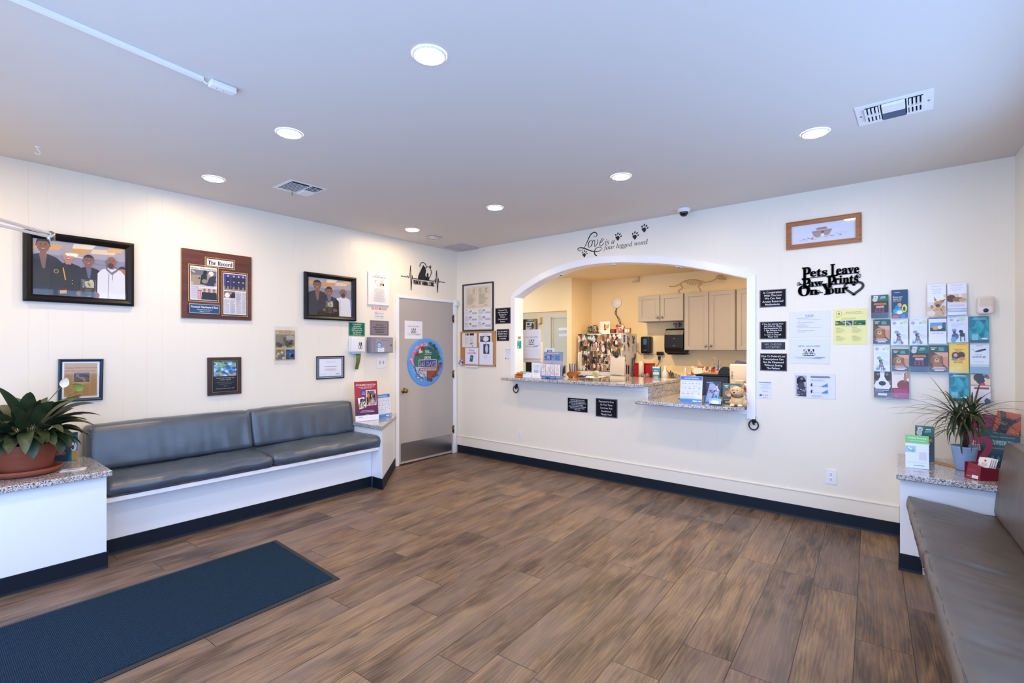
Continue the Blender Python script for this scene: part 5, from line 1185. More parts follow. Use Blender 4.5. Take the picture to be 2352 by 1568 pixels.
def cb3(P): P.text('FOUND DOG', .55, .2, h=.08, w=.6, col=0x5c5c66, bold=.01); s = P.sub(.12, .32, .9, .95); s.rect(0, 0, 1, 1, 0x3c3c48); s.ell(.55, .45, .3, .4, 0xd8d8e2); s.ell(.2, .3, .15, .3, 0x6c6c7c)
M, w_, h_ = onB(-4.375, -4.150, 1.49, 1.625, .012); sheet(M, w_, h_, 'flyer', 'white found dog flyer at top right of the cork board', 'flyer', cb3, 0xdcdde8)
def cb4(P): s = P.sub(.3, .1, .74, .52); s.rect(0, 0, 1, 1, 0x343e58); s.ell(.55, .5, .25, .45, 0xb8c0d8); P.lines(.34, .58, .68, .74, 6, 0xb8bac8, 3, th=.3); P.rect(.46, .04, .54, .07, 0x2c2c34)
M, w_, h_ = onB(-4.362, -4.125, 1.205, 1.505, .0140); sheet(M, w_, h_, 'flyer', 'white flyer with a small dark dog photo at lower right of the cork board', 'flyer', cb4, 0xdcdfee)
def cb5(P): P.rect(0, 0, 1, 1, 0x7c7c96); P.blobs([0xd8d8e4, 0x3c3c50, 0xa8a8bc], 12, 6, .08, .2)
M, w_, h_ = onB(-4.735, -4.66, 1.19, 1.27, .018, -.45); sheet(M, w_, h_, 'card', 'small tilted purple card at the lower left corner of the cork board', 'card', cb5)

BS = (0x15131a, 0x9a96a4)
def wsign(x0, x1, z0, z1, label, ls, base=0x0e0c12, border=0xa8a6b4, **k):
    M, w_, h_ = onB(x0, x1, z0, z1, .0015); return sign(M, w_, h_, label, base, border, ls, k.pop('col', 0xe8e8f0), **k)
wsign(-4.094, -3.842, 1.732, 1.933, 'black sign about personnel not present for 24 hour observation', ['Personnel Are', 'NOT Present On', 'Premises For', '24 Hour', 'Observation Of', 'Patients.'], bold=.01, fill=.6)
wsign(-4.069, -3.868, 1.514, 1.664, 'small black sign that all pets must be leashed', ['ALL PETS MUST', 'BE KEPT ON A', 'LEASH OR IN', 'A CARRIER.'], pad=(.08, .1), bold=.01, fill=.58)
wsign(-1.006, -.801, 1.788, 1.940, 'black sign about returned medications, topmost of the column right of the arch', ['In Cooperation', 'With The Law', 'We Can Not', 'Accept Returned', 'Medications.'], bold=.012, fill=.66)
wsign(-1.006, -.799, 1.509, 1.661, 'black sign for owners leaving a pet, second in the column right of the arch', ['If You Are Leaving Your', 'Pet With Us, Please', 'See Receptionist To:', '1. Sign Estimate And', 'Release Form', '2. Leave A Deposit', 'Thank You!'], bold=.02, fill=.66)
wsign(-.993, -.809, 1.419, 1.482, 'small slate grey no checks accepted sign', ['NO CHECKS', 'ACCEPTED'], base=0x333642, border=None, col=0xa6a9b4, pad=(.1, .1), fill=.68)
wsign(-1.003, -.795, 1.232, 1.384, 'black federal law prescriptions sign, lowest of the column right of the arch', ['Due To Federal Law', 'Prescriptions Can', 'Not Be Dispensed', 'Without Seeing', 'The Patient.'], bold=.012, fill=.66)
wsign(-3.003, -2.747, .712, .861, 'dark sign with dense white night-time service text under the counter', ['VETERINARY SERVICE IS PROVIDED', 'DURING THE NIGHT-TIME HOURS AS', 'NECESSARY IN THE JUDGEMENT OF THE', 'VETERINARIAN IN CHARGE.', 'CONTINUOUS PRESENCE OF PERSONNEL', 'MAY NOT BE PROVIDED DURING', 'THESE HOURS.'], border=None, bold=.015, fill=.6)
wsign(-2.643, -2.385, .681, .881, 'dark payment is due sign under the counter', ['Payment Is Due', 'At The Time', 'Services Are', 'Rendered.', 'Thank You!'], bold=.004, fill=.6)
def note_ack(P):
    P.rect(.06, .06, .94, .10, 0x6c80a8); P.lines(.12, .16, .9, .46, 6, 0xb4bcd0, 2, 'c', .35); P.lines(.16, .55, .84, .66, 2, 0xaab2c8, 4, 'c', .35); P.rect(.10, .76, .26, .88, 0x3a74c0); P.rect(.32, .79, .42, .84, 0xd06070); P.rect(.5, .79, .75, .83, 0x9aa2b8); P.rect(.34, .93, .7, .95, 0xb8a0a8)
M, w_, h_ = onB(-1.018, -.911, .988, 1.139, .0015); sheet(M, w_, h_, 'small_notice', 'small white payment cards notice at the lower right corner of the arch', 'notice', note_ack, 0xe2e6f4)
M, w_, h_ = onB(-3.939, -3.84, 1.267, 1.414, .0015); sheet(M, w_, h_, 'small_notice', 'small pale notice beside the left arch casing, under the leash sign', 'notice', note_ack, 0xe6e6ec)
def dogfly(P):
    P.frame(0, 0, 1, 1, .004, 0xc4cad8)
    s = P.sub(.025, .09, .30, .94); s.rect(0, 0, 1, 1, 0xaeb2c8); s.poly([(.1, 1), (.12, .55), (.25, .3), (.7, .3), (.85, .6), (.95, 1)], 0x4c4a58); s.ell(.48, .2, .36, .17, 0x3a3844); s.ell(.75, .24, .18, .07, 0x2c2a34); s.ell(.2, .26, .12, .16, 0x2a2832, rot=.2); s.ell(.55, .15, .12, .06, 0x8a88a0); s.sub(.1, .55, .95, 1).blobs([0x8c8aa0, 0x5c5a6c, 0x3c3a48, 0xb8b8c8], 26, 3, .05, .14)
    P.rect(.40, .09, .86, .115, 0x6a6e80); P.rect(.40, .135, .88, .16, 0x6a6e80); P.lines(.40, .22, .86, .31, 3, 0xbcc2d2, 3)
    for y in (.52, .78):
        for i in range(8): P.rect(.66 + .02 * i, y - .02 * (i + 1) * .9, .677 + .02 * i, y, 0x4a8ee0)
        P.line([(.44, y - .02), (.66, y - .02)], .004, 0x9aa2b4); P.ell(.42, y - .05, .02, .05, 0x3a3a44); P.ell(.43, y - .11, .015, .025, 0x3a3a44)
    P.lines(.42, .86, .82, .94, 3, 0xc0c4d4, 4)
M, w_, h_ = onB(-.734, -.446, 1.013, 1.219, .0015, .008); sheet(M, w_, h_, 'flyer', 'landscape flyer with a grey dog photo and blue bar charts, lowest right of the signs', 'flyer', dogfly, 0xe2e5f2)
def sale(P):
    P.text('!SALE!', .5, .17, h=.075, w=.24, col=0x3f4056, bold=.0); P.rect(.42, .23, .6, .235, 0x3f4056)
    for y0 in (.26, .56):
        P.rect(.18, y0, .48, y0 + .012, 0x7a7c90)
        for k, (a, b_) in enumerate(((.2, .78), (.22, .26), (.2, .62), (.22, .42))): P.rect(a, y0 + .06 + k * .055, b_, y0 + .07 + k * .055, 0xa2a4b6)
M, w_, h_ = onB(-.776, -.480, 1.520, 1.740, .0015); sheet(M, w_, h_, 'flyer', 'white paper headed SALE, right of the black column of signs', 'flyer', sale, 0xe2e4f0)
M, w_, h_ = onB(-.776, -.483, 1.300, 1.5095, .0018); sheet(M, w_, h_, 'flyer', 'white new groomer flyer with two dogs, directly under the SALE paper', 'flyer', groomer, 0xe0e4f2)
def yellow(P):
    P.ell(.17, .13, .09, .075, 0x8c8a50, 20); P.ell(.17, .13, .08, .067, 0xeee9a4, 20); P.ell(.17, .13, .03, .03, 0x8c8a50); P.text('Obedience Dog Training', .6, .09, h=.026, w=.58, col=0x5c5a50, bold=.01); P.rect(.3, .13, .88, .137, 0x9c9a70); P.rect(.08, .22, .18, .227, 0x8a8860)
    for y in (.25, .28): P.lines(.24, y, .9, y + .02, 1, 0xa8a67c, 3)
    for x0, x1, k in ((.06, .35, 1), (.38, .57, 2), (.6, .95, 3)): s = P.sub(x0, .33, x1, .46); s.rect(0, 0, 1, 1, [0, 0x5c7448, 0x4c6a88, 0x3c8060][k]); s.blobs([0x9cb088, 0x3c4438, 0xb8c4b0, 0x4c6c58], 12, k, .08, .2)
    P.rect(.24, .485, .72, .492, 0xb0ae80)
    for x in (.08, .56):
        for y in (.53, .76): P.rect(x, y, x + .14, y + .008, 0x8c8a60); P.lines(x, y + .025, x + .34, y + .15, 7, 0xc2c088, 3, th=.25)
M, w_, h_ = onB(-.460, -.237, 1.461, 1.745, .0015); sheet(M, w_, h_, 'flyer', 'pale yellow dog training flyer left of the brochure rack', 'flyer', yellow, 0xeee9a4)
# Pets leave paw prints on your heart: one black metal cut-out
pl = []
for t_, x, y, h, w_ in (('P', -.185, .030, .105, .062), ('ets', -.128, .052, .060, .118), ('L', .012, .042, .100, .050), ('eave', .050, .052, .066, .150),
                        ('P', -.185, -.040, .086, .060), ('aw', -.142, -.026, .052, .102), ('P', -.012, -.044, .092, .060), ('rints', .036, -.018, .060, .158),
                        ('O', -.214, -.098, .088, .086), ('n', -.132, -.094, .058, .058), ('Y', -.050, -.098, .092, .080), ('our', -.004, -.094, .060, .126)):
    pl += textpolys(mb(t_), x - .0022, y, h if t_.isupper() or len(t_) == 1 and t_ != 'n' else h * 1.05, w_, .014); pl += [[(u + .0044, v + .001) for u, v in p] for p in textpolys(mb(t_), x - .0022, y, h if t_.isupper() or len(t_) == 1 and t_ != 'n' else h * 1.05, w_, .014)]
for sx in (-1, 1):
    pts = [(.165 + sx * .055 * (math.sin(a) ** 3) * 1.08, -.058 + .0034 * (13 * math.cos(a) - 5 * math.cos(2 * a) - 2 * math.cos(3 * a) - math.cos(4 * a))) for a in [PI * i / 20 for i in range(21)]]
    pl += stroke(pts, .017)
pl += paw(-.205, -.002, .019, 1.3); pl += paw(.190, .030, .022, -1.0); pl += paw(-.072, -.078, .018, 0)
pl += stroke([(-.19, .04), (.19, .055)], .006); pl += stroke([(-.17, -.03), (.18, -.02)], .006); pl += stroke([(-.20, -.006), (-.17, -.006)], .008); pl += stroke([(.17, .03), (.185, .03)], .01); pl += stroke([(.1, -.06), (.13, -.05)], .012); pl += stroke([(-.10, -.08), (-.04, -.08)], .006)
pl = [[(x * 1.02, y * 1.04) for x, y in p] for p in pl]
shape_sheet('wall_sign', 'dark metal cut-out lettering Pets Leave Paw Prints On Your Heart', 'sign', frameM((-.492, YB - .0015, 1.972), (1, 0, .0), (0, 0, 1)), pl, .005, M_DIECUT)
# Love is a four legged word: vinyl lettering
bx0, bz0 = -2.876, 2.40     # lower left corner of the lettering
pl = []
L1 = [(0.205, 0.256), (0.228, 0.247), (0.248, 0.261), (0.236, 0.287), (0.205, 0.296), (0.165, 0.273), (0.134, 0.221), (0.108, 0.175), (0.082, 0.142), (0.056, 0.118), (0.019, 0.118), (0.004, 0.138), (0.03, 0.15), (0.077, 0.141), (0.134, 0.115), (0.195, 0.09), (0.261, 0.082), (0.306, 0.096), (0.302, 0.118), (0.271, 0.127), (0.236, 0.118), (0.218, 0.089), (0.221, 0.053), (0.246, 0.036)]
def smooth(P, k=5):
    out = []
    for i in range(len(P) - 1):
        p0 = P[max(i - 1, 0)]; p1 = P[i]; p2 = P[i + 1]; p3 = P[min(i + 2, len(P) - 1)]
        for j in range(k):
            t = j / k; out.append(tuple(.5 * (2 * p1[a] + (p2[a] - p0[a]) * t + (2 * p0[a] - 5 * p1[a] + 4 * p2[a] - p3[a]) * t * t + (3 * p1[a] - p0[a] - 3 * p2[a] + p3[a]) * t ** 3) for a in range(len(p1))))
    return out + [tuple(P[-1])]
S1 = smooth(L1); n = len(S1); pl += stroke(S1, [.005 + .008 * (.5 - .5 * math.cos(2 * PI * i / n * 2.6)) for i in range(n)])
def oval(cx, cy, rx, ry): P_ = [(cx + rx * math.cos(a) + .30 * ry * math.sin(a), cy + ry * math.sin(a)) for a in [2 * PI * i / 24 for i in range(25)]]; return stroke(P_, [.004 + .007 * abs(math.cos(2 * PI * i / 24)) for i in range(25)])
pl += oval(.163, .178, .024, .038)
pl += stroke(smooth([(.196, .198), (.210, .212), (.220, .195), (.218, .142), (.236, .150), (.258, .185), (.255, .212)]), .007)
pl += stroke(smooth([(.279, .168), (.308, .183), (.324, .203), (.312, .213), (.291, .190), (.279, .157), (.290, .138), (.311, .143), (.333, .165)]), .007)
pl += textpolys(mi_('is a'), .345, .142, .060, .113, .0); pl += textpolys(mi_('four legged word'), .325, .088, .050, .505, .0)
for x, z, r_2 in ((-2.380, 2.604, .048), (-2.187, 2.588, .048), (-2.085, 2.648, .048), (-2.788, 2.471, .044)): pl += paw(x - bx0, z - bz0, r_2 * .95, -.08)
shape_sheet('wall_lettering', 'black vinyl lettering with paw prints above the arch, Love is a four legged word', 'lettering', frameM((bx0, YB - .0008, bz0), (1, 0, 0), (0, 0, 1)), pl, .0005, M_VINYL)
# leash hooks
for x, z, lab in ((-3.747, .935, 'black ring leash hook under the left end of the counter'), (-1.053, .765, 'black ring leash hook under the right end of the counter')):
    r_ = root('leash_hook', lab, 'hook', (x, YB, z), group='leash hooks on the back wall')
    g = G(); g.rbox(x - .016, x + .016, YB - .008, YB - .0005, z + .0, z + .065, .003); g.lathe((x, YB - .008, z + .05), [(.008, 0), (.006, .003), (.0001, .004)], 10, ax='y'); g.tube([(x, YB - .006, z + .02), (x, YB - .03, z + .012), (x, YB - .03, z - .004), (x, YB - .012, z - .012)], .008, 10); obj('plate', g, M_BLACK, parent=r_)
    g = G(); g.tube([(x + .038 * math.sin(a), YB - .022, z - .018 + .042 * math.cos(a)) for a in [2 * PI * i / 28 for i in range(29)]], .0055, 10, cap=False); obj('ring', g, M_BLACK, parent=r_)
for x0, x1, z0, z1, lab in ((-.517, -.437, .323, .441, 'white electrical outlet low on the back wall near the right bench'), (-3.723, -3.668, .318, .402, 'small white electrical outlet low on the back wall below the left end of the counter')):
    r_ = root('wall_outlet', lab, 'outlet', ((x0 + x1) / 2, YB, z0), group='wall outlets'); xc = (x0 + x1) / 2; zc = (z0 + z1) / 2; k = (z1 - z0) / .118
    g = G(); g.rbox(x0, x1, YB - .006, YB - .0005, z0, z1, .002); obj('plate', g, M_WHITEPL, parent=r_)
    for q in (-.02, .02):
        g = G(); g.rbox(xc - .017 * k, xc + .017 * k, YB - .0085, YB - .006, zc + (q - .014) * k, zc + (q + .014) * k, .001)
        so = obj('socket', g, M_TRIM, parent=r_)
        g = G(); g.box(xc - .008 * k, xc - .005 * k, YB - .0092, YB - .0084, zc + (q - .002) * k, zc + (q + .008) * k); g.box(xc + .005 * k, xc + .008 * k, YB - .0092, YB - .0084, zc + (q - .002) * k, zc + (q + .008) * k); g.box(xc - .003 * k, xc + .003 * k, YB - .0092, YB - .0084, zc + (q - .011) * k, zc + (q - .006) * k); obj('slots', g, mat('dark_grey', 0x3a3a42, .6), parent=so)
# stickers on the left jamb
JM = lambda y0, y1, z0, z1: (frameM((OX0 + .0068, (y0 + y1) / 2, (z0 + z1) / 2), (0, 1, 0), (0, 0, 1)), y1 - y0, z1 - z0)
def jst(P): P.rect(.1, .1, .6, .14, 0xbfe4dc); P.rect(.1, .7, .3, .95, 0xd8f0ea); P.lines(.1, .2, .8, .6, 5, 0x3fb0a4, 3)
M, w_, h_ = JM(4.765, 4.84, 1.42, 1.515); sheet(M, w_, h_, 'sticker', 'teal sticker on the left jamb of the arch', 'sticker', jst, 0x1e9c90, .0006)
def jst2(P): P.ell(.3, .4, .2, .35, 0x8a6a3c); P.ell(.7, .4, .2, .35, 0x6c5434); P.rect(.1, .8, .9, .95, 0xa8b8c8)
M, w_, h_ = JM(4.77, 4.83, 1.53, 1.572); sheet(M, w_, h_, 'sticker', 'tiny white sticker with brown emblem above the teal sticker on the jamb', 'sticker', jst2, 0xe4e0e0, .0006)

# ------------------------------------------------------------------ brochure rack
def b_bully(P):
    P.rect(0, 0, 1, 1, 0x12343a); P.rect(0, 0, 1, .28, 0x14685c); P.sub(0, .6, 1, 1).rect(0, 0, 1, 1, 0x1c3440)
    P.ell(.27, .10, .14, .07, 0xd8d4d4); P.ell(.22, .20, .15, .09, 0xc8c4c6); P.ell(.15, .045, .03, .03, 0xd090a0); P.ell(.40, .05, .03, .03, 0xd090a0); P.ell(.26, .11, .03, .015, 0x2a2428)
    P.rect(.55, .08, .82, .11, 0xe0ece8); P.lines(.5, .13, .85, .2, 3, 0xa8c8c0, 2); P.poly([(.2, .35), (.85, .35), (.9, .43), (.12, .43)], 0xc87820); P.text('IN TICKS, FLEAS', .52, .375, h=.025, w=.6, col=0x3c2a14, bold=.02); P.rect(.28, .47, .76, .51, 0xe0a0ac); P.rect(.3, .525, .74, .55, 0xe8c0c8)
    for i in range(3):
        for j in range(2): P.ell(.3 + .2 * i, .62 + .09 * j, .065, .035, 0xb83a50); P.ell(.3 + .2 * i, .62 + .09 * j, .03, .016, 0x5c2838)
def b_best(P):
    P.rect(0, 0, 1, 1, 0x1c4468); P.text('PetsBest', .36, .09, h=.032, w=.46, col=0xd8e4f0, bold=.01); P.text('Every pet', .1, .25, h=.05, w=.76, col=0xf4f6f8, bold=.035, al='l'); P.text('deserves', .1, .32, h=.05, w=.7, col=0xf4f6f8, bold=.035, al='l'); P.text('the best', .1, .385, h=.05, w=.62, col=0xe8e048, bold=.035, al='l')
    P.ell(.45, .75, .36, .11, 0x28a8c0); P.ell(.8, .66, .16, .14, 0xe0d83c); P.ell(.78, .68, .08, .08, 0x1c4468); P.ell(.5, .55, .13, .08, 0xd8a070); P.ell(.35, .62, .12, .08, 0x2c7cc0); P.ell(.5, .8, .18, .07, 0xe8d8cc); P.poly([(.03, 1), (.1, .9), (.4, .9), (.5, 1)], 0xb84030); P.ell(.72, .95, .14, .06, 0x2c6cb0)
def b_white(P, k=0):
    P.rect(0, 0, 1, .55, 0xeceef6); P.rect(.18, .06, .82, .07, 0xa8acc0); P.para(['Find more answers', 'and join the', 'program today'] if not k else ['Join the community', 'program today'], .12, .12, .88, .30 if not k else .24, 0x6a7aa8, .4)
    if k == 0:
        s = P.sub(0, .33, 1, 1); s.rect(0, .55, 1, 1, 0xd8c0a4); s.blobs([0xc89c6c, 0xe0c8a8, 0xb08858], 14, 3, .06, .12); s.ell(.55, .42, .2, .13, 0xc0905c); s.poly([(.38, .3), (.36, .08), (.5, .25)], 0xa87848); s.poly([(.68, .28), (.98, .2), (.8, .4)], 0xa87848); s.ell(.55, .5, .12, .08, 0x5c4848); s.ell(.62, .8, .34, .22, 0xc8a070); s.ell(.2, .85, .22, .12, 0xe8d4bc); s.line([(.7, .65), (.85, .9)], .04, 0x6c5848)
    else:
        s = P.sub(0, .33, 1, .62); s.rect(0, 0, 1, 1, 0xdccab8); s.ell(.2, .5, .24, .4, 0x5c4030); s.ell(.55, .62, .28, .26, 0x8c6c50); s.ell(.8, .7, .2, .2, 0xc8a47c); s.rect(.6, 0, .75, .4, 0xe8e4e8)
        P.rect(0, .62, 1, 1, 0xdcdfec); P.lines(.1, .68, .9, .74, 2, 0xa8b0c8, 2); 
        for y in (.80, .84, .88, .93): P.rect(.0, y, 1, y + .018, [0x7894b8, 0xe8ecf4, 0x5c84b0, 0x8ca0c0][int(y * 100) % 4])
def b_puppy(P):
    P.rect(0, 0, 1, 1, 0x2e2622); P.rect(0, 0, 1, .24, 0x17574e); P.rect(.06, .07, .4, .11, 0xe09858); P.rect(.12, .13, .3, .16, 0xe0e8e4); P.lines(.5, .08, .88, .22, 4, 0x8cc0b4, 3)
    s = P.sub(0, .26, 1, .82); s.rect(0, 0, 1, 1, 0x5a4034); s.poly([(.25, 0), (1, .0), (1, .35), (.8, .38)], 0xd8a090); s.poly([(.7, .3), (1, .3), (1, 1), (.75, .8)], 0xc88c74); s.ell(.45, .85, .26, .35, 0x9c6c40); s.ell(.4, .42, .27, .28, 0xb08050); s.ell(.17, .5, .1, .24, 0x8c5c34); s.ell(.64, .46, .1, .24, 0x8c5c34); s.ell(.40, .52, .13, .12, 0xd0ac80); s.ell(.4, .48, .05, .04, 0x1c1410); s.ell(.3, .36, .03, .03, 0x1c1410); s.ell(.5, .36, .03, .03, 0x1c1410)
    P.rect(.22, .80, .82, .835, 0xe4a8a8); P.rect(.15, .855, .88, .89, 0xe8b8b4); P.rect(.28, .905, .76, .94, 0xe8e4e0)
def b_dal(P):
    P.rect(0, 0, 1, 1, 0xdfe4f2); P.rect(.05, .05, .5, .06, 0x5c6480); P.rect(.04, .03, .05, .09, 0x5c6480); P.rect(.52, .03, .53, .09, 0x5c6480); P.ell(.2, .17, .12, .06, 0xa0a8dc); P.ell(.62, .18, .07, .035, 0x9cb0dc); P.ell(.84, .14, .14, .07, 0xbfdcb0); P.ell(.7, .42, .26, .1, 0xd0e2e6)
    P.text('Every Drop', .48, .31, h=.05, w=.6, col=0xc0cce0); P.ell(.33, .51, .13, .06, 0x8898d4); P.ell(.78, .68, .16, .09, 0xd0d8f0); P.ell(.2, .82, .08, .04, 0xb4dcc0); sit_dog(P, .48, .97, .44, k=1.5); P.ell(.24, .91, .09, .05, 0x7088c8)
def b_blueman(P):
    P.rect(0, 0, 1, 1, 0xd8e2f2); P.rect(.08, .05, .45, .06, 0x5c6480); P.ell(.2, .16, .1, .05, 0xa8b4e0); P.ell(.7, .14, .16, .08, 0xc0dcc0); P.ell(.52, .19, .06, .03, 0x8ca0d8); P.lines(.2, .3, .85, .44, 4, 0xc0cae0, 2); P.ell(.34, .55, .12, .06, 0x7c94d4)
    P.ell(.34, .62, .07, .05, 0x3c3848); P.ell(.38, .78, .17, .13, 0x4c5c80); P.ell(.3, .9, .14, .1, 0x5a90c8); P.ell(.66, .6, .1, .06, 0x282830); P.ell(.72, .72, .13, .08, 0x303440); P.rect(.62, .72, .68, .97, 0x303440); P.rect(.80, .72, .86, .96, 0x4a6a9c)
def b_teal(P):
    P.rect(0, 0, 1, 1, 0x1f8ca0); P.blobs([0x2c9cb0, 0x187890, 0x3aa8ba, 0x1c6c88, 0x2a90a8], 26, 4, .1, .25); P.rect(.2, .06, .85, .085, 0xb0dce0); P.rect(.1, .11, .9, .125, 0x9cd0d8); P.rect(0, .9, 1, 1, 0x0f5c64); P.rect(.62, .82, .92, .88, 0xd8ecee); P.rect(.12, .68, .45, .9, 0x7cc0d0)
def b_shop(P): P.rect(0, 0, 1, 1, 0xe2e4ee); P.rect(0, 0, 1, .03, 0x2a4a88); s = P.sub(.08, .18, .96, .52); s.rect(0, 0, 1, 1, 0x5c9cc8); s.rect(0, .6, 1, 1, 0x2c4a34); s.ell(.35, .6, .2, .25, 0xc8a078); s.ell(.62, .55, .15, .2, 0xe8dcd0); s.rect(.8, 0, 1, .6, 0x3c5c78); P.text('Know what\'s safe', .5, .59, h=.035, w=.75, col=0x4c6cb0, bold=.01)
def b_yellow(P): P.rect(0, 0, 1, 1, 0xeccc50); P.rect(.4, .06, .85, .08, 0xd08430); P.text('TREATING', .48, .22, h=.04, w=.5, col=0xa04c1c, bold=.03); P.text('PAIN', .48, .27, h=.04, w=.6, col=0xa04c1c, bold=.03); s = P.sub(.12, .3, .84, .58); s.rect(0, 0, 1, 1, 0xe0b050); s.ell(.3, .45, .28, .45, 0x5c3424); s.ell(.68, .4, .28, .4, 0x4c2c20); s.ell(.3, .4, .14, .22, 0xd8a888); s.ell(.75, .8, .18, .2, 0xc88c58); s.poly([(0, 1), (.05, .75), (.35, .8), (.4, 1)], 0x4c8cc8); P.text('SHOULDN\'T', .48, .605, h=.035, w=.5, col=0xa04c1c, bold=.03); P.text('BE A PAIN', .48, .655, h=.035, w=.5, col=0xa04c1c, bold=.03); P.lines(.3, .72, .72, .9, 8, 0xf4e090, 3, 'c')
def b_quant(P): P.rect(0, 0, 1, 1, 0xdce6f4); P.rect(.3, .09, .66, .105, 0x8c94ac); P.ell(.55, .25, .3, .035, 0x3c4660, rot=-.15); P.ell(.76, .22, .08, .03, 0x2c3448); P.line([(.1, .2), (.3, .29)], .02, 0x5c6c88); P.text('MIGHTY', .45, .39, h=.035, w=.4, col=0x8484ac); P.text('QUANTUM', .45, .46, h=.055, w=.68, col=0x3c3c60, bold=.01); P.rect(.2, .62, .7, .63, 0xa0a8c0); P.rect(0, .7, 1, .8, 0xb8d8c8); P.rect(0, .78, 1, .87, 0x94a8d8); P.rect(.0, .87, 1, 1, 0x7cb8cc); P.blobs([0x9cc8d8], 0, 1)
def b_bernese(P):
    P.rect(0, 0, 1, 1, 0x4c4c58); s = P.sub(0, 0, 1, .66); s.rect(0, 0, 1, 1, 0x2a2424); s.poly([(.36, 0), (.64, 0), (.62, .3), (.78, .55), (.22, .55), (.38, .3)], 0xe4e4ee); s.ell(.5, .80, .50, .34, 0xe0e0ea); s.poly([(0, .5), (.14, .5), (.06, .75), (0, .8)], 0x8a5638); s.poly([(1, .5), (.86, .5), (.94, .75), (1, .8)], 0x8a5638); s.ell(.24, .16, .10, .07, 0x9c6440); s.ell(.78, .16, .10, .07, 0x9c6440); s.ell(.22, .3, .05, .05, 0x14100e); s.ell(.8, .3, .05, .05, 0x14100e); s.ell(.5, .68, .22, .13, 0x1c1a20); s.line([(.5, .8), (.5, .9)], .02, 0x50505c)
    P.rect(.06, .70, .88, .725, 0xb8bcc8); P.rect(.06, .745, .6, .765, 0xa8acb8); P.rect(.24, .83, .78, .91, 0xd8dcec); P.rect(.74, .965, .96, .99, 0xe08040)
def b_cat(P): s = P.sub(0, 0, 1, .62); s.rect(0, 0, 1, 1, 0xe4d8d0); s.ell(.7, .8, .4, .3, 0x7c3c28); s.poly([(.7, .6), (.72, .1), (.82, .05), (.85, .6)], 0x9c6848); s.rect(.85, 0, 1, .4, 0xc08850); s.ell(.78, .4, .1, .12, 0xb07c54); P.lines(.1, .06, .6, .14, 2, 0xb0a0a0, 2); P.poly([(0, .62), (.4, .6), (.7, .55), (1, .6), (1, 1), (0, 1)], 0x98204c); P.lines(.1, .66, .92, .84, 6, 0xb85478, 2, full=True); P.text('eCare', .25, .9, h=.03, w=.24, col=0xf0d8e0, bold=.01)
def b_red(P): s = P.sub(0, 0, 1, .42); s.rect(0, 0, 1, 1, 0xe0ccb8); s.ell(.42, .3, .28, .35, 0x4c3428); s.ell(.5, .55, .22, .3, 0x2c3450); s.ell(.6, .85, .14, .14, 0xc02838); s.ell(.8, .2, .14, .14, 0x2c60a8); s.ell(.88, .3, .1, .1, 0xb84c38); s.rect(0, .9, 1, 1, 0xb08c68); P.rect(0, .42, 1, 1, 0xdedce8); P.rect(.18, .46, .92, .53, 0x9c3c20); P.lines(.25, .6, .8, .85, 8, 0xc8c8d8, 3); P.poly([(.7, 1), (.68, .9), (.75, .86), (.8, .82), (.86, .85), (.98, .88), (1, 1)], 0x2c4878)
RK = root('brochure_rack', 'clear acrylic wall rack of brochure pockets on the right of the back wall', 'rack', (.12, YB, 1.04))
g = G()
for z in (1.66, 1.46, 1.255, 1.045): g.box(-.215, .465, YB - .0055, YB - .001, z - .012, z + .004)
obj('back_rails', g, M_ACRYL, parent=RK)
BR = [(-.212, -.103, 1.661, 1.842, b_bully, 'teal bulldog brochure, top left of the rack'), (-.088, .012, 1.659, 1.873, b_best, 'navy every pet deserves the best brochure, top row of the rack'),
      (.121, .228, 1.660, 1.898, lambda P: b_white(P, 0), 'white brochure with a shepherd dog, top row of the rack'), (.230, .336, 1.668, 1.897, lambda P: b_white(P, 1), 'white brochure with a sleeping dog, top right of the rack'),
      (-.200, -.095, 1.465, 1.652, b_puppy, 'brown puppy brochure, leftmost of the second row'), (-.091, .013, 1.455, 1.654, b_dal, 'white spotted dog brochure, second in the second row'), (.019, .122, 1.455, 1.652, b_dal, 'white spotted dog brochure, third in the second row'),
      (.128, .229, 1.464, 1.652, b_shop, 'white brochure with a blue photo banner, fourth in the second row'), (.230, .343, 1.473, 1.665, b_blueman, 'pale blue brochure with a person and dog, fifth in the second row'), (.347, .449, 1.470, 1.655, b_teal, 'teal watercolour brochure, right end of the second row'),
      (-.196, -.095, 1.253, 1.460, b_dal, 'white spotted dog brochure, leftmost of the third row'), (-.085, .018, 1.258, 1.424, b_puppy, 'brown puppy brochure, short one second in the third row'), (.022, .128, 1.253, 1.450, b_bully, 'teal bulldog brochure, third in the third row'),
      (.131, .238, 1.255, 1.452, b_puppy, 'brown puppy brochure, fourth in the third row'), (.240, .346, 1.256, 1.470, b_yellow, 'yellow treating pain brochure in the third row'), (.350, .451, 1.255, 1.469, b_quant, 'pale blue quantum brochure, right end of the third row'),
      (-.195, -.089, 1.050, 1.251, b_bernese, 'black and white dog nose brochure, bottom left of the rack'), (-.084, .019, 1.050, 1.254, b_cat, 'maroon and white rabbit brochure, bottom row of the rack'), (.239, .347, 1.054, 1.250, b_teal, 'teal watercolour brochure, bottom row above the spiky plant'), (.354, .457, 1.051, 1.251, b_red, 'white brochure with a red banner, bottom right of the rack')]
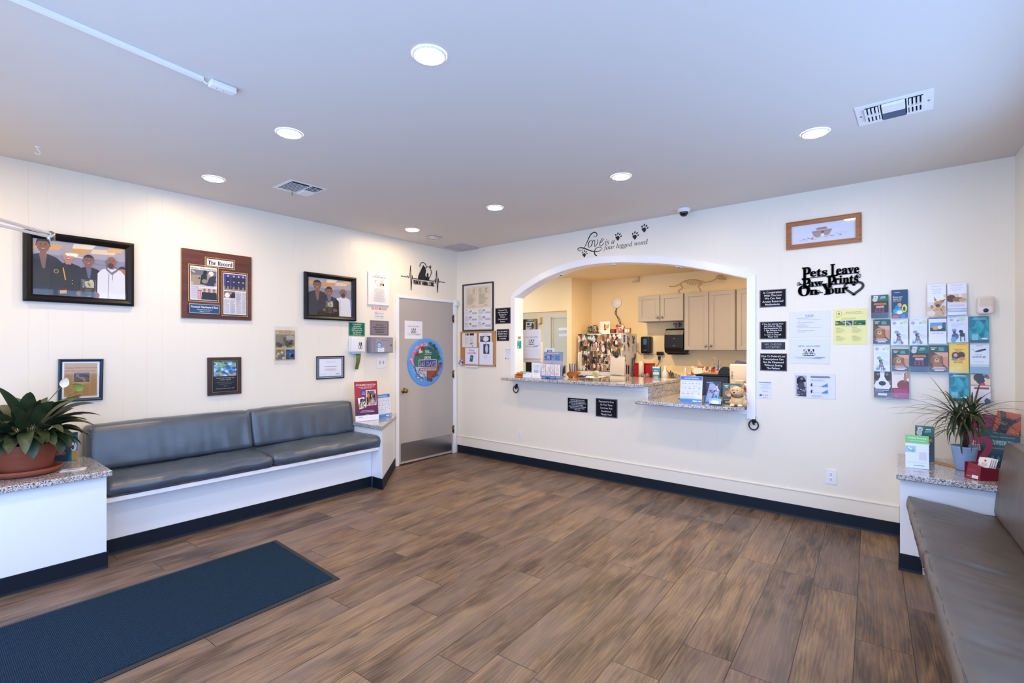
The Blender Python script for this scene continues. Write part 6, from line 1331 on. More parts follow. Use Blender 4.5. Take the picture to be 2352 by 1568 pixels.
for i, (x0, x1, z0, z1, fn, lab) in enumerate(BR):
    rr = random.Random(i); th = .010
    P = Pr(x1 - x0 - .003, z1 - z0, 0xd8dae4, th, back=0xc8ccd8); fn(P); P.z += .0
    M = Matrix.Translation(((x0 + x1) / 2, YB - .012 - .006, (z0 + z1) / 2)) @ frameM((0, 0, 0), (1, 0, 0), (0, 0, 1)) @ Matrix.Rotation(-.05 - .02 * rr.random(), 4, 'X') @ Matrix.Rotation(rr.uniform(-.008, .008), 4, 'Z')
    o = P.build('brochure', M, None, M_GLOSSY); tag(o, lab, 'brochure', 'brochures in the wall rack')
    g = G(); zb = z0 - .006; g.box(x0 - .002, x1 + .002, YB - .0395, YB - .038, zb, zb + .05); g.box(x0 - .002, x1 + .002, YB - .038, YB - .006, zb - .003, zb)
    obj('pocket', g, M_ACRYL, parent=RK)
for i, (x0, x1, z0, z1, lab) in enumerate(((-.205, -.105, 1.675, 1.868, 'brochures stacked behind the top left bulldog brochure'), (.024, .13, 1.30, 1.468, 'red and teal brochures behind the third row bulldog brochure'), (.24, .348, 1.62, 1.72, 'loose leaning leaflets above the blue person and dog brochure'))):
    pass
r_ = root('air_freshener', 'white wall air freshener with a blue button right of the brochure rack', 'air freshener', (.43, YB, 1.666))
g = G(); g.rbox(.385, .472, YB - .055, YB - .0005, 1.668, 1.792, .018, seg=4); obj('case', g, mat('warm_white_plastic', 0xe6dcd4, .35), parent=r_)
g = G(); g.rbox(.398, .459, YB - .0575, YB - .054, 1.722, 1.78, .001, seg=2); obj('window', g, mat('frosted_window', 0xd8c8b8, .2), parent=r_)
g = G(); g.lathe((.43, YB - .055, 1.694), [(.014, 0), (.013, .003), (.0001, .004)], 20, ax='y'); obj('button', g, mat('navy_button', 0x1c2c4c, .3), parent=r_)

# ------------------------------------------------------------------ plants
def leaf(g, base, az, el, L, W_, droop, mi=0, n=8, twist=0.0, fold=.25, tip=1.6):
    """pointed leaf: starts at base, heading az (plan) and el (elevation), bending down by droop radians"""
    p = Vector(base); vs = []; e = el; st = L / n; hd = Vector((math.cos(az), math.sin(az), 0)); side = Vector((-math.sin(az), math.cos(az), 0))
    for i in range(n + 1):
        t = i / n; w_ = W_ * (math.sin(PI * min(1, t ** .75)) ** .8 if i < n else 0) + (.0015 if i < n else .0002)
        up = (-math.sin(e) * hd + Vector((0, 0, math.cos(e)))); sd = (side * math.cos(twist) + up * math.sin(twist))
        vs += [p - sd * w_ / 2 + up * w_ * fold, p, p + sd * w_ / 2 + up * w_ * fold]
        p = p + (hd * math.cos(e) + Vector((0, 0, math.sin(e)))) * st; e -= droop / n
    fs = []
    for i in range(n):
        a = i * 3; fs += [(a, a + 1, a + 4, a + 3), (a + 1, a + 2, a + 5, a + 4)]
    g.add(vs, fs, mi, True)
def potted(M): pass
PX, PY, PZ = -4.34, .475, .640
r_ = root('potted_plant', 'leafy peace lily in a round terracotta pot and saucer on the left end table', 'plant', (PX, PY, PZ))
g = G(); g.lathe((PX, PY, PZ), [(.0002, .0008), (.145, .0008), (.165, .012), (.178, .040), (.172, .042), (.160, .016), (.0002, .012)], 48); obj('saucer', g, M_TERRA, parent=r_, fix=False)
g = G(); g.lathe((PX, PY, PZ), [(.0002, .013), (.118, .013), (.128, .06), (.142, .125), (.147, .130), (.153, .19), (.156, .196), (.147, .196), (.143, .16), (.0002, .16)], 48); obj('pot', g, M_TERRA, parent=r_, fix=False)
g = G(); g.lathe((PX, PY, PZ), [(.142, .165), (.08, .172), (.0002, .175)], 32); obj('soil', g, M_SOIL, parent=r_, fix=False)
rr = random.Random(11); g = G()
for i in range(96):
    az = i * 2.39996 + rr.uniform(-.25, .25); lay = i / 96; el = 1.15 - 1.45 * lay + rr.uniform(-.1, .1); L = rr.uniform(.20, .30) * (1 - .28 * lay); st = rr.uniform(.05, .13) * (1 - .3 * lay)
    if math.cos(az) < -.2: el = max(el, .6); L *= .8
    b0 = Vector((PX + .03 * math.cos(az), PY + .03 * math.sin(az), PZ + .17)); sl = max(el, .55) + .25
    b1 = b0 + Vector((math.cos(az) * math.cos(sl), math.sin(az) * math.cos(sl), math.sin(sl))) * (st + .06)
    g.tube([b0, (b0 + b1) / 2 + Vector((0, 0, .006)), b1], .0028, 5)
    leaf(g, b1, az, el, L, rr.uniform(.068, .092), rr.uniform(.7, 1.5) * (.6 + .6 * lay), twist=rr.uniform(-.4, .4), fold=.16)
obj('foliage', g, M_LEAF, parent=r_, fix=False)
for (fy, fz, col, tilt, fx) in ((.655, 1.215, 'w', -.3, -4.38), (.745, 1.185, 'g', .8, -4.40)):
    g = G(); b0 = Vector((PX, PY + .02, PZ + .18)); b1 = Vector((fx, fy, fz - .03)); mid = (b0 + b1) / 2 + Vector((0, -.02, .05)); g.tube([b0, mid, b1], .0028, 6)
    st = obj('flower_stem', g, mat('stem_green', 0x66743c, .5), parent=r_)
    g = G(); vs = []; n = 10
    for i in range(n + 1):
        t = i / n; w_ = .026 * math.sin(PI * t ** .8) ** .7; y = (t - .2) * .068
        for k in range(7):
            a = -1.25 + 2.5 * k / 6; vs.append(Vector((.014 + -w_ * .55 * math.cos(a) + .012, w_ * math.sin(a), y)))
    rot = Matrix.Rotation(tilt, 3, 'X'); vs = [b1 + rot @ v for v in vs]
    g.add(vs, [(i * 7 + k, i * 7 + k + 1, i * 7 + 8 + k, i * 7 + 7 + k) for i in range(n) for k in range(6)], sm=True)
    WM[st.name] = WM[r_.name]; fl = obj('spathe', g, mat('white_spathe', 0xf0ebe0, .5) if col == 'w' else mat('green_spathe', 0x7d9440, .5), parent=st, fix=False)
    fl['label'] = 'white flower spathe' if col == 'w' else 'green flower spathe'
# things standing beside the pot
def standee(name, label, cat, c, u, w_, h_, lean, build, base=0xe6e8f2, t=.002, group=None, m=None, easel=True):
    """upright card: c = bottom centre, u = direction its width runs, leaning back by lean"""
    u = Vector(u).normalized(); nrm = Vector((u.y, -u.x, 0)); v = Vector((0, 0, 1)) * math.cos(lean) - nrm * math.sin(lean); c = Vector(c)
    M = frameM(c + v * h_ / 2, u, v); r_ = root(name, label, cat, M=M, group=group)
    P = Pr(w_, h_, base, t); build(P); P.build('printed_card', None, r_, m or M_GLOSSY)
    if easel:
        g = G(); Mi = M.inverted(); foot = c - nrm * (h_ * math.sin(lean) + .05 * h_ / .25); top = c + v * h_ * .6 - nrm * .001
        q = [Mi @ (top - u * w_ * .16), Mi @ (top + u * w_ * .16), Mi @ (foot + u * w_ * .2), Mi @ (foot - u * w_ * .2)]; off = Vector((0, 0, -.0012))
        g.add(q + [p + off for p in q], [(0, 1, 2, 3), (7, 6, 5, 4), (0, 4, 5, 1), (1, 5, 6, 2), (2, 6, 7, 3), (3, 7, 4, 0)]); lobj('easel_back', g, M_PAPER, r_)
    return r_
def br_side(P): P.rect(0, 0, 1, 1, 0x123a48); P.rect(.02, .15, .5, .28, 0xc87820); P.rect(.02, .35, .45, .40, 0xe0a0ac)
def holder_design(P): P.rect(0, 0, 1, 1, 0x16424e); P.rect(0, .12, .6, .3, 0xb87028); P.rect(.05, .34, .55, .4, 0xd8909c); P.ell(.2, .55, .1, .06, 0xb83a50); P.ell(.42, .55, .1, .06, 0xb83a50); P.ell(.2, .7, .1, .06, 0xb83a50); P.ell(.42, .7, .1, .06, 0xb83a50); P.poly([(.6, .1), (1, .1), (1, 1), (.6, 1), (.75, .6)], 0x0f6c80); P.ell(.84, .5, .12, .16, 0xe8e4e0); P.ell(.80, .52, .06, .08, 0x3a2c28); P.rect(.76, .64, 1, .98, 0xb89038)
standee('brochure_holder', 'dark teal brochure stand with dog picture behind the terracotta pot', 'brochure stand', (-4.56, .695, .6415), (.30, .95, 0), .13, .20, .06, holder_design)
def bd2(P): P.rect(0, 0, 1, 1, 0x1c7a70); P.ell(.5, .5, .4, .25, 0xc8854c); P.rect(0, .7, 1, 1, 0x0f4a50)
standee('brochure_holder', 'teal and orange brochure stand left behind the peace lily', 'brochure stand', (-4.60, .33, .6415), (.1, .99, 0), .20, .40, .05, bd2)
M = Matrix.Translation((-4.22, .683, .6412)) @ Matrix.Rotation(1.25, 4, 'Z')
P = Pr(.125, .075, 0xe4e0e0, .003); P.rect(.25, .42, .78, .60, 0x3c3a6c); o = P.build('business_card', M); tag(o, 'white card with a dark stripe lying beside the saucer', 'card')

# right corner plant
QX, QY, QZ = .300, 4.38, .630
r_ = root('potted_plant', 'spiky dragon plant in a pale blue pot on the right corner table', 'plant', (QX, QY, QZ))
g = G(); g.lathe((QX, QY, QZ), [(.0002, .0008), (.040, .0008), (.046, .01), (.068, .150), (.070, .160), (.064, .160), (.060, .14), (.0002, .14)], 36); obj('pot', g, M_BLUEPOT, parent=r_, fix=False)
g = G(); g.lathe((QX, QY, QZ), [(.060, .142), (.0002, .147)], 24); obj('soil', g, M_SOIL, parent=r_, fix=False)
g = G(); tops = [Vector((QX - .035, QY - .01, QZ + .335)), Vector((QX + .035, QY, QZ + .345)), Vector((QX + .0, QY - .02, QZ + .27))]
for t_ in tops: g.tube([(QX + (t_.x - QX) * .3, QY, QZ + .14), ((QX + t_.x) / 2, QY, QZ + .24), t_], .007, 8)
obj('trunk', g, mat('brown_stem', 0x4a3524, .8), parent=r_)
g = G(); rr = random.Random(21)
for ti, t_ in enumerate(tops):
    for i in range(46):
        az = i * 2.4 + ti + rr.uniform(-.2, .2); el = 1.45 - 1.5 * (i / 46) + rr.uniform(-.1, .1); L = rr.uniform(.20, .31) * (.8 if i < 6 else 1)
        if math.sin(az) > .3 and el < 1.0: L = min(L, .19)
        leaf(g, t_, az, el, L, .0115, rr.uniform(1.2, 2.6) * (1.1 - .5 * (el / 1.5)), n=10, fold=.12)
for az, el, L, dr in ((3.35, .75, .44, 1.1), (3.25, .45, .40, .75), (3.5, .25, .37, .45), (.05, .95, .40, 1.5), (-.15, .75, .36, 1.4), (2.7, 1.2, .32, .3), (.9, 1.35, .27, .2), (3.0, .9, .36, 1.9)): leaf(g, tops[0 if math.cos(az) < 0 else 1], az, el, L, .0125, dr, n=14, fold=.12)
for v in g.v: v.x = min(v.x, .572 + (4.74 - v.y) * .054); v.y = min(v.y, YB - .03)
obj('foliage', g, M_DRAC, parent=r_, fix=False)
def greencard(P): P.rect(0, 0, 1, 1, 0xdfe6f4); P.rect(0, 0, 1, .25, 0x7cc070); P.text('Carefree Recycling', .5, .08, h=.045, w=.8, col=0xe8f4e4, bold=.01); P.rect(.2, .16, .85, .175, 0xc0e0b8); P.rect(-.02, .33, .45, .53, 0xb0bcd4); P.ell(.22, .43, .16, .05, 0x4cae9c, rot=.3); P.ell(.2, .41, .12, .03, 0xc8e8e0, rot=.3); P.rect(.58, .5, .9, .74, 0xd4ccd4); P.rect(.05, .82, .9, .83, 0xb8c4d8); P.rect(.35, .9, .8, .92, 0x8c98b4)
standee('counter_card', 'white and green tent card at the front left of the right corner table', 'card', (.058, 4.235, .6312), (1, .07, 0), .122, .218, .10, greencard)
standee('counter_card', 'teal bulldog leaflet standing behind the green and white card', 'leaflet', (.103, 4.52, .6312), (1, .0, 0), .105, .25, .06, b_bully)
g = G(); g.prism([(.12, 4.62), (.30, 4.44), (.27, 4.40), (.10, 4.55)], .6312, .634, lambda u, v, d: (u, v, d)); g.prism([(.13, 4.60), (.29, 4.45), (.26, 4.42), (.12, 4.55)], .634, .637, lambda u, v, d: (u, v, d)); o = obj('booklet', g, mat('tan_booklet', 0xc89a6c, .6)); tag(o, 'tan booklet lying flat on the right corner table beside the pot', 'booklet')
def bd_mar(P): P.rect(0, 0, 1, 1, 0x98274c); P.text('ask us about', .55, .3, h=.12, w=.7, col=0xe8b8c8, bold=.02); P.text('diarrhea', .5, .62, h=.2, w=.8, col=0xecd0d8, bold=.03)
def bd_grn(P): P.rect(0, 0, 1, 1, 0x123c38); P.lines(.15, .12, .9, .6, 5, 0x5c8c88, 3, 'c', .3); P.text('better', .5, .35, h=.12, w=.4, col=0xc8dcd8, bold=.02); [P.ell(.3 + .14 * i, .78, .04, .07, 0x3c7cb0) for i in range(4)]
def bd_org(P):
    P.rect(0, 0, 1, 1, 0xc4581c); P.poly([(.1, .0), (.3, .0), (.42, .38), (.2, .35)], 0x2a2020); P.ell(.24, .15, .09, .13, 0x6c4c40, rot=-.2); P.poly([(.62, .34), (.92, .1), (.98, .22), (.75, .46)], 0x2a2020); P.ell(.85, .25, .08, .11, 0x6c4c40, rot=.8); P.ell(.46, .45, .25, .18, 0x241c1c); P.poly([(.25, .5), (.6, .55), (.52, 1), (.12, 1)], 0x201818); P.ell(.36, .53, .13, .08, 0x8c6040); P.ell(.38, .50, .05, .04, 0x100c0c); P.ell(.34, .38, .035, .03, 0x100c0c); P.ell(.56, .43, .035, .03, 0x100c0c); P.rect(.3, .78, .55, .81, 0x8c4a2c)
    P.text('Thank you', .80, .78, h=.05, w=.3, col=0xe8c0a0, bold=.01); P.text('for your trust', .80, .86, h=.05, w=.34, col=0xf0dcc8, bold=.02)
standee('counter_display', 'dark green display card behind the spiky plant, near the right wall', 'display card', (.495, 4.60, .6312), (.985, -.14, 0), .20, .265, .10, bd_grn)
standee('counter_display', 'maroon display card rising behind the spiky plant', 'display card', (.43, 4.655, .6312), (.99, -.07, 0), .21, .345, .04, bd_mar)
M_ = frameM((.527, 4.59, .935), (.975, -.10, -.17), (.17, 0, .975)); P = Pr(.125, .145, 0xc4581c, .002); bd_org(P); o = P.build('photo_card', M_, None, M_GLOSSY); tag(o, 'orange card with a black and tan dog, tucked over the dark green display', 'card')
# maroon leaflet box with question mark
r_ = root('leaflet_box', 'maroon cardboard leaflet box with a question mark arch, beside the right back cushion', 'leaflet box', (.35, 4.15, .631))
c0 = Vector((.283, 4.13, .6312)); u_ = Vector((.90, -.43, 0)).normalized(); n_ = Vector((-.43, -.90, 0)).normalized()
a_ = c0; b_ = a_ + Vector((.066, -.045, 0)); c_ = b_ + Vector((.085, .055, 0)); d_ = a_ + Vector((.085, .055, 0)) * 1.0
g = G(); h1 = Vector((.016, .012, 0))
def wallp(g, p, q, z0, z1a, z1b, sh, t=.002, mi=0):
    n = (q - p).cross(Vector((0, 0, 1))).normalized() * t
    vs = [p, q, q + Vector((0, 0, z1b)) + sh, p + Vector((0, 0, z1a)) + sh]; vs2 = [v - n for v in vs]
    g.add(vs + vs2, [(0, 1, 2, 3), (7, 6, 5, 4), (0, 4, 5, 1), (1, 5, 6, 2), (2, 6, 7, 3), (3, 7, 4, 0)], mi)
wallp(g, a_, b_, 0, .100, .082, h1); wallp(g, b_, c_, 0, .082, .072, Vector((.004, 0, 0))); wallp(g, c_, d_, 0, .08, .10, Vector((0, 0, 0))); wallp(g, d_, a_, 0, .10, .100, Vector((0, 0, 0)))
g.prism([(p.x, p.y) for p in (a_, b_, c_, d_)], .6312, .633, lambda u, v, d: (u, v, d)); obj('box', g, M_MAROON, parent=r_)
g = G(); qc = d_ + Vector((-.055, -.005, 0)); pts = [(.355, .205), (.358, .222), (.370, .238), (.386, .240), (.400, .226), (.403, .203), (.397, .177), (.384, .149), (.370, .118), (.356, .085)]
for qd in stroke(smooth(pts), .030): g.prism(qd, 0, .003, lambda u, v, d: (u * .993, 4.192 + d, .6312 + v))
obj('question_mark', g, M_MAROON, parent=r_)
Pm = frameM((a_ + b_) / 2 + Vector((0, 0, .042)) + h1 * .4 + (b_ - a_).cross(Vector((0, 0, 1))).normalized() * .0018, (b_ - a_), (h1 + Vector((0, 0, .09)))); P = Pr(.075, .08, bx=False, t=.0002); P.lines(.1, .25, .8, .5, 4, 0xb0506c, 3, th=.3); P.text('eCare', .25, .82, h=.08, w=.3, col=0xe8c0cc, bold=.01); P.rect(.45, .70, .9, .95, 0xd8ccd0)
P.build('printed_face', Matrix.Translation(-Vector((.35, 4.15, .631))) @ Pm, r_)
for i in range(4):
    base = (a_ + c_) / 2 + Vector((-.006 + .010 * i, .0 + .004 * i, .004)); M_ = frameM(base + Vector((.014, .014, .065)), (.78, -.52, 0), (.30, .25, .95))
    P = Pr(.062, .125, 0xe4dcd8, .0015); P.ell(.55, .13, .1, .05, 0xa84c28); P.lines(.25, .24, .85, .42, 3, 0x9c8c8c, 3, 'c', .35)
    o = P.build('leaflet', M_, None, M_PRINT); tag(o, 'white leaflet leaning in the maroon leaflet box', 'leaflet', 'leaflets in the maroon box')

# far end table: red poster card and savings card
def redp(P):
    n = 10
    for i in range(n): t = i / n; P.rect(0, .86 * t, 1, .86 * (t + 1 / n) + .002, tuple((1 - t) * a + t * b_ for a, b_ in zip(hx(0xb02028), hx(0x3c1c50))) if i > 4 else 0xa81c28)
    P.text('PICTURE-PERFECT PROTECTION', .5, .09, h=.045, w=.84, col=0xf0e8ec, bold=.03); P.text('BE A PART OF OUR PROTECTION CLUB', .5, .145, h=.022, w=.7, col=0xe8d0d4, bold=.02); P.text('AND ENTER TO WIN', .5, .175, h=.022, w=.5, col=0xe8d0d4, bold=.02)
    P.ell(.38, .30, .13, .088, 0x44308c, 28); P.text('WIN', .38, .27, h=.025, w=.1, col=0xe0d8f0, bold=.02); P.rect(.31, .30, .45, .31, 0xc8c0e0); P.rect(.31, .325, .45, .335, 0xc8c0e0)
    q = P.sub(.48, .23, .93, .62); q.rect(0, 0, 1, 1, 0xf0f0f0); q = q.sub(.05, .04, .95, .96); q.rect(0, 0, 1, 1, 0x8c5c3c); q.blobs([0xd07830, 0x3c5c9c, 0x28242c, 0x6c9cd0, 0xe0a868, 0x181418], 30, 4, .08, .2)
    P.poly([(.12, .42), (.40, .40), (.47, .66), (.18, .70)], 0xf0f0f0); q = P.sub(.17, .43, .42, .67); q.blobs([0x8c8458, 0x28242c, 0xc8a850, 0x4c4c3c], 20, 5, .1, .22)
    P.lines(.12, .74, .9, .80, 2, 0xd8c0d0, 3, 'c', .4); P.text('Fremont', .5, .84, h=.02, w=.2, col=0xe8d8e0, bold=.02); P.rect(0, .86, 1, 1, 0xe8e8f2); P.rect(.12, .89, .3, .905, 0x8c98b0); P.rect(.3, .925, .9, .93, 0xc4c8d4)
standee('counter_card', 'tall red and purple poster card standing on the corner end table', 'card', (-4.545, 3.135, .6412), (.20, .98, 0), .26, .425, .10, redp)
def savings(P):
    P.frame(0, 0, 1, 1, .008, 0xe4e8f4); P.rect(.01, .01, .99, .145, 0x4a80cc); P.text('MOMMY-WORTHY', .5, .045, h=.02, w=.5, col=0xa8c4ec); P.text('INSTANT SAVINGS', .5, .09, h=.045, w=.62, col=0xf0f4fc, bold=.02); P.ell(.1, .07, .05, .035, 0x3c70bc); P.ell(.9, .07, .05, .035, 0x3c70bc); P.rect(.01, .148, .99, .16, 0x94c490)
    for y0, y1, xs in ((.18, .34, (.03, .34, .66, .97)), (.36, .53, (.03, .34, .55, .97)), (.55, .71, (.03, .27, .5, .97))):
        for a, b_ in zip(xs, xs[1:]): P.frame(a, y0, b_ - .01, y1, .004, 0xccd4e6); P.rect(a + .04, y0 + .025, b_ - .06, y0 + .037, 0xb4bcd4); P.rect(a + .05, y0 + .09, a + .11, y0 + .115, 0x9098b8); P.rect(b_ - .14, y0 + .09, b_ - .06, y0 + .115, 0x9098b8)
    P.lines(.03, .74, .9, .79, 3, 0xccd4e4, 3); P.rect(.01, .83, .99, .865, 0x88c4c4); P.rect(.01, .865, .99, .985, 0x4a80cc); P.rect(.6, .905, .8, .95, 0xdce8f8); P.rect(.84, .91, .97, .945, 0xdce8f8)
standee('savings_card', 'blue and white savings card behind the red poster card', 'card', (-4.585, 3.385, .6412), (-.12, .99, 0), .225, .265, .12, savings, group='blue and white savings cards')

# ------------------------------------------------------------------ on the reception counter
Z1, Z2 = 1.0716, .9151
standee('savings_card', 'blue and white instant savings card standing on the lower granite counter', 'card', (-1.575, 4.625, Z2), (1, 0, 0), .205, .252, .12, savings, group='blue and white savings cards')
def bluebr(P):
    P.rect(0, 0, 1, 1, 0x2a3050); P.rect(0, .65, 1, 1, 0x3a78b0); P.poly([(.35, .1), (.62, .1), (.62, .5), (.3, .95), (.08, .95)], 0xa4a8d4); P.poly([(.62, .12), (.95, .4), (.85, .9), (.6, .9)], 0x8cb0e0); P.sub(.55, .12, .9, .55).blobs([0xe0d4cc, 0x7c5444, 0xc8c4d4], 12, 3, .1, .2); P.sub(.3, .4, .8, .75).blobs([0x3c3440, 0x4c3c3c, 0x7c88a8], 12, 4, .1, .2); P.rect(.15, .06, .55, .08, 0xc8cce0)
standee('brochure_holder', 'dark blue angled brochure on the lower counter between the savings card and dog jar', 'brochure', (-1.41, 4.72, Z2), (.99, .05, 0), .145, .205, .10, bluebr)
r_ = root('sample_box', 'small blue box with a white label in front of the dark blue brochure', 'box', (-1.345, 4.60, Z2))
g = G(); g.rbox(-1.392, -1.290, 4.585, 4.625, Z2, Z2 + .038, .003); obj('box', g, mat('slate_blue_card', 0x2c4c74, .4), parent=r_)
P = Pr(.102, .05, 0x9cc8e8, .001); P.ell(.5, .7, .36, .35, 0xe8f0f8); P.text('TV', .12, .22, h=.2, w=.12, col=0x2c3c54, bold=.02); P.build('label_card', Matrix.Translation(Vector((-1.341, 4.584, Z2 + .036)) - Vector((-1.345, 4.60, Z2))) @ frameM((0, 0, 0), (1, 0, 0), (0, .2, .98)), r_)
def greenf(P): P.rect(0, 0, 1, 1, 0x4c5c48); P.rect(.1, .1, .32, .15, 0xe0e4c8); P.rect(.14, .18, .28, .21, 0xc8ccd4); P.rect(.42, .08, .75, .22, 0x8c9c9c); dog_face(P, .36, .50, .2, 0xc07844, k=.75); P.poly([(.28, .3), (1, .3), (1, .55), (.6, .45)], 0xd8a088); P.rect(.05, .78, .8, .80, 0xd8a898); P.rect(.15, .86, .7, .96, 0xa8a8b4)
standee('brochure_holder', 'dark green brochure with a curly dog behind the golden dog jar', 'brochure', (-1.245, 4.745, Z2), (1, .0, 0), .155, .19, .07, greenf)
# blue papers under the card
g = G()
for i in range(4): g.box(-1.80 + .012 * i, -1.71 + .012 * i, 4.90 - .008 * i, 5.02, Z2 + .003 * i, Z2 + .0028 + .003 * i)
o = obj('leaflet_stack', g, mat('blue_leaflet', 0x3f5c9c, .5)); tag(o, 'small fanned stack of blue leaflets on the lower counter behind the savings card', 'leaflets')
# golden dog cookie jar
DX, DY = -1.165, 4.640
r_ = root('dog_figurine', 'golden retriever puppy figurine jar with a brown collar at the right end of the counter', 'figurine', (DX, DY, Z2))
MD = mat('golden_dog_glaze', 0xe0bb86, .3); ME = mat('dark_glaze', 0x1c1614, .25)
def W3(x, y, z): return Vector((DX + x, DY + y, Z2 + z))
g = G(); b_ = lambda c, r, **k: g.ball(W3(*c), r[0], r[1], r[2], n=20, m=14, **k)
b_((0, .02, .055), (.062, .052, .056)); b_((0, .0, .048), (.052, .045, .047)); b_((.045, .02, .03), (.03, .035, .03)); b_((-.045, .02, .03), (.03, .035, .03))
b_((-.004, -.018, .132), (.049, .044, .045)); b_((-.012, -.052, .118), (.024, .026, .019)); b_((-.008, -.035, .148), (.03, .028, .02)); b_((-.012, -.046, .108), (.02, .02, .012))
obj('body', g, MD, parent=r_, fix=False)
for sx in (-1, 1):
    g = G(); g.ball(W3(sx * .048 - .003, -.008, .128), .012, .022, .034, n=14, m=10); obj('ear', g, mat('ear_glaze', 0xd0a468, .3), parent=r_, fix=False)
    g = G(); g.ball(W3(sx * .018 - .008, -.057, .142), .0048, .004, .0055, n=10, m=8); obj('eye', g, ME, parent=r_, fix=False)
    g = G(); g.ball(W3(sx * .032, -.042, .012), .020, .026, .012, n=14, m=8)
    for k in (-1, 0, 1): g.ball(W3(sx * .032 + k * .011, -.064, .009), .0065, .010, .008, n=10, m=6)
    obj('front_paw', g, mat('pale_paw_glaze', 0xf0e0c0, .3), parent=r_, fix=False)
g = G(); g.ball(W3(-.012, -.076, .124), .009, .006, .007, n=12, m=8); g.tube([W3(-.03, -.062, .106), W3(-.02, -.068, .100), W3(-.012, -.07, .104), W3(-.002, -.068, .100), W3(.010, -.06, .106)], .0012, 6); obj('nose', g, ME, parent=r_, fix=False)
g = G(); g.tube([W3(.046 * math.cos(a), -.004 + .044 * math.sin(a), .094 - .012 * math.sin(a) * -1) for a in [2 * PI * i / 30 for i in range(31)]], .0042, 8, cap=False); obj('collar', g, mat('brown_collar', 0x4a1c18, .4), parent=r_)
# clip-top jar
r_ = root('glass_jar', 'clip-top glass jar of red treats behind the golden dog figurine', 'jar', (-1.175, 4.97, Z2))
g = G(); g.lathe((-1.175, 4.97, Z2), [(.0002, .001), (.045, .001), (.048, .01), (.048, .14), (.04, .155)], 28); obj('glass_body', g, M_GLASS, parent=r_, fix=False)
g = G(); g.lathe((-1.175, 4.97, Z2), [(.0002, .004), (.044, .004), (.044, .135), (.0002, .14)], 24); obj('treats', g, mat('dark_red_treats', 0x7c1c18, .5, bump=(90, .8, .01)), parent=r_, fix=False)
g = G(); g.lathe((-1.175, 4.97, Z2 + .155), [(.041, 0), (.042, .01), (.03, .022), (.008, .026), (.008, .034), (.013, .040), (.0002, .045)], 28); g.tube([(-1.215, 4.94, Z2 + .15), (-1.20, 4.93, Z2 + .18), (-1.16, 4.925, Z2 + .185)], .002, 6); obj('lid', g, M_STEEL, parent=r_)
P = Pr(.06, .05, 0xd8dce8, .001); P.rect(.2, .3, .8, .4, 0x5c6478); P.ell(.5, .65, .12, .12, 0x3c4454); P.build('jar_label', Matrix.Translation(Vector((-1.16, 4.919, Z2 + .075)) - Vector((-1.175, 4.97, Z2))) @ frameM((0, 0, 0), (1, 0, 0), (0, 0, 1)), r_)

# upper counter, left cluster
r_ = root('date_block', 'small orange wooden perpetual calendar block at the left end of the counter', 'calendar', (-3.64, 4.67, Z1))
g = G(); g.rbox(-3.705, -3.560, 4.64, 4.71, Z1, Z1 + .035, .003); g.rbox(-3.695, -3.57, 4.67, 4.70, Z1 + .035, Z1 + .058, .002); obj('block', g, mat('orange_wood', 0xc87830, .4), parent=r_)
P = Pr(.13, .028, bx=False, t=.0004)
for i, t_ in enumerate('1 2 . W'.split()): P.rect(.12 + .2 * i, .02, .28 + .2 * i, .62, 0x7c3418); P.text(t_, .2 + .2 * i, .34, h=.36, w=.1, col=0xe8b070, bold=.03)
P.rect(.3, .75, .8, .9, 0x8c4a20); P.build('number_tiles', Matrix.Translation(Vector((-3.632, 4.638, Z1 + .028)) - Vector((-3.64, 4.67, Z1))) @ frameM((0, 0, 0), (1, 0, 0), (0, 0, 1)), r_)
def cardh(P): P.rect(.1, .15, .3, .35, 0x3c70b0); P.rect(.4, .15, .9, .5, 0xc8dcec); P.rect(.1, .7, .9, .76, 0xc0a0a8)
def cardh2(P): P.rect(.3, .2, .8, .26, 0xc0c0cc); P.ell(.55, .38, .05, .06, 0xa0a4b8); P.rect(.1, .7, .9, .76, 0xc8a8b0)
def tray(x0, x1, y0, lab, build):
    r_ = root('card_holder', lab, 'card holder', ((x0 + x1) / 2, y0, Z1), group='business card holders at the left end of the counter')
    g = G(); g.rbox(x0, x1, y0, y0 + .035, Z1, Z1 + .022, .002); obj('holder', g, M_GLASS if False else mat('frosted_acrylic', 0xd8dce8, .2), parent=r_)
    P = Pr(x1 - x0 - .006, .056, 0xe4e6ee, .008); build(P); P.build('cards', Matrix.Translation(Vector(((x0 + x1) / 2, y0 + .012, Z1 + .036)) - Vector(((x0 + x1) / 2, y0, Z1))) @ frameM((0, 0, 0), (1, 0, 0), (0, .25, .97)), r_)
tray(-3.545, -3.425, 4.60, 'white and pale blue business cards beside the orange calendar block', cardh)
tray(-3.420, -3.300, 4.60, 'white business cards in front of the blue sample stand', cardh2)
P = Pr(.15, .062, 0x4cae9c, .010); P.rect(.1, .25, .9, .8, 0xa8dcd0); P.rect(.2, .4, .8, .5, 0x5cb0a0)
o = P.build('card_box', frameM((-3.690, 4.83, Z1 + .031), (1, 0, 0), (0, .05, .99)), None, M_GLOSSY); tag(o, 'mint green card box behind the orange calendar block', 'box')
def payf(P): P.rect(0, 0, 1, 1, 0xdce8f8); P.rect(.12, .1, .18, .13, 0x8cacd0); P.text('PAY OVER TIME', .5, .22, h=.05, w=.76, col=0x3c5c94, bold=.01); P.lines(.18, .32, .85, .42, 3, 0xb4c4dc, 3, 'c', .35); P.frame(.3, .5, .68, .86, .025, 0x4c5c80); P.rect(.36, .55, .62, .81, 0xb4c0d4)
standee('counter_card', 'pale blue pay over time card left of the blue sample stand', 'card', (-3.498, 4.80, Z1), (1, 0, 0), .135, .175, .08, payf)
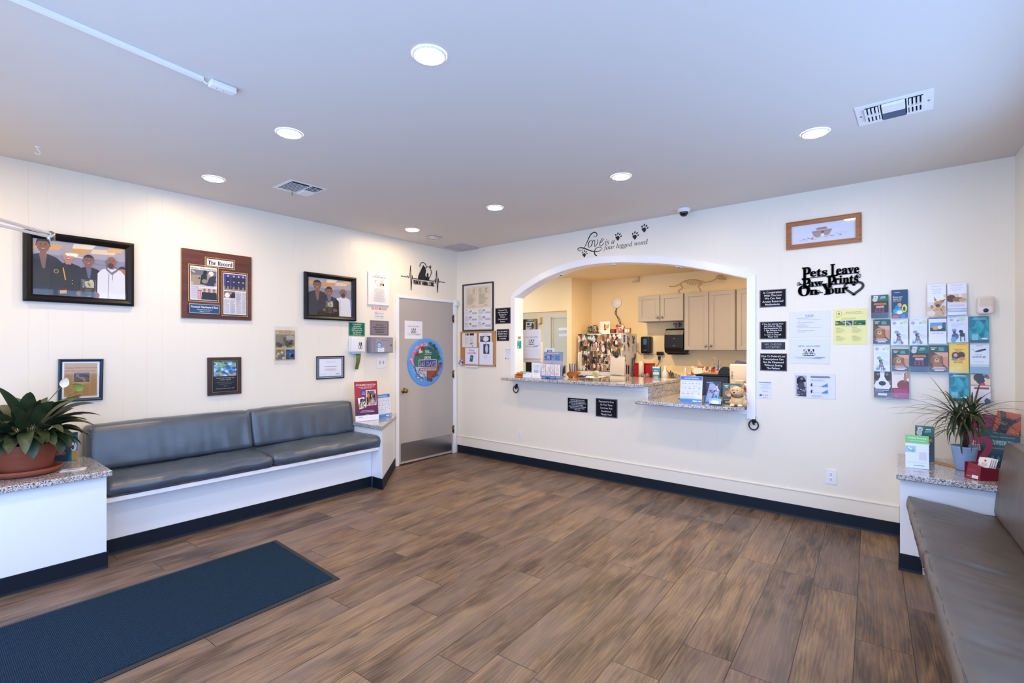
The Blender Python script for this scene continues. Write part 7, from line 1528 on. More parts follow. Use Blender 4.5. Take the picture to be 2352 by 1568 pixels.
# sample display stand
r_ = root('sample_stand', 'blue and grey counter display stand holding white sample packets', 'display stand', (-3.25, 4.72, Z1))
g = G(); g.rbox(-3.50, -3.10, 4.655, 4.80, Z1, Z1 + .024, .006); obj('base', g, mat('blue_white_plastic', 0x6c8cc0, .3), parent=r_)
P = Pr(.38, .022, bx=False, t=.0004); P.rect(0, .1, .28, .9, 0x8c8c9c); P.rect(.30, .1, 1, .9, 0x2c5cac); P.text('Rear Nerve Attain', .48, .5, h=.45, w=.3, col=0xe0e8f4, bold=.02); P.rect(.78, .3, .96, .7, 0x8cb0e0); P.build('base_label', Matrix.Translation(Vector((-3.30, 4.653, Z1 + .012)) - Vector((-3.25, 4.72, Z1))) @ frameM((0, 0, 0), (1, 0, 0), (0, 0, 1)), r_)
P = Pr(.272, .285, 0x9a9caa, .004); P.rect(.0, .0, 1, .36, 0x8890a4); P.text('FREEDOM IN ONE TABLET', .5, .06, h=.035, w=.9, col=0xe8ecf4, bold=.02); P.rect(.06, .12, .42, .34, 0x2c50a0); P.rect(.05, .12, .13, .17, 0x6cb8dc); P.ell(.09, .28, .04, .04, 0xd87850); P.lines(.16, .15, .4, .33, 4, 0xc0d0ec, 3); P.rect(.6, .14, .84, .34, 0x4c78c0); P.blobs([], 0, 1); P.ell(.5, .2, .03, .03, 0x4c5068); P.rect(0, .36, 1, 1, 0xa8aab8); P.ell(.46, .48, .05, .025, 0x3c88c8)
P.build('header_board', Matrix.Translation(Vector((-3.232, 4.775, Z1 + .166)) - Vector((-3.25, 4.72, Z1))) @ frameM((0, 0, 0), (1, 0, 0), (0, .08, .99)), r_, M_GLOSSY)
for i in range(4):
    P = Pr(.056, .135, 0xe8e4e8, .018); q = P.sub(.25, .05, .95, .95); q.blobs([0xd8a090, 0xc8b0b8, 0xe0c8c0, 0xb87868, 0xe8e4e8, 0xe8e4e8], 40, i, .04, .1)
    P.build('sample_packet', Matrix.Translation(Vector((-3.33 + .065 * i, 4.735, Z1 + .096)) - Vector((-3.25, 4.72, Z1))) @ frameM((0, 0, 0), (1, 0, 0), (0, .05, .99)), r_)
P = Pr(.13, .10, 0xdce0ea, .003); P.rect(.2, .18, .75, .46, 0x1c3c8c); P.text('CAREN', .48, .32, h=.18, w=.4, col=0xe8ecf4, bold=.02); P.rect(.1, .6, .9, .64, 0xc0c8dc)
o = P.build('header_card', frameM((-3.335, 4.86, Z1 + .30), (1, 0, .04), (-.04, .1, .99)), None, M_GLOSSY)
P2 = o; tag(o, 'small white card with navy logo standing behind the blue sample stand', 'card')
g = G(); g.rbox(-3.37, -3.30, 4.865, 4.90, Z1, Z1 + .262, .003); o = obj('tissue_box', g, M_PAPER); tag(o, 'tall white carton behind the blue sample stand', 'box')
# back of the new groomer paper taped to the inner shelf
def groomer2(P): P.rect(.0, .0, 1, 1, 0xdcdce8); groomer(P.sub(0, .05, 1, .75)); P.rect(0, .72, 1, .722, 0xc8c8d4)
M_ = frameM((-3.735, 5.03, 1.475), (1, 0, .012), (-.012, 0, 1)); P = Pr(.30, .37, 0xdcdce8, .001); groomer2(P)
o = P.build('flyer', M_); tag(o, 'new groomer flyer hanging inside the arch at the left of the counter', 'flyer')
r_ = root('computer_monitor', 'dark computer monitor seen from behind at the left inside the arch', 'monitor', (-3.95, 5.1, Z1))
g = G(); g.rbox(-4.02, -3.60, 5.05, 5.09, 1.24, 1.50, .01); lob = obj('screen_back', g, mat('cream_screen_back', 0xd8d0c8, .5), parent=r_)
g = G(); g.box(-3.86, -3.78, 5.07, 5.09, 1.073, 1.25); g.rbox(-3.75 - .25, -3.66, 5.02, 5.16, Z1, Z1 + .012, .004); obj('stand', g, M_BLACK, parent=r_)
g = G(); g.rbox(-3.745, -3.655, 5.18, 5.22, Z1 + .001, Z1 + .10, .004); o = obj('file_box', g, mat('blue_file', 0x20408c, .5)); tag(o, 'blue desk file behind the mint green card box', 'file')
r_ = root('paper_tray', 'stacked papers and folders inside the left end of the counter', 'papers', (-3.66, 4.97, Z1))
for i, (c_, z) in enumerate(((0x3a3034, 0), (0xd8b480, .012), (0x2c2c34, .020), (0xc04c34, .034), (0x8a5030, .04))):
    g = G(); g.box(-3.745, -3.56 - .008 * i, 4.93, 5.0, Z1 + z, Z1 + z + (.011, .007, .013, .005, .01)[i]); obj('folder', g, mat('folder_%d' % i, c_, .5), parent=r_)
r_ = root('wire_pen_cup', 'dark blue mesh pen cup on a stand right of the sample stand', 'cup', (-3.31, 5.1, Z1))
g = G(); g.lathe((-3.31, 5.1, Z1), [(.0002, .001), (.034, .001), (.034, .006), (.012, .01), (.012, .04), (.0002, .04)], 20); obj('foot', g, mat('grey_foot', 0x6c6860, .4), parent=r_, fix=False)
g = G(); g.lathe((-3.31, 5.1, Z1 + .041), [(.0002, 0), (.037, 0), (.037, .095), (.034, .095), (.034, .004), (.0002, .004)], 28); obj('cup', g, mat('navy_mesh', 0x0f2440, .4), parent=r_, fix=False)
# hippo pen holder
HX, HY = -3.09, 5.0
r_ = root('animal_pen_holder', 'honey wood hippo-shaped pen holder on the counter in front of the fridge', 'pen holder', (HX, HY, Z1))
hp = [(-.075, .03), (-.072, .055), (-.05, .072), (-.02, .078), (.01, .072), (.025, .07), (.035, .082), (.05, .083), (.066, .078), (.078, .064), (.08, .050), (.07, .044), (.058, .046), (.052, .034), (.046, .026), (.046, .0), (.022, .0), (.020, .014), (-.018, .014), (-.022, .0), (-.05, .0), (-.055, .016)]
g = G(); g.prism(hp, -.022, .022, lambda u, v, d: (HX + u * 1.1, HY + d, Z1 + v)); obj('hippo', g, M_HIPPO, parent=r_)
g = G(); g.lathe((HX + .058 * 1.1, HY - .022, Z1 + .068), [(.006, 0), (.005, .002), (.0001, .003)], 12, ax='y'); obj('eye', g, mat('grey_eye', 0x5c6470, .3), parent=r_)
for i in range(6):
    c_ = [0x1c1c20, 0x2c4c9c, 0x3a3a40, 0x8c9098, 0x2a2a30, 0x5c74b0][i]
    x = HX - .052 + .015 * i; y = HY + (-.008 if i % 2 else .006); rr = (i - 2.5) * .04
    g = G(); g.cyl((x, y, Z1 + .066), (x + rr * .1, y, Z1 + .155), .0052, n=10); g.cyl((x + rr * .1, y, Z1 + .155), (x + rr * .1 + .0002, y, Z1 + .167), .0042, n=10)
    o = obj('pen', g, mat('pen_%d' % i, c_, .3)); tag(o, 'pen standing upright in the wooden hippo holder', 'pen', 'pens in the hippo holder')
r_ = root('clipboard', 'clipboard with white paper and a grey clip lying right of the hippo holder', 'clipboard', (-2.95, 5.15, Z1))
g = G(); g.box(-3.04, -2.80, 5.02, 5.30, Z1, Z1 + .004); obj('board', g, mat('brown_board', 0x6c4c34, .5), parent=r_)
g = G(); g.box(-3.03, -2.81, 5.03, 5.29, Z1 + .0042, Z1 + .009); obj('paper', g, M_PAPER, parent=r_)
g = G(); g.rbox(-3.04, -2.95, 5.02, 5.05, Z1 + .009, Z1 + .024, .003); g.tube([(-3.03, 5.02, Z1 + .02), (-2.98, 5.0, Z1 + .03), (-2.93, 5.02, Z1 + .02)], .005, 8); obj('clip', g, mat('dark_clip', 0x3a3a44, .3), parent=r_)
r_ = root('glass_paperweight', 'round cream glass ornament on the counter in front of the fridge photos', 'ornament', (-2.84, 5.10, Z1))
g = G(); g.ball((-2.84, 5.10, Z1 + .046), .040, .028, .045, n=24, m=16, fn=lambda p: p); g.box(-2.86, -2.82, 5.08, 5.12, Z1, Z1 + .008); obj('body', g, mat('cream_glass', 0xc8bc90, .15, coat=.5), parent=r_, fix=False)
g = G()
for k in range(5): g.tube([(-2.84 + .036 * math.cos(a) * (1 - .2 * k), 5.10 - .030, Z1 + .046 + .040 * math.sin(a) * (1 - .2 * k)) for a in [2 * PI * i / 16 for i in range(17)]], .0012, 5, cap=False)
obj('rings', g, mat('beige_line', 0xa09468, .4), parent=r_)
# sheet of glass on the counter
g = G(); g.rbox(-2.86, -2.36, 4.66, 5.04, Z1, Z1 + .005, .002); o = obj('glass_sheet', g, M_GLASS); tag(o, 'rectangular glass sheet lying on the upper granite counter', 'glass sheet')

# ------------------------------------------------------------------ fridge decorations
FYF = 6.0875
def snap(seed, w_, h_):
    r = random.Random(seed); base = r.choice([0x5c4a40, 0x6c5c50, 0x2c2428, 0x7c6c60, 0x3c4a30, 0x6c3c2c, 0x3c4c68, 0x8c8478, 0x2c2830]); P = Pr(w_, h_, base, .0008)
    pal = r.choice([[0xc8a078, 0x3a2c28, 0xe8e0d8], [0x2c2424, 0x8c6c50, 0xd8d0c8], [0xe0d8d0, 0x7c6c60, 0x4c3c34], [0xb05c40, 0x2c3c5c, 0xe0c8b0], [0x5c7c4c, 0xd8c8b0, 0x3c3030]])
    P.blobs(pal + [0x9c8c80], 7, seed, .1, .32)
    fur = r.choice([0x2a2220, 0xb08050, 0xd0c8c0, 0x7c5030, 0x4c3c34]); x, y = r.uniform(.35, .65), r.uniform(.35, .6)
    P.ell(x, y + .25, .28, .3, fur); P.ell(x, y, .2, .2, fur); P.ell(x - .16, y - .12, .06, .12, fur); P.ell(x + .16, y - .12, .06, .12, fur); P.ell(x, y + .06, .05, .04, 0x141010); P.ell(x - .07, y - .04, .025, .025, 0x141010); P.ell(x + .07, y - .04, .025, .025, 0x141010)
    if r.random() < .15: P.frame(0, 0, 1, 1, .05, 0xd8d4d0)
    return P
protos = []
for i in range(14):
    hgt = (.118, .095, .105)[i % 3]; wd = (.085, .118, .082)[i % 3]; protos.append((snap(100 + i, wd, hgt), wd, hgt))
pm = []
def place_snap(M, i, lab, grp):
    k = i % len(protos)
    if k >= len(pm) or pm[k] is None: 
        while len(pm) <= k: pm.append(None)
        o = protos[k][0].build('snapshot', M, None, M_PRINT); pm[k] = o
    else: o = pm[k].copy(); COL.objects.link(o); o.matrix_local = M; WM[o.name] = M
    tag(o, lab, 'photo', grp)
rr = random.Random(31); cnt = 0; z = 1.565
while z > 1.09:
    x = -3.68 + (.0 if z > 1.42 else .06); rowh = .068
    while x < -3.07:
        k = rr.randrange(14); wd = protos[k][1]
        if not (x > -3.20 and z < 1.33): place_snap(frameM((x + wd / 2, FYF - .0005 * (cnt % 6), z + rr.uniform(-.008, .008)), (1, 0, rr.uniform(-.06, .06)), (0, 0, 1)) @ Matrix.Identity(4), k, 'pet snapshot among many overlapping on the front of the white fridge', 'snapshots on the fridge front'); cnt += 1
        x += wd * .76
    z -= rowh
FX = -3.0075
def side(y, z, w_, h_, name, label, build, base=0xd8d4cc, tilt=0.0, off=.0): P = Pr(w_, h_, base, .001); build(P); o = P.build(name, frameM((FX + off, y, z), (0, 1, tilt), (0, -tilt, 1))); return tag(o, label, 'magnet' if name == 'fridge_magnet' else 'paper')
side(6.18, 1.555, .05, .10, 'fridge_magnet', 'bright blue magnet at the top of the fridge side', lambda P: (P.ell(.5, .4, .2, .15, 0xb0d0f0), P.rect(.2, .75, .8, .8, 0xc0d8f0)), 0x1858a8)
side(6.30, 1.53, .07, .12, 'fridge_magnet', 'brown figure magnet on the fridge side', lambda P: P.blobs([0x5c3c30, 0xb89c80, 0xd8c8b0, 0x3c2c28], 12, 3, .1, .25), 0xc8b8a0)
side(6.47, 1.54, .11, .11, 'fridge_magnet', 'dark blue ribbon magnet at the top right of the fridge side', lambda P: (P.rect(0, 0, 1, 1, 0xd0c8bc), P.line([(.2, 0), (.5, .6), (.3, 1)], .2, 0x1c2450), P.line([(.8, .1), (.5, .7), (.7, 1)], .2, 0x242c60)))
side(6.19, 1.42, .07, .11, 'fridge_magnet', 'pale sketch magnet under the blue magnet', lambda P: (P.ell(.5, .4, .3, .3, 0x8c8c84), P.rect(.1, .75, .9, .8, 0x5c5c58)))
side(6.32, 1.43, .07, .12, 'fridge_magnet', 'black dog magnet in the middle of the fridge side', lambda P: (P.ell(.5, .3, .25, .2, 0x1c1a1c), P.lines(.1, .55, .9, .95, 4, 0x9c9890)))
side(6.45, 1.41, .08, .12, 'fridge_magnet', 'grey line-drawn magnet at the right of the fridge side', lambda P: (P.line([(.2, .1), (.5, .9)], .08, 0x7c7870), P.line([(.8, .1), (.4, .8)], .08, 0x7c7870)))
side(6.20, 1.285, .05, .08, 'fridge_magnet', 'small framed magnet low on the fridge side', lambda P: P.frame(.05, .05, .95, .95, .15, 0x5c5048))
side(6.52, 1.30, .07, .08, 'fridge_magnet', 'olive magnet at the right edge of the fridge side', lambda P: P.blobs([0x8c8864, 0x6c6850], 6, 1, .2, .3), 0x9c9878)
side(6.45, 1.155, .10, .27, 'hanging_calendar', 'long curling photo calendar hanging on the fridge side', lambda P: (P.rect(0, 0, 1, .3, 0x6c74b8), P.blobs([0x8c7c74, 0x4c5c9c, 0xd8d0cc, 0x3c3c50, 0xb89c90], 34, 4, .06, .16)), 0xb8b4b8, .06, .012)
side(6.31, 1.12, .05, .12, 'fridge_magnet', 'purple ribbon magnet left of the curling calendar', lambda P: P.ell(.5, .5, .3, .5, 0x3c2c5c), 0x5c4c7c)
side(6.25, 1.13, .03, .13, 'fridge_magnet', 'thin dark strip magnet low on the fridge side', lambda P: P.rect(0, 0, 1, 1, 0x2c2840))
# white paper on a magnetic clip at the front right
M_ = frameM((-3.045, 6.05, 1.185), (1, 0, -.03), (.03, 0, 1)); P = Pr(.215, .25, 0xd0c4b4, .0012); P.rect(.05, .03, .95, .035, 0xa09488); P.rect(.2, .96, .4, 1, 0xc0b4a8); o = P.build('note_paper', M_); tag(o, 'blank cream paper held by a magnet at the fridge corner', 'paper')
g = G(); g.ball((-3.06, 6.048, 1.325), .035, .018, .035, n=16, m=10); g.ball((-3.06, 6.046, 1.355), .028, .014, .022, n=12, m=8); o = obj('heart_magnet', g, mat('dark_purple', 0x241830, .3), fix=False); tag(o, 'dark purple round magnet holding the blank cream paper', 'magnet')
# on top of the fridge
FT = 1.625
def lump(g, cx, cy, z0, w_, d_, h_, seed, n=14):
    r = random.Random(seed)
    for i in range(n): s = r.uniform(.25, .45); g.ball((cx + r.uniform(-.5, .5) * w_ * (1 - s), cy + r.uniform(-.3, .3) * d_, z0 + h_ * s + r.uniform(0, 1) * h_ * (1 - 2 * s) if s < .5 else z0 + h_ / 2), w_ * s * .6, d_ * s * .6, h_ * s * .75, n=10, m=7)
def mott(name, cs, sc_=60):
    m = mat(name, cs[0], .5); N, L, b = nodes(m); tc = N.new('ShaderNodeTexCoord'); v = N.new('ShaderNodeTexVoronoi'); v.inputs['Scale'].default_value = sc_; L.new(tc.outputs['Object'], v.inputs['Vector'])
    sp = N.new('ShaderNodeSeparateColor'); L.new(v.outputs['Color'], sp.inputs[0]); r = ramp(N, [(i / len(cs), c) for i, c in enumerate(cs)], 'CONSTANT'); L.new(sp.outputs[0], r.inputs[0]); L.new(r.outputs[0], b.inputs['Base Color']); return m
g = G(); lump(g, -3.565, 6.3, FT, .16, .12, .15, 3); g.box(-3.64, -3.49, 6.24, 6.36, FT, FT + .03); o = obj('figurine_group', g, mott('mossy_resin', [0x4c3c2c, 0x8c7c64, 0x3c3c28, 0xb8a890]), fix=False); tag(o, 'dark carved animal ornament at the left end of the fridge top', 'ornament')
def cardart(P): P.rect(0, 0, 1, 1, 0xe4dccc); [P.rect(.08, .25 + .12 * i, .13, .29 + .12 * i, 0x8c8474) for i in range(4)]; P.ell(.5, .4, .08, .2, 0x8c3c2c); P.ell(.7, .45, .2, .14, 0xc89860); P.ell(.85, .3, .08, .06, 0xb88850); P.ell(.55, .65, .12, .07, 0x7c2c24); P.ell(.12, .95, .1, .04, 0x5c5048)
standee('greeting_card', 'white greeting card with a cat drawing standing on the fridge', 'card', (-3.355, 6.27, FT + .0005), (1, 0, 0), .165, .178, .05, cardart, easel=False)
r_ = root('flower_ornament', 'pink and red flower ornament on the fridge under the wall cable', 'ornament', (-3.12, 6.3, FT))
g = G(); lump(g, -3.12, 6.3, FT, .15, .11, .15, 8, 18); g.box(-3.17, -3.07, 6.26, 6.34, FT, FT + .02); obj('blooms', g, mott('pink_blooms', [0x9c4c44, 0xe0c8b8, 0x6c2c30, 0xc88878]), parent=r_, fix=False)
g = G(); g.box(-3.26, -3.19, 6.25, 6.31, FT, FT + .065); obj('box', g, mat('brown_card_box', 0x6c3828, .6), parent=r_)
g = G(); g.rbox(-3.05, -2.95 + -.005, 6.25, 6.29, FT, FT + .075, .006); fr = obj('picture_block', g, mat('tan_frame', 0xa87c50, .5)); tag(fr, 'small tan framed picture at the right end of the fridge top', 'picture')
P = Pr(.06, .045, 0xe0d8d0, .0006); P.blobs([0x6c645c], 3, 2, .1, .15); P.build('picture', Matrix.Translation(Vector((-3.0, 6.249, FT + .038)) - Vector((-3.0025, 6.27, FT))) @ frameM((0, 0, 0), (1, 0, 0), (0, 0, 1)), fr)
# wall things above
r_ = root('wifi_access_point', 'round cream wall unit with hanging cables above the fridge', 'wall unit', (-3.32, 6.578, 2.087))
g = G(); g.lathe((-3.32, 6.578, 2.087), [(.078, .0008), (.080, .012), (.074, .022), (.0002, .026)], 40, ax='y'); obj('disc', g, mat('cream_plastic', 0xefe6d8, .4), parent=r_)
g = G(); MC = mat('dark_cable', 0x3a3028, .5)
for k in range(2): g.tube(smooth([(-3.32 + .01 * k, 6.565, 2.01), (-3.315 - .02 * k, 6.55, 1.93), (-3.29 + .02 * k, 6.545, 1.86), (-3.26 + .015 * k, 6.55, 1.79), (-3.24, 6.56, 1.70)]), .0045, 6)
obj('cables', g, MC, parent=r_)
g = G(); g.rbox(-2.985, -2.965, 6.545, 6.5785, 2.375, 2.4395, .002); g.rbox(-3.06, -2.965, 6.545, 6.5785, 2.365, 2.383, .002); o = obj('conduit', g, mat('cream_conduit', 0xd4b88c, .5)); tag(o, 'cream cable conduit elbow at the top of the office wall', 'conduit')
# soap and towel dispensers
r_ = root('soap_dispenser', 'black wall soap dispenser left of the paper towel dispenser', 'dispenser', (-2.83, 6.579, 1.34))
g = G(); g.rbox(-2.905, -2.765, 6.475, 6.579, 1.345, 1.583, .018, seg=4); obj('case', g, M_BLACK, parent=r_)
g = G(); g.rbox(-2.862, -2.812, 6.472, 6.476, 1.47, 1.55, .001); obj('window', g, mat('blue_soap_window', 0x3a5a80, .15), parent=r_)
P = Pr(.06, .02, bx=False, t=.0003); P.text('ecolab', .5, .5, h=.7, w=.8, col=0x8c8884, bold=.02); P.build('lettering', Matrix.Translation(Vector((-2.835, 6.4745, 1.395)) - Vector((-2.83, 6.579, 1.34))) @ frameM((0, 0, 0), (1, 0, 0), (0, 0, 1)), r_)
r_ = root('towel_dispenser', 'large black paper towel dispenser on the office wall under the short cabinet', 'dispenser', (-2.41, 6.579, 1.35))
prof = [(6.579, 1.375), (6.579, 1.68), (6.44, 1.683), (6.385, 1.66), (6.365, 1.60), (6.36, 1.43), (6.375, 1.375), (6.42, 1.352), (6.54, 1.352)]
g = G(); g.prism(prof, -2.515, -2.265, lambda u, v, d: (d, u, v)); obj('case', g, M_BLACK, parent=r_)
g = G(); g.rbox(-2.50, -2.25, 6.42, 6.57, 1.335, 1.353, .006); obj('chute', g, mat('black_gloss', 0x0c0b0c, .2), parent=r_)
P = Pr(.06, .12, bx=False, t=.0003); P.ell(.5, .1, .16, .06, 0x7c7874, 8); P.text('ecolab', .5, .85, h=.1, w=.7, col=0x7c7874, bold=.02); P.rect(.3, .95, .6, .97, 0x6c6864); P.build('lettering', Matrix.Translation(Vector((-2.385, 6.3595, 1.50)) - Vector((-2.41, 6.579, 1.35))) @ frameM((0, 0, 0), (1, 0, 0), (0, 0, 1)), r_)
g = G(); lump(g, -2.385, 6.47, 1.6845, .10, .09, .09, 5, 10); o = obj('crumpled_bag', g, mott('silver_bag', [0x8c8478, 0xb8b0a4, 0x6c6458], 40), fix=False); tag(o, 'crumpled silver bag on top of the paper towel dispenser', 'bag')
r_ = root('wall_outlet', 'office wall outlet with a black plug and cords between the dispensers', 'outlet', (-2.66, 6.579, 1.33), group='office wall outlet')
g = G(); g.rbox(-2.70, -2.62, 6.573, 6.5795, 1.24, 1.36, .002); obj('plate', g, mat('cream_plate', 0xe0ccac, .4), parent=r_)
g = G(); g.rbox(-2.695, -2.605, 6.53, 6.573, 1.325, 1.372, .006); g.rbox(-2.675, -2.65, 6.535, 6.573, 1.26, 1.31, .005); obj('plug', g, M_BLACK, parent=r_)
g = G(); g.tube(smooth([(-2.662, 6.55, 1.262), (-2.66, 6.53, 1.21), (-2.70, 6.52, 1.16), (-2.74, 6.53, 1.10), (-2.745, 6.54, .94)]), .004, 6); g.tube(smooth([(-2.70, 6.55, 1.345), (-2.78, 6.55, 1.325), (-2.84, 6.55, 1.335), (-2.92, 6.56, 1.33), (-2.99, 6.57, 1.375)]), .003, 6); obj('cord', g, MC, parent=r_)

# ------------------------------------------------------------------ on the office worktop
WZ = .9355
r_ = root('sharps_bin', 'red plastic sharps container on the office worktop beside the fridge', 'bin', (-2.80, 6.4, WZ))
g = G(); g.add([(x, y, z) for z, e in ((WZ, .0), (1.195, .012)) for x, y in ((-2.915 - e, 6.33 - e), (-2.700 + e, 6.33 - e), (-2.700 + e, 6.45 + e), (-2.915 - e, 6.45 + e))], [(0, 1, 2, 3), (4, 5, 6, 7), (0, 1, 5, 4), (1, 2, 6, 5), (2, 3, 7, 6), (3, 0, 4, 7)]); obj('tub', g, M_RED, parent=r_)
g = G(); g.rbox(-2.932, -2.684, 6.315, 6.465, 1.195, 1.215, .005); obj('lid', g, mat('dark_red_lid', 0x80101c, .35), parent=r_)
g = G(); g.lathe((-2.80, 6.27, WZ), [(.0002, .001), (.036, .001), (.036, .30), (.03, .31), (.0002, .31)], 28); o = obj('paper_roll', g, mat('ivory_roll', 0xd8c8b4, .6), fix=False); tag(o, 'ivory cylinder standing in front of the red sharps container', 'roll')
g = G()
for k in range(4): g.ball((-2.77 + .03 * k, 6.19, WZ + .10 + .02 * (k % 2)), .028, .03, .035, n=14, m=8)
g.box(-2.79, -2.66, 6.16, 6.22, WZ, WZ + .10); o = obj('bowl_of_balls', g, mat('grey_ceramic', 0x7c746c, .4), fix=False); tag(o, 'grey rounded ceramic pieces in front of the red container', 'ornament')
P = Pr(.10, .18, 0x3c8cc8, .05); P.rect(0, 0, 1, .12, 0xe0e0d8); P.text('Sani', .5, .3, h=.12, w=.7, col=0xf0f4f8, bold=.02); P.rect(.1, .42, .9, .6, 0xe8e8e0); P.ell(.5, .78, .3, .12, 0xc8b060)
o = P.build('wipes_box', frameM((-2.595, 6.33, WZ + .151), (1, 0, 0), (0, 0, 1)), None, M_GLOSSY); tag(o, 'blue and white carton right of the red sharps container', 'box')
g = G(); g.box(-2.645, -2.545, 6.28, 6.345, WZ, WZ + .06); o = obj('carton', g, mat('brown_carton', 0xa08058, .6)); tag(o, 'low brown carton under the blue and white carton', 'box')
g = G()
for k in range(5): g.tube(smooth([(-2.52 + .028 * k, 6.38, WZ), (-2.525 + .028 * k, 6.37, WZ + .10), (-2.51 + .026 * k, 6.37, WZ + .17 + .02 * (k % 2)), (-2.50 + .028 * k, 6.37, WZ + .2 - .03 * k)]), .005, 6)
o = obj('wire_rack', g, mat('dark_bronze_wire', 0x3c3024, .4)); tag(o, 'dark curled wire rack on the office worktop', 'rack')
def bottle(x, y, r, h, c_, lab, z0=WZ):
    r_ = root('bottle', lab, 'bottle', (x, y, z0)); g = G(); g.lathe((x, y, z0), [(.0002, .001), (r, .001), (r, h * .62), (r * .45, h * .78), (r * .3, h * .82)], 20); obj('body', g, mat('bottle_%s' % c_, c_, .3), parent=r_, fix=False)
    g = G(); g.lathe((x, y, z0), [(r * .32, h * .82), (r * .34, h * .93), (r * .1, h), (.0002, h)], 16); obj('cap', g, M_WHITEPL, parent=r_, fix=False)
bottle(-2.44, 6.2, .04, .26, 0xd8d0c4, 'white squeeze bottle in front of the granite splashback')
bottle(-2.175, 6.2, .032, .24, 0xd8b4a8, 'pinkish bottle left of the upright savings card')
bottle(-2.23, 6.3, .025, .16, 0xc8a898, 'short pink bottle beside the taller pinkish bottle')
# items on the desk behind the savings card
DK = .9355
r_ = root('recipe_box', 'floral cream card box on the office worktop above the savings card', 'box', (-2.0, 6.2, DK))
g = G(); g.box(-2.07, -1.90, 6.10, 6.28, DK, DK + .265); obj('box', g, mott('floral_card', [0xe0d0b0, 0xd8c8a4, 0x8c4434, 0xc8a86c], 30), parent=r_)
P = Pr(.10, .075, 0xe8dcc8, .001); P.build('label_card', Matrix.Translation(Vector((-1.985, 6.099, DK + .21)) - Vector((-2.0, 6.2, DK))) @ frameM((0, 0, 0), (1, 0, 0), (0, 0, 1)), r_)
r_ = root('supply_box', 'open tan supply box with red and white packets behind the black dispenser', 'box', (-1.80, 6.15, DK))
g = G(); g.box(-1.915, -1.70, 6.05, 6.25, DK, DK + .20); obj('box', g, mat('tan_box', 0xb09468, .6), parent=r_)
g = G()
rr = random.Random(9)
for k in range(14): x = -1.89 + .0135 * k; z = DK + .20; g.box(x, x + .012, 6.07 + .01 * (k % 4), 6.12 + .01 * (k % 4), z, z + rr.uniform(.02, .07))
obj('packets', g, mott('mixed_packets', [0xc04030, 0xe0d8c8, 0x2c3450, 0xd87050, 0xe8e0d0], 25), parent=r_)
g = G(); g.cyl((-1.83, 6.09, DK + .19), (-1.815, 6.09, DK + .29), .006, n=8); g.tube([(-1.808 + .038 * math.cos(a), 6.09, DK + .335 + .045 * math.sin(a)) for a in [2 * PI * i / 20 for i in range(21)]], .004, 6, cap=False); o = obj('magnifier', g, mat('clear_grey', 0x9c948c, .3)); tag(o, 'round magnifier standing in the tan supply box', 'magnifier')
for k, (x, c_) in enumerate(((-1.755, 0x2c4c9c), (-1.738, 0x8c8c90))):
    g = G(); g.cyl((x, 6.10, DK + .19), (x + .008, 6.10, DK + .345), .006, n=8); o = obj('marker', g, mat('marker_%d' % k, c_, .3)); tag(o, ('blue marker' if k == 0 else 'grey marker') + ' upright in the tan supply box', 'pen')
r_ = root('printer', 'black office printer on the desk behind the brochures', 'printer', (-1.60, 5.6, Z2))
g = G(); g.rbox(-1.79, -1.45, 5.42, 5.60, .9155, 1.128, .008); obj('body', g, mat('black_printer', 0x16161c, .35), parent=r_)
g = G(); g.rbox(-1.80, -1.44, 5.40, 5.61, 1.129, 1.142, .004); obj('lid', g, M_BLACK, parent=r_)
g = G(); g.rbox(-1.70, -1.50, 5.415, 5.4195, 1.00, 1.06, .001); obj('output_slot', g, mat('teal_black', 0x123040, .3), parent=r_)
r_ = root('tape_dispenser', 'black rounded tape dispenser on top of the printer', 'dispenser', (-1.52, 5.5, 1.142))
g = G(); g.prism([(-.055, 0), (.055, 0), (.058, .02), (.054, .06), (.035, .082), (.0, .086), (-.03, .07), (-.05, .035)], -.03, .03, lambda u, v, d: (-1.515 + u, 5.5 + d, 1.1425 + v)); obj('body', g, M_BLACK, parent=r_)
r_ = root('desktop_scanner', 'cream desktop device at the right inside the arch', 'device', (-1.35, 5.5, Z2))
g = G(); g.rbox(-1.445, -1.21, 5.42, 5.60, .9155, 1.262, .022, seg=4); obj('case', g, M_CREAMD, parent=r_)
P = Pr(.14, .03, bx=False, t=.0003); P.text('ROMICRO', .4, .5, h=.6, w=.6, col=0x5c5650, bold=.01); P.build('lettering', Matrix.Translation(Vector((-1.415, 5.4193, 1.16)) - Vector((-1.35, 5.5, Z2))) @ frameM((0, 0, 0), (0, 0, 1), (-1, 0, 0)), r_)
g = G(); g.box(-1.42, -1.21, 5.45, 5.58, 1.2625, 1.272); o = obj('folder', g, mat('dark_red_folder', 0x7c1c24, .5)); tag(o, 'dark red folder on top of the cream device', 'folder')
g = G(); g.prism([(-1.405, 1.2725), (-1.25, 1.2725), (-1.385, 1.300)], 5.46, 5.56, lambda u, v, d: (u, d, v)); o = obj('booklet', g, mat('slate_booklet', 0x4c5c80, .5)); tag(o, 'slate blue booklet leaning on the dark red folder', 'booklet')
g = G(); g.rbox(-1.33, -1.25, 5.2, 5.28, Z2, Z2 + .19, .006); o = obj('carton', g, mat('cream_carton', 0xd8ccb0, .6)); tag(o, 'small cream carton behind the green brochure', 'box')
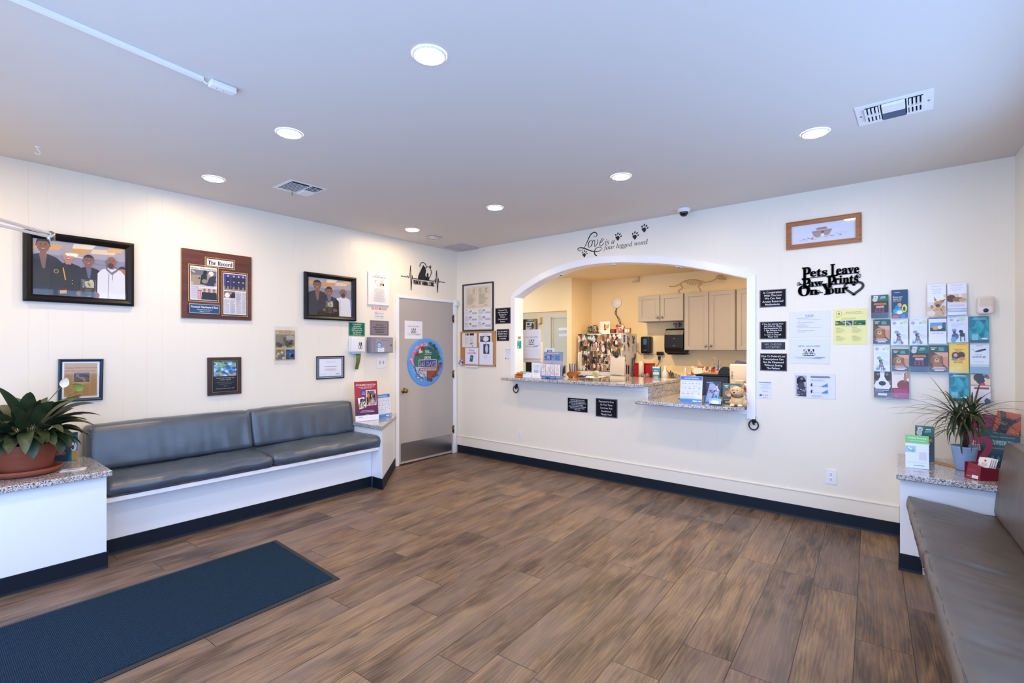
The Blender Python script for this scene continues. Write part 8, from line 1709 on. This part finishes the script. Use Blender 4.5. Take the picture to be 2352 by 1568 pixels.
# cat skeleton model on the cabinets
r_ = root('skeleton_model', 'small animal skeleton model standing on the tall wall cabinets', 'model', (-2.1, 6.42, 2.134))
SX, SZ = -2.42, 2.1345
def S(x, z, y=6.42): return Vector((SX + x, y, SZ + z))
g = G()
sp = smooth([S(-.03, .105), S(.06, .115), S(.12, .165), (S(.20, .185)), S(.30, .178), S(.36, .16), S(.42, .145)], 4) if False else [S(-.05, .115), S(.03, .11), S(.08, .13), S(.14, .165), S(.22, .180), S(.30, .175), S(.36, .155), S(.42, .13)]
g.tube(sp, .0075, 6)
for i in range(10):
    t_ = i / 9; x = .17 + .19 * t_; zt = .178 - .02 * t_; d_ = .035 + .03 * math.sin(PI * t_)
    g.tube([S(x, zt, 6.42 + .028 * math.cos(a) ) + Vector((0, 0, -d_ * (1 - abs(math.cos(a))) )) for a in [PI * k / 8 for k in range(9)]], .0022, 5)
for x, y in ((.08, 6.40), (.08, 6.445), (.36, 6.40), (.36, 6.445)): g.tube([S(x + .02, .13, y), S(x + (.05 if x < .2 else -.03), .085, y), S(x - .005, .045, y), S(x + .01, .0, y), S(x + .03, .002, y)], .0042, 6)
g.tube([S(.42, .13), S(.50, .14), S(.56, .165)], .005, 6)
obj('bones', g, M_BONE, parent=r_)
g = G(); g.ball(S(.60, .185), .045, .028, .026, n=14, m=10); g.ball(S(.65, .165), .03, .02, .016, n=12, m=8); g.tube([S(.57, .165), S(.62, .145), S(.675, .148)], .005, 6); obj('skull', g, M_BONE, parent=r_, fix=False)
# hall shelf items
P = Pr(.20, .20, 0xc8bca8, .06); P.rect(0, 0, 1, .1, 0x4c443c); P.ell(.3, .3, .2, .1, 0x3c3c44); P.rect(.1, .5, .7, .6, 0x3c5c8c); P.ell(.8, .5, .15, .3, 0x3c342c); P.ell(.6, .8, .2, .12, 0x9c8468)
o = P.build('pet_food_bag', frameM((-5.56, 7.50, 1.832), (1, 0, 0), (0, 0, 1))); tag(o, 'printed pet food bag on the hall shelf', 'bag')
g = G(); g.lathe((-5.70, 7.54, 1.7255), [(.0002, 0), (.035, 0), (.035, .11), (.02, .12), (.0002, .12)], 20); o = obj('bottle', g, mat('amber_yellow', 0xe0a840, .3), fix=False); tag(o, 'yellow bottle beside the pet food bag on the hall shelf', 'bottle')
g = G(); g.rbox(-5.36, -5.33, 7.46, 7.4995, 1.86, 1.99, .006); g.rbox(-5.40, -5.33, 7.46, 7.4995, 1.86, 1.885, .006); o = obj('wall_phone_hook', g, mat('cream_fitting', 0xd8b888, .4)); tag(o, 'cream wall fitting left of the pale hall door', 'fitting')
